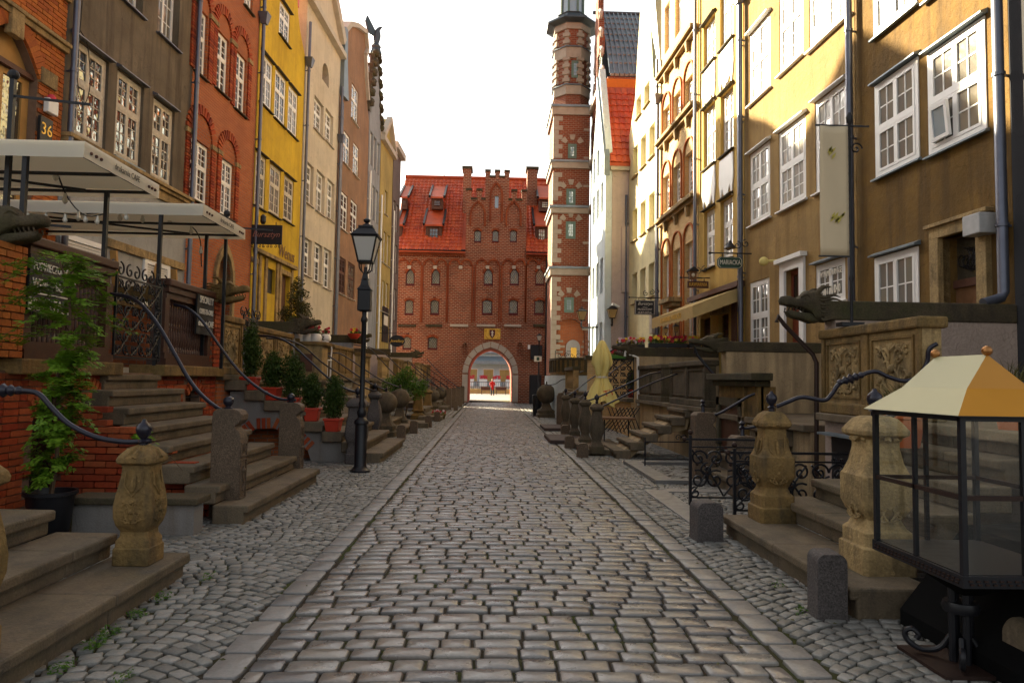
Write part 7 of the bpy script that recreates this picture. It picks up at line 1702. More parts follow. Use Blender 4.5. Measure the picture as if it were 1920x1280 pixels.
# ---------------- far person
pt = P(923, 738, 70); PZ = 0
def person(label, x, y, h):
    s = h/1.7; J = {'pel': (0,0,.92), 'ch': (0,0,1.28), 'nk': (0,0,1.45), 'hd': (.0,-.02,1.60), 'sl': (-.19,0,1.38), 'sr': (.19,0,1.38), 'el': (-.27,.0,1.12), 'er': (.27,0,1.12), 'hl': (-.16,-.16,1.02), 'hr': (.16,-.16,1.05), 'kl': (-.09,-.03,.50), 'kr': (.12,.05,.50), 'fl': (-.10,.03,.07), 'fr': (.15,.10,.07), 'tl': (-.11,-.12,.04), 'tr': (.16,-.06,.04)}
    E = [('pel','ch'),('ch','nk'),('nk','hd'),('ch','sl'),('ch','sr'),('sl','el'),('sr','er'),('el','hl'),('er','hr'),('pel','kl'),('pel','kr'),('kl','fl'),('kr','fr'),('fl','tl'),('fr','tr')]
    K = list(J); me = bpy.data.meshes.new('person'); me.from_pydata([Vector(J[k])*s for k in K], [(K.index(a), K.index(e)) for a, e in E], [])
    o = link('person', me, None, (x, y, 0)); md = o.modifiers.new('skin', 'SKIN')
    rad = dict(pel=.15, ch=.17, nk=.06, hd=.10, sl=.08, sr=.08, el=.055, er=.055, hl=.04, hr=.04, kl=.07, kr=.07, fl=.05, fr=.05, tl=.04, tr=.04)
    for i, k in enumerate(K): me.skin_vertices[0].data[i].radius = (rad[k]*s, rad[k]*s); me.skin_vertices[0].data[i].use_root = (i == 0)
    ss = o.modifiers.new('sub', 'SUBSURF'); ss.levels = 1; ss.render_levels = 1; me.materials.append(M['red'])
    b = B(); b.lathe([(.17*s, .45*s), (.20*s, .9*s), (.12*s, 1.0*s)], 0, 0, 10); 
    for a, c in (('pel', 'kl'), ('pel', 'kr'), ('kl', 'fl'), ('kr', 'fr')): pass
    b = B()
    for l_ in ('l', 'r'): b.tube([Vector(J['pel'])*s + Vector((-.08*s if l_ == 'l' else .08*s, 0, 0)), Vector(J['k'+l_])*s, Vector(J['f'+l_])*s], [.115*s, .085*s, .06*s], 8)
    b.build('trousers', M['darkside'], o, True); b = B(); b.sphere(Vector(J['hd'])*s+Vector((0, .015, .02)), .115*s, 12, 8, 1.15); b.build('hair', M['woodlight'], o, True)
    b = B(); b.sphere(Vector(J['hd'])*s+Vector((0, -.05*s, 0)), .085*s, 12, 8, 1.2); b.build('face', M['skin'], o, True)
    tag(o, label, 'person'); return o
person('person in a red jacket and dark trousers standing beyond the gate passage', pt.x, 70, 1.66)
for i, x in enumerate((-1.2, .4, 2.0)):
    t = thing('quay_bench', 'dark bench on the quay beyond the gate, %s' % ('left of the person', 'right of the person', 'farthest right')[i], 'bench', (x+.8, 76, 0), 0, 'benches on the quay'); B().box(-.6, .6, -.2, .2, .42, .47).build('seat', M['woodwin'], t); B().box(-.6, .6, .2, .24, .5, .85).build('backrest', M['woodwin'], t)
    for sx in (-.5, .5): B().box(sx-.03, sx+.03, -.18, .2, 0, .42).build('leg', M['black'], t)
# ================================================================== RIGHT SIDE
XR = 4.4; FR1 = Frame(XR, 0, math.atan2(-1, 0)); rt = lambda x, y, yl=0: FR1.px(x, y, yl)
# terrace R1: local x = -(Y) ; thing origin at far end Y=9.1
TR1 = terrace('roughcast terrace with richly carved double stone panel above a cellar door, right foreground', 1, XR, 2.5, 9.05, 1.24, 'terr_pink', panels=((.02, 2.12, 1.08, 'relief'),))
cdn = B().box(.25, .95, -.02, .06, 0, .95).build('cellar_door', M['signblack'], TR1); B().box(.15, 1.05, -.16, .0, .97, 1.0).build('door_hood', M['lead'], cdn)
bq = B()
for k in range(6): bq.tube(scroll((.35+.17*(k % 3), .3+.35*(k//3)), .07, 1.2, k, 1, -.03), .010, 5)
bq.build('door_grille', M['black'], cdn, True)
partition('pinkish roughcast wall under a long mossy gutter beam, right foreground', 9.25, facadeR(9.25), XR+.05, 2.73, 'terr_pink', -1, hb=.26)
partition('peeling ochre wall with cracked render under a dark gutter beam, right side middle', 13.45, facadeR(13.45), XR+.02, 2.42, 'terr_ochre', -1, hb=.20)
partition('peach rendered wall with flower boxes on its gutter beam, right side', 20.0, facadeR(20.0), 4.05, 2.60, 'terr_ochre', -1, hb=.25)
# downpipes from the gargoyle mouths
for lb, pts, r_ in (('rusty downpipe bending from the nearest right gargoyle mouth to the ground', [P(1456, 604, 9.2), P(1458, 592, 9.2), P(1470, 608, 9.2), P(1524, 664, 9.15), P(1531, 680, 9.1), P(1531, 905, 9.1)], .03),
                    ('thin dark downpipe from the middle right gargoyle to the ground', [P(1302, 662, 13.4), P(1302, 650, 13.4), P(1308, 666, 13.4), P(1347, 712, 13.3), P(1350, 725, 13.2), P(1349, 868, 13.2)], .03),
                    ('white bent downpipe from the far right gargoyle', [P(1172, 668, 19.9), P(1172, 658, 19.9), P(1180, 664, 19.9), P(1196, 670, 19.8), P(1197, 760, 19.8)], .04)):
    tag(B().tube(pts, r_, 8).build('downpipe', M['white' if 'white' in lb else ('rustiron' if 'rusty' in lb else 'black')], None, True), lb, 'drainpipe', 'downpipes from the gargoyles')
# stairs R1
n = 6; xs = [2.50, 3.05, 3.40, 3.74, 4.04, 4.32]
st1 = stairs('worn broad stone stairs with the lowest slab carrying two carved posts, right foreground', 1, xs, [4.78, 5.2, 5.3, 5.35, 5.4, 5.4], [7.45, 7.4, 7.3, 7.2, 7.1, 7.0], 1.24/6, xtop=XR+.1, cuts=(6.1,))
post('mossy yellow carved stone post with iron ball, farther one on the right stairs', 2.93, 7.15, .2, 1.12, [(.195,0),(.195,.15),(.175,.16),(.175,.27),(.145,.30),(.125,.35),(.155,.42),(.18,.47),(.18,.66),(.165,.68),(.135,.76),(.118,.84),(.115,.95),(.155,.98),(.16,1.01),(.14,1.05),(.11,1.10),(.07,1.13)], 'stone', .98)
post('pale carved stone post with iron ball behind the glass display case', 2.97, 5.28, .2, 1.17, [(.20,0),(.20,.20),(.18,.21),(.18,.31),(.15,.34),(.125,.40),(.165,.46),(.19,.52),(.19,.72),(.175,.74),(.145,.82),(.125,.93),(.125,1.0),(.175,1.03),(.18,1.06),(.155,1.10),(.12,1.15),(.08,1.17)], 'stoneclean', 1.02)
rail('dark handrail with turned grip waving from the mossy post to the carved panel', Y2([(1456, 762), (1480, 752), (1505, 744), (1545, 750), (1560, 738), (1575, 718), (1606, 706), (1640, 696), (1665, 706), (1695, 714), (1722, 706), (1738, 680), (1742, 655), (1757, 644)], 7.15, 6.85), .022, grip=.44)
rail('dark handrail leaving the pale post and passing behind the display case', Y2([(1640, 784), (1665, 782), (1690, 768), (1730, 745), (1790, 722), (1850, 714), (1886, 716), (1940, 720), (2010, 700)], 5.28, 5.2), .02)
bollard('dark granite guard stone at the far corner of the right stairs', G(1327, 1012).x, G(1327, 1012).y+.05, .32, .30, .42, 'granitegrey', rz=.05)
bollard('speckled granite guard stone leaning at the near corner of the right stairs', G(1562, 1160).x, G(1562, 1160).y+.08, .24, .24, .47, 'granitegrey', rz=-.1)
bollard('pale stone block cut by the bottom right corner of the frame', 3.02, 3.72, .34, .34, .36, 'step')
for (lb, x, y, z, gs) in (('clay pot with grass on the upper right stairs', 3.92, 6.45, 1.03, True), ('clay pot partly seen through the glass case', 4.55, 5.9, 1.24, False)):
    t = thing('clay_pot', lb, 'flower pot', (x, y, z), 0, 'clay pots on the right stairs'); B().lathe([(.12, 0), (.16, .26), (.18, .27), (.18, .31), (.16, .31), (.15, .27), (.01, .27)], 0, 0, 16).build('pot', M['potclay'], t, True, ang=30)
    b = B(); r_ = random.Random(3)
    for k in range(140 if gs else 60): a = r_.uniform(0, 6.28); l_ = r_.uniform(.2, .42); c_ = Vector((r_.uniform(-.1, .1), r_.uniform(-.1, .1), .27)); d_ = Vector((math.cos(a)*.35, math.sin(a)*.35, 1)).normalized(); b.add([c_, c_+d_*l_*.6+Vector((.005, 0, 0)), c_+d_*l_+Vector((math.cos(a)*.06, math.sin(a)*.06, -.03)), c_+d_*l_*.6-Vector((.005, 0, 0))], [(0,1,2,3)])
    b.build('grass', M['leafolive'], t)
# banner and its pole on the carved panel
pb = P(1597, 608, 8.45); zt = P(1597, 212, 8.45).z; t = thing('banner_pole', 'black iron pole with finial standing on the carved stone panel', 'pole', (pb.x, pb.y, 2.33))
hp = zt-2.33; B().lathe([(.02, 0), (.016, .55), (.03, .6), (.016, .65), (.016, hp-.15), (.035, hp-.12), (.045, hp-.05), (.02, hp)], 0, 0, 10).build('pole', M['black'], t, True); B().box(-.16, .12, -.08, .08, -.0, .05).build('foot', M['black'], t)
bz1 = P(1560, 237, 8.45).z-2.33; bz0 = P(1560, 479, 8.45).z-2.33; bx0 = P(1537, 360, 8.45).x - pb.x
b = B(); b.bar((bx0-.05, 0, bz1+.01), (.25, 0, bz1+.01), .018); b.bar((bx0-.02, 0, bz0-.01), (0, 0, bz0-.01), .018); b.build('cross_arm', M['black'], t); b = B(); b.tube(scroll((.08, bz1-.28), .08, 1.3, 0, 1, 0), .01, 5); b.build('arm_scroll', M['black'], t, True)
bn = thing('banner', 'blank beige hanging banner with two faint yellow prints, tied to the black pole', 'banner', (pb.x, pb.y-.01, 2.33))
nx, nz = 8, 16; vs = []; 
for j in range(nz+1):
    for i in range(nx+1): vs.append((bx0+(-.025-bx0)*i/nx, .012*math.sin(i*.8+j*.3)*(1-i/nx), bz0+(bz1-bz0)*j/nz))
b = B(); b.add(vs, [(j*(nx+1)+i, j*(nx+1)+i+1, (j+1)*(nx+1)+i+1, (j+1)*(nx+1)+i) for j in range(nz) for i in range(nx)]); cl = b.build('cloth', M['banner'], bn, True); sd_ = cl.modifiers.new('thick', 'SOLIDIFY'); sd_.thickness = .004
for k, (px, py, w_, h_, sd) in enumerate(((1560, 286, .085, .13, 1), (1570, 410, .17, .14, 2))):
    p_ = P(px, py, 8.43); r_ = random.Random(sd); b = B()
    for i in range(9 if k else 5):
        cx, cz = p_.x-pb.x+r_.uniform(-.4, .4)*w_, p_.z-2.33+r_.uniform(-.35, .35)*h_; an = .9+r_.uniform(-.3, .3); lx, lz = math.cos(an)*.045, math.sin(an)*.06
        b.add([(cx-lx, -.022, cz-lz), (cx+lz*.3, -.022, cz-lx*.3), (cx+lx, -.022, cz+lz), (cx-lz*.3, -.022, cz+lx*.3)], [(0,1,2,3)])
    b.build('faded_print', M['yellowprint'], bn)
for i in range(15): B().sphere((-.03, -.02, bz0+(bz1-bz0)*(i+.5)/15), .008, 6, 4).build('eyelet', M['signblack'], bn)
# ---------------- display case
cs = thing('display_case', 'empty black framed glass display case with cream and brass roof on iron foot', 'display case', (2.76, 3.93, 0))
hx, hy = .32, .40; z0, z1 = .64, 1.455
fbz = B(); fbz.box(-hx-.02, hx+.02, -hy-.02, hy+.02, z0-.06, z0); fbz.build('base_frame', M['black'], cs)
b = B()
for i in range(22):
    y_ = -hy+2*hy*(i+.5)/22; b.box(-hx-.026, -hx-.021, y_-.012, y_+.008, z0-.028, z0-.018); b.box(-hx-.026, -hx-.021, y_-.004, y_+.016, z0-.045, z0-.036)
for i in range(16):
    x_ = -hx+2*hx*(i+.5)/16; b.box(x_-.012, x_+.008, -hy-.026, -hy-.021, z0-.028, z0-.018); b.box(x_-.004, x_+.016, -hy-.026, -hy-.021, z0-.045, z0-.036)
b.build('pierced_trim', M['rustiron'], cs)
B().box(-hx, hx, -hy, hy, z0, z0+.004).build('case_floor', M['black'], cs)
for sx in (-1, 1):
    for sy in (-1, 1): B().box(sx*hx-.014, sx*hx+.014, sy*hy-.014, sy*hy+.014, z0, z1).build('corner_post', M['black'], cs)
for sx in (-1, 1):
    B().box(sx*hx-.011, sx*hx+.011, -.011, .011, z0, z1).build('glazing_bar', M['black'], cs); b = B(); b.box(sx*hx-.011, sx*hx+.011, -hy+.014, hy-.014, 1.02, 1.045); b.build('glazing_bar', M['rustiron'], cs)
    B().box(sx*hx-.014, sx*hx+.014, -hy, hy, z1-.03, z1).build('top_rail', M['black'], cs); B().box(sx*hx-.002, sx*hx+.002, -hy, hy, z0+.005, z1-.03).build('glass_pane', M['caseglass'], cs)
for sy in (-1, 1):
    B().box(-hx+.014, hx-.014, sy*hy-.011, sy*hy+.011, 1.02, 1.045).build('glazing_bar', M['rustiron'], cs); B().box(-hx, hx, sy*hy-.013, sy*hy+.013, z1-.03, z1).build('top_rail', M['black'], cs); B().box(-.011, .011, sy*hy-.011, sy*hy+.011, z0, z1).build('glazing_bar', M['black'], cs)
    B().box(-hx+.01, hx-.01, sy*hy-.002, sy*hy+.002, z0+.005, z1-.03).build('glass_pane', M['caseglass'], cs)
ov = .05; ra = [(-hx-ov, -hy-ov), (hx+ov, -hy-ov), (hx+ov, hy+ov), (-hx-ov, hy+ov)]; mid = [(-hx*.56, -hy*.62), (hx*.56, -hy*.62), (hx*.56, hy*.86), (-hx*.56, hy*.86)]; tp_ = [(0, -hy*.40), (0, hy*.72)]
zr0, zr1, zr2 = z1+.0, z1+.14, z1+.33
L3 = [(x, y, zr0) for x, y in ra]; M3 = [(x, y, zr1) for x, y in mid]; R3 = [(x, y, zr2) for x, y in tp_]
B().add([L3[3], L3[0], M3[0], M3[3], R3[0], R3[1]], [(0,1,2,3), (3,2,4,5)]).build('roof_panel', M['roofcase'], cs)
o = B().add([L3[0], L3[1], M3[1], M3[0], R3[0]], [(0,1,2,3), (3,2,4)]).build('roof_panel', M['roofochre'], cs); o['label'] = 'brass coloured roof face'
B().add([L3[1], L3[2], M3[2], M3[1], R3[1], R3[0]], [(0,1,2,3), (3,2,4,5)]).build('roof_panel', M['roofcase'], cs); B().add([L3[2], L3[3], M3[3], M3[2], R3[1]], [(0,1,2,3), (3,2,4)]).build('roof_panel', M['roofochre'], cs)
B().box(-hx-ov, hx+ov, -hy-ov, hy+ov, z1-.006, z1-.001).build('roof_soffit', M['black'], cs)
for p_ in R3: B().sphere((p_[0], p_[1], p_[2]+.02), .028, 12, 8).build('roof_ball', M['brass'], cs, True)
B().box(-.04, .04, hy*.25, hy*.33, z0+.35, z1-.05).build('lock_box', M['brass'], cs) if False else None
# foot
b = B()
for a in range(4): b.tube([(.05*math.cos(a*math.pi/2), .05*math.sin(a*math.pi/2)+.1, .02), (.05*math.cos(a*math.pi/2), .05*math.sin(a*math.pi/2)+.1, z0-.1)], .022, 8)
b.lathe([(.09, .30), (.10, .33), (.09, .36)], 0, .1, 12); b.build('pedestal', M['black'], cs, True)
b = B(); b.box(-.24, .24, -.12, .34, .0, .02); b.build('foot_plate', M['rustiron'], cs)
b = B(); b.tbox(0, .05, z0-.22, z0-.06, .10, .10, .5, .6); b.build('under_tray', M['shadeblack'], cs)
for a in range(4):
    an = a*math.pi/2+math.pi/4+.2; c, s = math.cos(an), math.sin(an); rr = [(0.05, .16), (.11, .07), (.20, .045), (.27, .08), (.285, .13), (.25, .155), (.215, .13), (.225, .10)]
    B().tube(catmull([(c*r_, s*r_+.1, z_) for r_, z_ in rr], 4), .016, 8).build('scroll_foot', M['black'], cs, True)
dk = thing('added_shade_block', 'low dark sloping cellar cover in deep shade behind the display case', 'cover', (3.35, 4.2, 0)); b = B(); b.prism([(-.55, 0), (1.2, 0), (1.2, .74), (-.1, .66), (-.55, .10)], -.55, .50); b.build('cover', M['shadeblack'], dk)  # black block added where only deep shade lies, not a real part
# ---------------- iron fence panels round the cellar pit
def iron_fence(label, x0, x1, y, zt, posts, seed=0):
    t = thing('iron_fence', label, 'fence', (0, y, 0), 0, 'scrolled iron fence panels')
    for x in posts:
        B().bar((x, 0, 0), (x, 0, zt+.05), .035).build('fence_post', M['black'], t); B().sphere((x, 0, zt+.09), .035, 10, 8).build('knob', M['rustiron'], t, True)
        b = B(); b.tube(scroll((x+.07, .16), .08, 1.2, math.pi/2, 1, 0), .012, 6); b.build('post_scroll', M['black'], t, True)
    b = B(); b.bar((x0-.06, 0, zt), (x1, 0, zt), .03); b.build('top_rail', M['black'], t); b = B(); b.bar((x0, 0, zt-.10), (x1, 0, zt-.10), .02); b.build('rail', M['black'], t); B().bar((x0, 0, .10), (x1, 0, .10), .02).build('rail', M['black'], t)
    B().sphere((x0-.08, 0, zt), .032, 10, 8).build('knob', M['rustiron'], t, True)
    n_ = max(1, round((x1-x0)/.45)); cw = (x1-x0)/n_
    for i in range(n_):
        cx, cz = x0+cw*(i+.5), (zt)/2; 
        for q, (dx, dz, rr, a0, sg) in enumerate(((-.25, .28, .115, 0, 1), (.25, .28, .115, math.pi, -1), (-.25, -.15, .13, 2, -1), (.25, -.15, .13, 1, 1), (0, .05, .09, 1.5, 1))):
            B().tube(scroll((cx+dx*cw*1.0, cz+dz*zt*.75), rr, 1.4, a0, sg, .0), .0135, 6).build('iron_scroll', M['black'], t, True)
        b = B(); b.tube(catmull([(cx-cw*.5, 0, .12), (cx-.05, 0, cz-.08), (cx+cw*.4, 0, zt-.14)], 5), .012, 6); b.tube(catmull([(cx+cw*.5, .01, .12), (cx+.05, .01, cz-.02), (cx-cw*.45, .01, zt-.14)], 5), .012, 6)
        b.build('cross_bar', M['black'], t, True); b = B()
        for (dx, dz) in ((0, 0), (.12, .12), (-.13, .1), (.1, -.16)): b.sphere((cx+dx, 0, cz+dz), .022, 6, 5)
        b.build('rosettes', M['rustiron'], t, True)
    return t
iron_fence('black scrolled iron fence with ball knobs, farther panel at the right stairs', 2.66, 3.55, 9.15, .86, (2.66,))
iron_fence('black scrolled iron fence panel beside the mossy carved post', 2.93, 4.3, 8.25, .78, (2.93,))
ff = thing('iron_fence', 'thin low black rail fence with a small curl by the cellar pit, right side', 'fence', (0, 12.9, 0), 0)
for x in (G(1191, 868).x,): B().bar((x, 0, 0), (x, 0, .58), .025).build('fence_post', M['black'], ff)
xa = G(1191, 868).x; B().bar((xa, 0, .50), (xa+1.7, 0, .50), .02).build('rail', M['black'], ff); B().bar((xa, 0, .18), (xa+1.7, 0, .18), .02).build('rail', M['black'], ff); b = B(); b.tube(scroll((xa+.62, .58), .06, 1.2, 0, 1), .009, 5); b.tube(scroll((xa+.74, .58), .06, 1.2, math.pi, -1), .009, 5); b.build('curl', M['black'], ff, True)
pit = thing('cellar_pit', 'sunken cellar pit rim of grey slabs beside the paving, right side', 'cellar pit', (3.4, 12.2, 0)); B().plate(rect(-.75, 1.0, -1.2, 1.5), [rect(-.45, .9, -1.0, 1.3)], -.06, .0).xf(Matrix.Rotation(R(-90), 4, 'X')).build('rim', M['edge'], pit); B().box(-.45, .9, -1.3, 1.0, -.03, -.004).build('dark_floor', M['soil'], pit)
# ---------------- R2 yard: cellar door with pediment, pillars, short stairs
TR2 = terrace('low dark terrace with a pedimented cellar door, between the roughcast wall and the peeling wall', 1, XR, 9.45, 13.3, 1.05, 'terr_ochre')
dp = B().box(.35, 1.35, -.05, .03, 0, 1.2).build('cellar_door', M['wood'], TR2); b = B(); b.box(.20, .35, -.10, .03, 0, 1.35); b.box(1.35, 1.5, -.10, .03, 0, 1.35); b.box(.2, 1.5, -.10, .03, 1.2, 1.35); b.build('door_surround', M['stonedark'], TR2); b = B(); b.box(.05, 2.4, -.25, .1, 1.66, 1.78); b.box(.15, 2.3, -.16, .1, 1.56, 1.66); b.build('pediment', M['stonedark'], TR2, bevel=.015)
B().box(.2, 2.25, -.04, .2, 1.05, 1.56).build('parapet', M['stone'], TR2); b = B(); b.box(1.55, 1.65, -.1, .0, 0, 1.56); b.box(2.15, 2.25, -.1, 0, 0, 1.56); b.build('pilaster', M['stone'], TR2)
for zz_ in (.35, .95): B().box(.4, 1.1, -.08, -.05, zz_, zz_+.05).build('strap_hinge', M['black'], dp)
stairs('short steep stone stairs behind the iron fence on the right', 1, [3.5, 3.75, 4.0, 4.25], [10.0]*4, [11.4]*4, 1.05/4.5, xtop=XR+.1)
for (lb, px, py, Yp, h_) in (('dark granite stair pillar with iron knob behind the fence, farther', 1318, 775, 11.5, 1.12), ('dark granite stair pillar with iron knob behind the fence, nearer', 1392, 820, 9.9, .86)):
    p_ = P(px, py, Yp); t = thing('granite_pillar', lb, 'pillar', (p_.x, Yp, 0), 0, 'dark pillars behind the iron fence')
    B().prism([(-.17,0),(.17,0),(.17,h_-.25),(.12,h_-.2),(.17,h_-.14),(.17,h_-.05),(.12,h_),(-.12,h_),(-.17,h_-.05)], -.16, .16).build('shaft', M['granite'], t, True, bevel=.02, ang=35)
    B().lathe([(.045, h_), (.03, h_+.03), (.03, h_+.10), (.05, h_+.12), (.02, h_+.14), (.045, h_+.18), (.02, h_+.21)], 0, 0, 10).build('finial', M['rail'], t, True)
rail('dark handrail arching from the farther dark pillar to the cellar parapet', Y2([(1314, 780), (1345, 776), (1380, 757), (1410, 740), (1437, 735)], 11.5, 11.1), .022)
rail('short dark handrail from the nearer dark pillar toward the mossy post', Y2([(1386, 803), (1410, 801), (1432, 793), (1450, 780)], 9.9, 9.8), .022)
# ---------------- R3
TR3 = terrace('stone terrace with two plain panelled balustrades and a stone stair between, right side', 1, 4.28, 13.6, 19.85, 1.12, 'terr_ochre', panels=((.0, 2.75, .95, 'panel'), (3.55, 6.2, .95, 'panel')), st='stonegrey')
n = 6; stairs('free standing stone stair rising to the panelled terrace, right side', 1, [2.62+.29*i for i in range(n)], [14.55]*n, [15.9]*n, 1.12/(n+.4), xtop=4.35)
aw_ = thing('rubble_arch', 'ochre rubble arch under the free standing stair, right side', 'wall', (0, 14.7, 0)); B().prism([(2.7, 0), (3.0, 0), (3.25, .22), (3.7, .5), (4.2, .62), (4.28, .95), (3.9, .80), (3.3, .45), (2.75, .10)], 0, 1.0).build('arch', M['terr_ochre'], aw_)
for lb, x, y, h_, s_ in (('bulbous stone baluster post nearest on the right, below the yellow umbrella', 2.34, 15.15, 1.08, 1.12), ('stone baluster post second from the near end of the right row', 2.33, 16.9, 1.12, 1.1), ('stone baluster post third in the right row', 2.38, 19.4, 1.10, 1.05), ('stone baluster post fourth in the right row', 2.45, 22.4, 1.12, 1.05)):
    post(lb, x, y, .04, h_, URN if '4' not in lb else BAL, 'stonegrey', s_*.92, deco=False)
tag(B().prism([(-.15, 0), (.15, 0), (.15, 1.05), (.05, 1.2), (-.1, 1.18), (-.15, 1.05)], -.15, .15).build('stone_slab', M['granite'], None, bevel=.02, loc=(2.5, 24.3, 0)), 'upright granite slab behind the row of baluster posts, right side', 'pillar')
for lb, x, y, w_ in (('reddish rounded guard stone at the foot of the nearest baluster post', 1.98, 14.75, .26), ('rounded guard stone by the dark metal plates', 1.93, 16.7, .26), ('guard stone in front of the third baluster post', 2.25, 20.6, .3)):
    bollard(lb, x, y, w_, .24, .33, 'granite', r=.1)
for lb, px, py in (('dark flat metal plate on the paving, farther of two', 1034, 804), ('dark flat metal plate on the paving, nearer of two', 1048, 826)):
    p_ = G(px, py); tag(B().box(-.42, .52, -1.0, 1.0, .01, .10).build('metal_plate', M['mat_rust'], None, bevel=.01, loc=(p_.x+.1, p_.y, 0)), lb, 'metal plate', 'dark plates on the paving')
tag(B().box(-.3, .75, -1.2, 1.6, 0, .13).build('stone_slab', M['step'], None, bevel=.02, loc=(2.35, 16.3, 0)), 'low stone slab under the nearest right baluster posts', 'slab')
rail('straight dark handrail rising from the nearest right baluster post to the near panel', Y2([(1124, 764), (1150, 752), (1200, 728), (1245, 709), (1276, 699)], 15.15, 15.8), .02)
rail('straight dark handrail rising from the second baluster post to the far panel', Y2([(1096, 752), (1120, 745), (1180, 718), (1215, 702), (1240, 697)], 16.9, 17.2), .02)
rail('dark handrail passing behind the yellow umbrella', Y2([(1076, 749), (1090, 744), (1130, 712), (1165, 684), (1182, 676)], 19.4, 20.5), .02)
rail('dark handrail with curl before the far balustrade on the right', Y2([(1058, 745), (1075, 735), (1105, 712), (1140, 690)], 22.4, 23.0), .02)
rail('thin wavy double handrail beside the big stone ball, right side', Y2([(1022, 722), (1040, 720), (1055, 711), (1072, 712), (1085, 700), (1094, 695)], 30.2, 28.0), .02)
ball_post('big mossy stone ball on a pedestal, alone on the right side', G(1021, 780).x, 30.6, .43, 1.02)
bt = thing('litter_bin', 'dark metal litter bin behind the right stone ball', 'bin', (G(1002, 776).x, 31.4, 0)); B().lathe([(.2, 0), (.22, .9), (.24, .92), (.2, .98)], 0, 0, 12).build('bin', M['black'], bt, True)
# tables folded by the umbrella
tb = thing('cafe_tables', 'stacked dark folding cafe chairs and a brown table top beside the yellow umbrella', 'folded furniture', (3.1, 17.3, 0)); B().box(-.35, .45, -.5, .3, .68, .73).build('table_top', M['woodlight'], tb)
for k in range(7): b = B(); b.bar((-.3+.1*k, .3, .35), (.25+.08*k, .35, .95), .02); b.bar((-.1+.1*k, .3, .95), (.15+.1*k, .3, .3), .02); b.build('folded_chair', M['black'], tb)
for sx in (-.25, .35): B().bar((sx, -.1, 0), (sx, -.1, .68), .03).build('table_leg', M['black'], tb)
# ---------------- yellow closed umbrella
pu = P(1128, 757, 18.6); um = thing('closed_umbrella', 'folded pale yellow parasol tied at the waist with red lettering near its hem', 'umbrella', (pu.x, 18.6, 0))
zt = P(1128, 638, 18.6).z; zb = pu.z; zw = P(1128, 707, 18.6).z
B().tube([(0, 0, 0), (0, 0, zt-.05)], .025, 8).build('pole', M['woodlight'], um)
rings = []; r_ = random.Random(2)
prof = [(zb+.0, .40), (zb+.2, .33), (zb+.45, .24), (zw-.12, .17), (zw, .13), (zw+.15, .15), (zw+.4, .18)]
for z_, rr in prof:
    ring = []
    for i in range(32): a = 2*math.pi*i/32; f_ = 1+.22*math.cos(8*a+z_) ; zz_ = z_ + (.10*math.cos(4*a) if z_ == prof[0][0] else 0); ring.append((rr*f_*math.cos(a), rr*f_*math.sin(a), zz_))
    rings.append(ring)
b = B(); b.loft(rings, cap=False); b.build('lower_folds', M['umbrella'], um, True, ang=60)
rings = []
for z_, rr in ((zw+.15, .17), (zw+.38, .25), (zw+.62, .21), (zt-.12, .11), (zt-.02, .06), (zt, .02)):
    rings.append([(rr*(1+.20*math.cos(8*2*math.pi*i/32+1))*math.cos(2*math.pi*i/32), rr*(1+.20*math.cos(8*2*math.pi*i/32+1))*math.sin(2*math.pi*i/32), z_ + (.10*math.cos(4*2*math.pi*i/32) if z_ < zw+.3 else 0)) for i in range(32)])
b = B(); b.loft(rings, cap=False); b.build('upper_folds', M['umbrella'], um, True, ang=60)
B().lathe([(.155, zw-.02), (.155, zw+.03), (.13, zw+.03)], 0, 0, 16).build('strap', M['letter'], um)
text('parasol_letters', 'TY', .22, M['redprint'], um, (.12, -.47, zb+.30), rot=(R(78), R(-14), 0), sx=1.1)
# ---------------- flower boxes on the gutter beam
def fbox(label, px0, px1, py, Y, mats, seed, pot='signblack', group='flower boxes on the right walls'):
    a = P(px0, py, Y); e = P(px1, py, Y); t = thing('flower_box', label, 'flower box', (a.x, Y, a.z), 0, group); W_ = e.x-a.x
    B().box(0, W_, -.1, .1, 0, .12).build('box', M[pot], t, bevel=.01); flowers('leafmid', mats, 0.02, W_-.02, 0, .12, int(10+W_*14), t, .09, .05, seed)
fbox('long dark box of maroon and yellow flowers on the peach wall', 1216, 1288, 651, 19.9, ['flmaroon', 'flred', 'flyel'], 3)
fbox('short dark box of red, pink and yellow flowers left of the long box', 1157, 1208, 652, 21.5, ['flred', 'flwhite', 'flyel'], 4)
fbox('green planter of white and red flowers below the short flower box', 1146, 1172, 673, 21.0, ['flwhite', 'flred'], 5, 'potgreen')
fbox('small box with one large red and yellow bloom above the middle gargoyle', 1291, 1312, 652, 19.8, ['flred', 'flyel'], 6)
conifer('round clipped shrub in a red pot behind the scrolled gate on the right', P(1186, 735, 21.5).x, 21.5, 1.12, .85, .2, kind='oval')
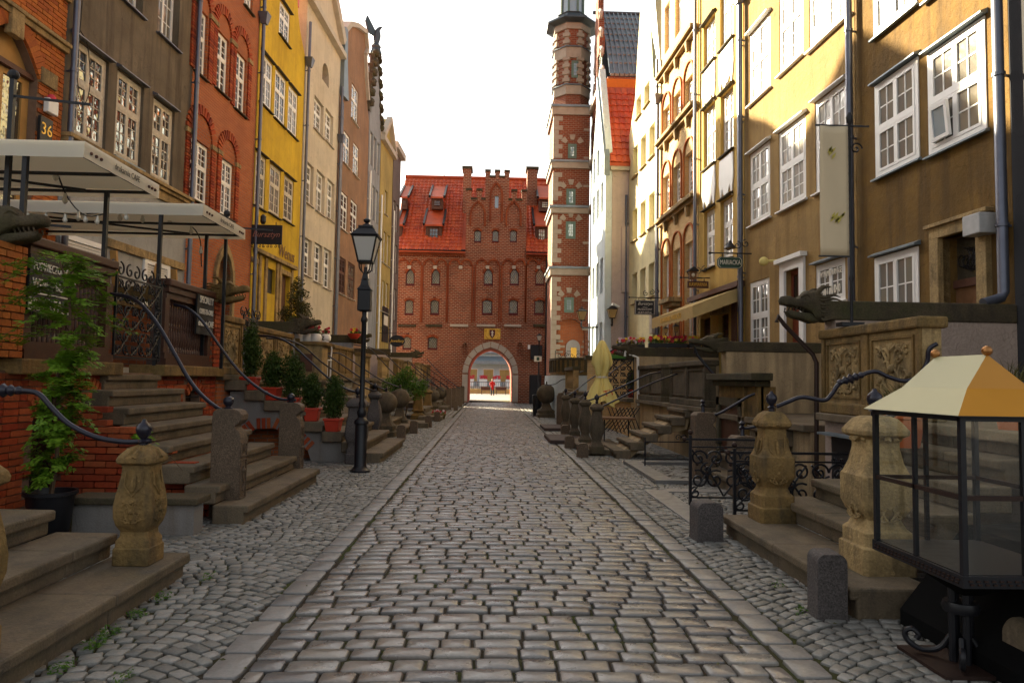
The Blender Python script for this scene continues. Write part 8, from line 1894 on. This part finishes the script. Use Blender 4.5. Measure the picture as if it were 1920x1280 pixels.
# R4 gate and brick wall behind umbrella
TR4 = terrace('brick fronted terrace with scrolled iron gate behind the yellow umbrella', 1, 4.1, 20.2, 25.4, 1.12, 'brickright')
bw4 = thing('brick_wall', 'dark red brick wall behind the scrolled gate on the right terrace', 'wall', (3.4, 24.0, 0)); B().box(0, 2.8, 0, .25, 0, 2.35).build('wall', M['brickright'], bw4); B().box(-.1, 2.9, -.05, .3, 2.35, 2.5).build('coping', M['stonedark'], bw4)
g4 = thing('iron_gate', 'black iron gate with big scrolls before the brick wall, right side', 'gate', (3.35, 20.7, 0)); scroll_panel(g4, .1, .95, 1.12, 2.35, top=False, r=.016)
b = B(); b.tube(catmull([(.1, 0, 2.35), (.3, 0, 2.55), (.6, 0, 2.6), (.9, 0, 2.5), (.95, 0, 2.35)], 4), .02, 6); b.build('arched_rail', M['black'], g4, True)
TR5 = terrace('far terrace with dark stone balusters on the right', 1, 3.1, 25.6, 28.6, 1.2, 'terr_grey', panels=((.0, 2.8, .95, 'baluster'),), st='stonedark')
B().box(-.1, 2.9, -.1, .3, 0, .2).build('plinth', M['stonedark'], TR5)
# curved terrace wall of the museum
cw = thing('curved_terrace', 'curved terrace parapet of grey stone panels over pale rendered base by the tower', 'terrace', (0, 0, 0), 0, None)
pts = [(2.72, 31.5), (2.85, 30.2), (3.3, 29.4), (4.0, 29.0), (5.0, 28.9), (6.1, 28.9)]; cp = [Vector((x, y, 0)) for x, y in pts]; cp = catmull(cp, 3)
b = B(); b.loft([[(p_.x, p_.y, z_) for p_ in cp] + [(6.1, 34.5, z_), (2.72, 34.5, z_)] for z_ in (0, 1.85)]); b.build('rendered_base', M['sky'], cw)
b = B(); b.loft([[(p_.x, p_.y-.03, z_) for p_ in cp] + [(6.1, 31, z_), (2.9, 31.6, z_)] for z_ in (1.85, 1.98)]); b.build('ledge', M['stone'], cw)
for i in range(len(cp)-1):
    p_, q_ = cp[i], cp[i+1]; d_ = (q_-p_); an = math.atan2(d_.y, d_.x); l_ = d_.length; o = B().box(0.02, l_-.02, 0, .15, 1.98, 2.5).build('parapet_panel', M['stone'], cw, loc=(p_.x, p_.y, 0), rz=an); B().box(-.01, l_+.01, -.05, .2, 2.5, 2.6).build('parapet_cap', M['stonedark'], cw, loc=(p_.x, p_.y, 0), rz=an)
    B().box(-.05, .06, -.04, .0, 1.98, 2.5).build('pilaster', M['stonedark'], cw, loc=(p_.x, p_.y, 0), rz=an)
tn = thing('terrace_fence', 'low wrought iron scroll fence on top of the curved museum terrace', 'fence', (2.9, 31.0, 2.6)); b = B(); b.bar((0, 0, 0), (0, 0, .35), .03)
for k in range(10): b.tube(scroll((.2+.28*k, .15), .12, 1.2, 0, 1 if k % 2 else -1, 0), .014, 5)
b.bar((0, 0, .02), (3, 0, .02), .02); b.build('scrolls', M['black'], tn, True)
# boxes and notice by the gate
p_ = P(1003, 660, 48.6); t = thing('gate_loudspeaker', 'black box lamps fixed to the gate wall right of the passage', 'box', (p_.x, 48.4, p_.z)); B().box(-.3, .5, 0, .5, -.5, .5).build('box', M['signblack'], t); B().box(-.5, -.35, 0, .3, .2, .5).build('lamp', M['white'], t)
p_ = P(1010, 672, 40.0); t = thing('notice_sign', 'small cream notice on the lamp post near the gate', 'sign', (p_.x, 40.6, p_.z)); B().box(-.22, .22, -.03, 0, -.16, .16).build('board', M['letter'], t, bevel=.01); B().box(-.08, .08, -.035, -.03, -.1, .1).build('print', M['dgreen'], t)
dd = thing('gate_side_door', 'tall black door leaf folded beside the gate passage on the right', 'door', (P(1002, 740, 47).x, 47.5, 0)); B().box(-.3, .5, 0, .6, 0, 2.0).build('door', M['signblack'], dd)
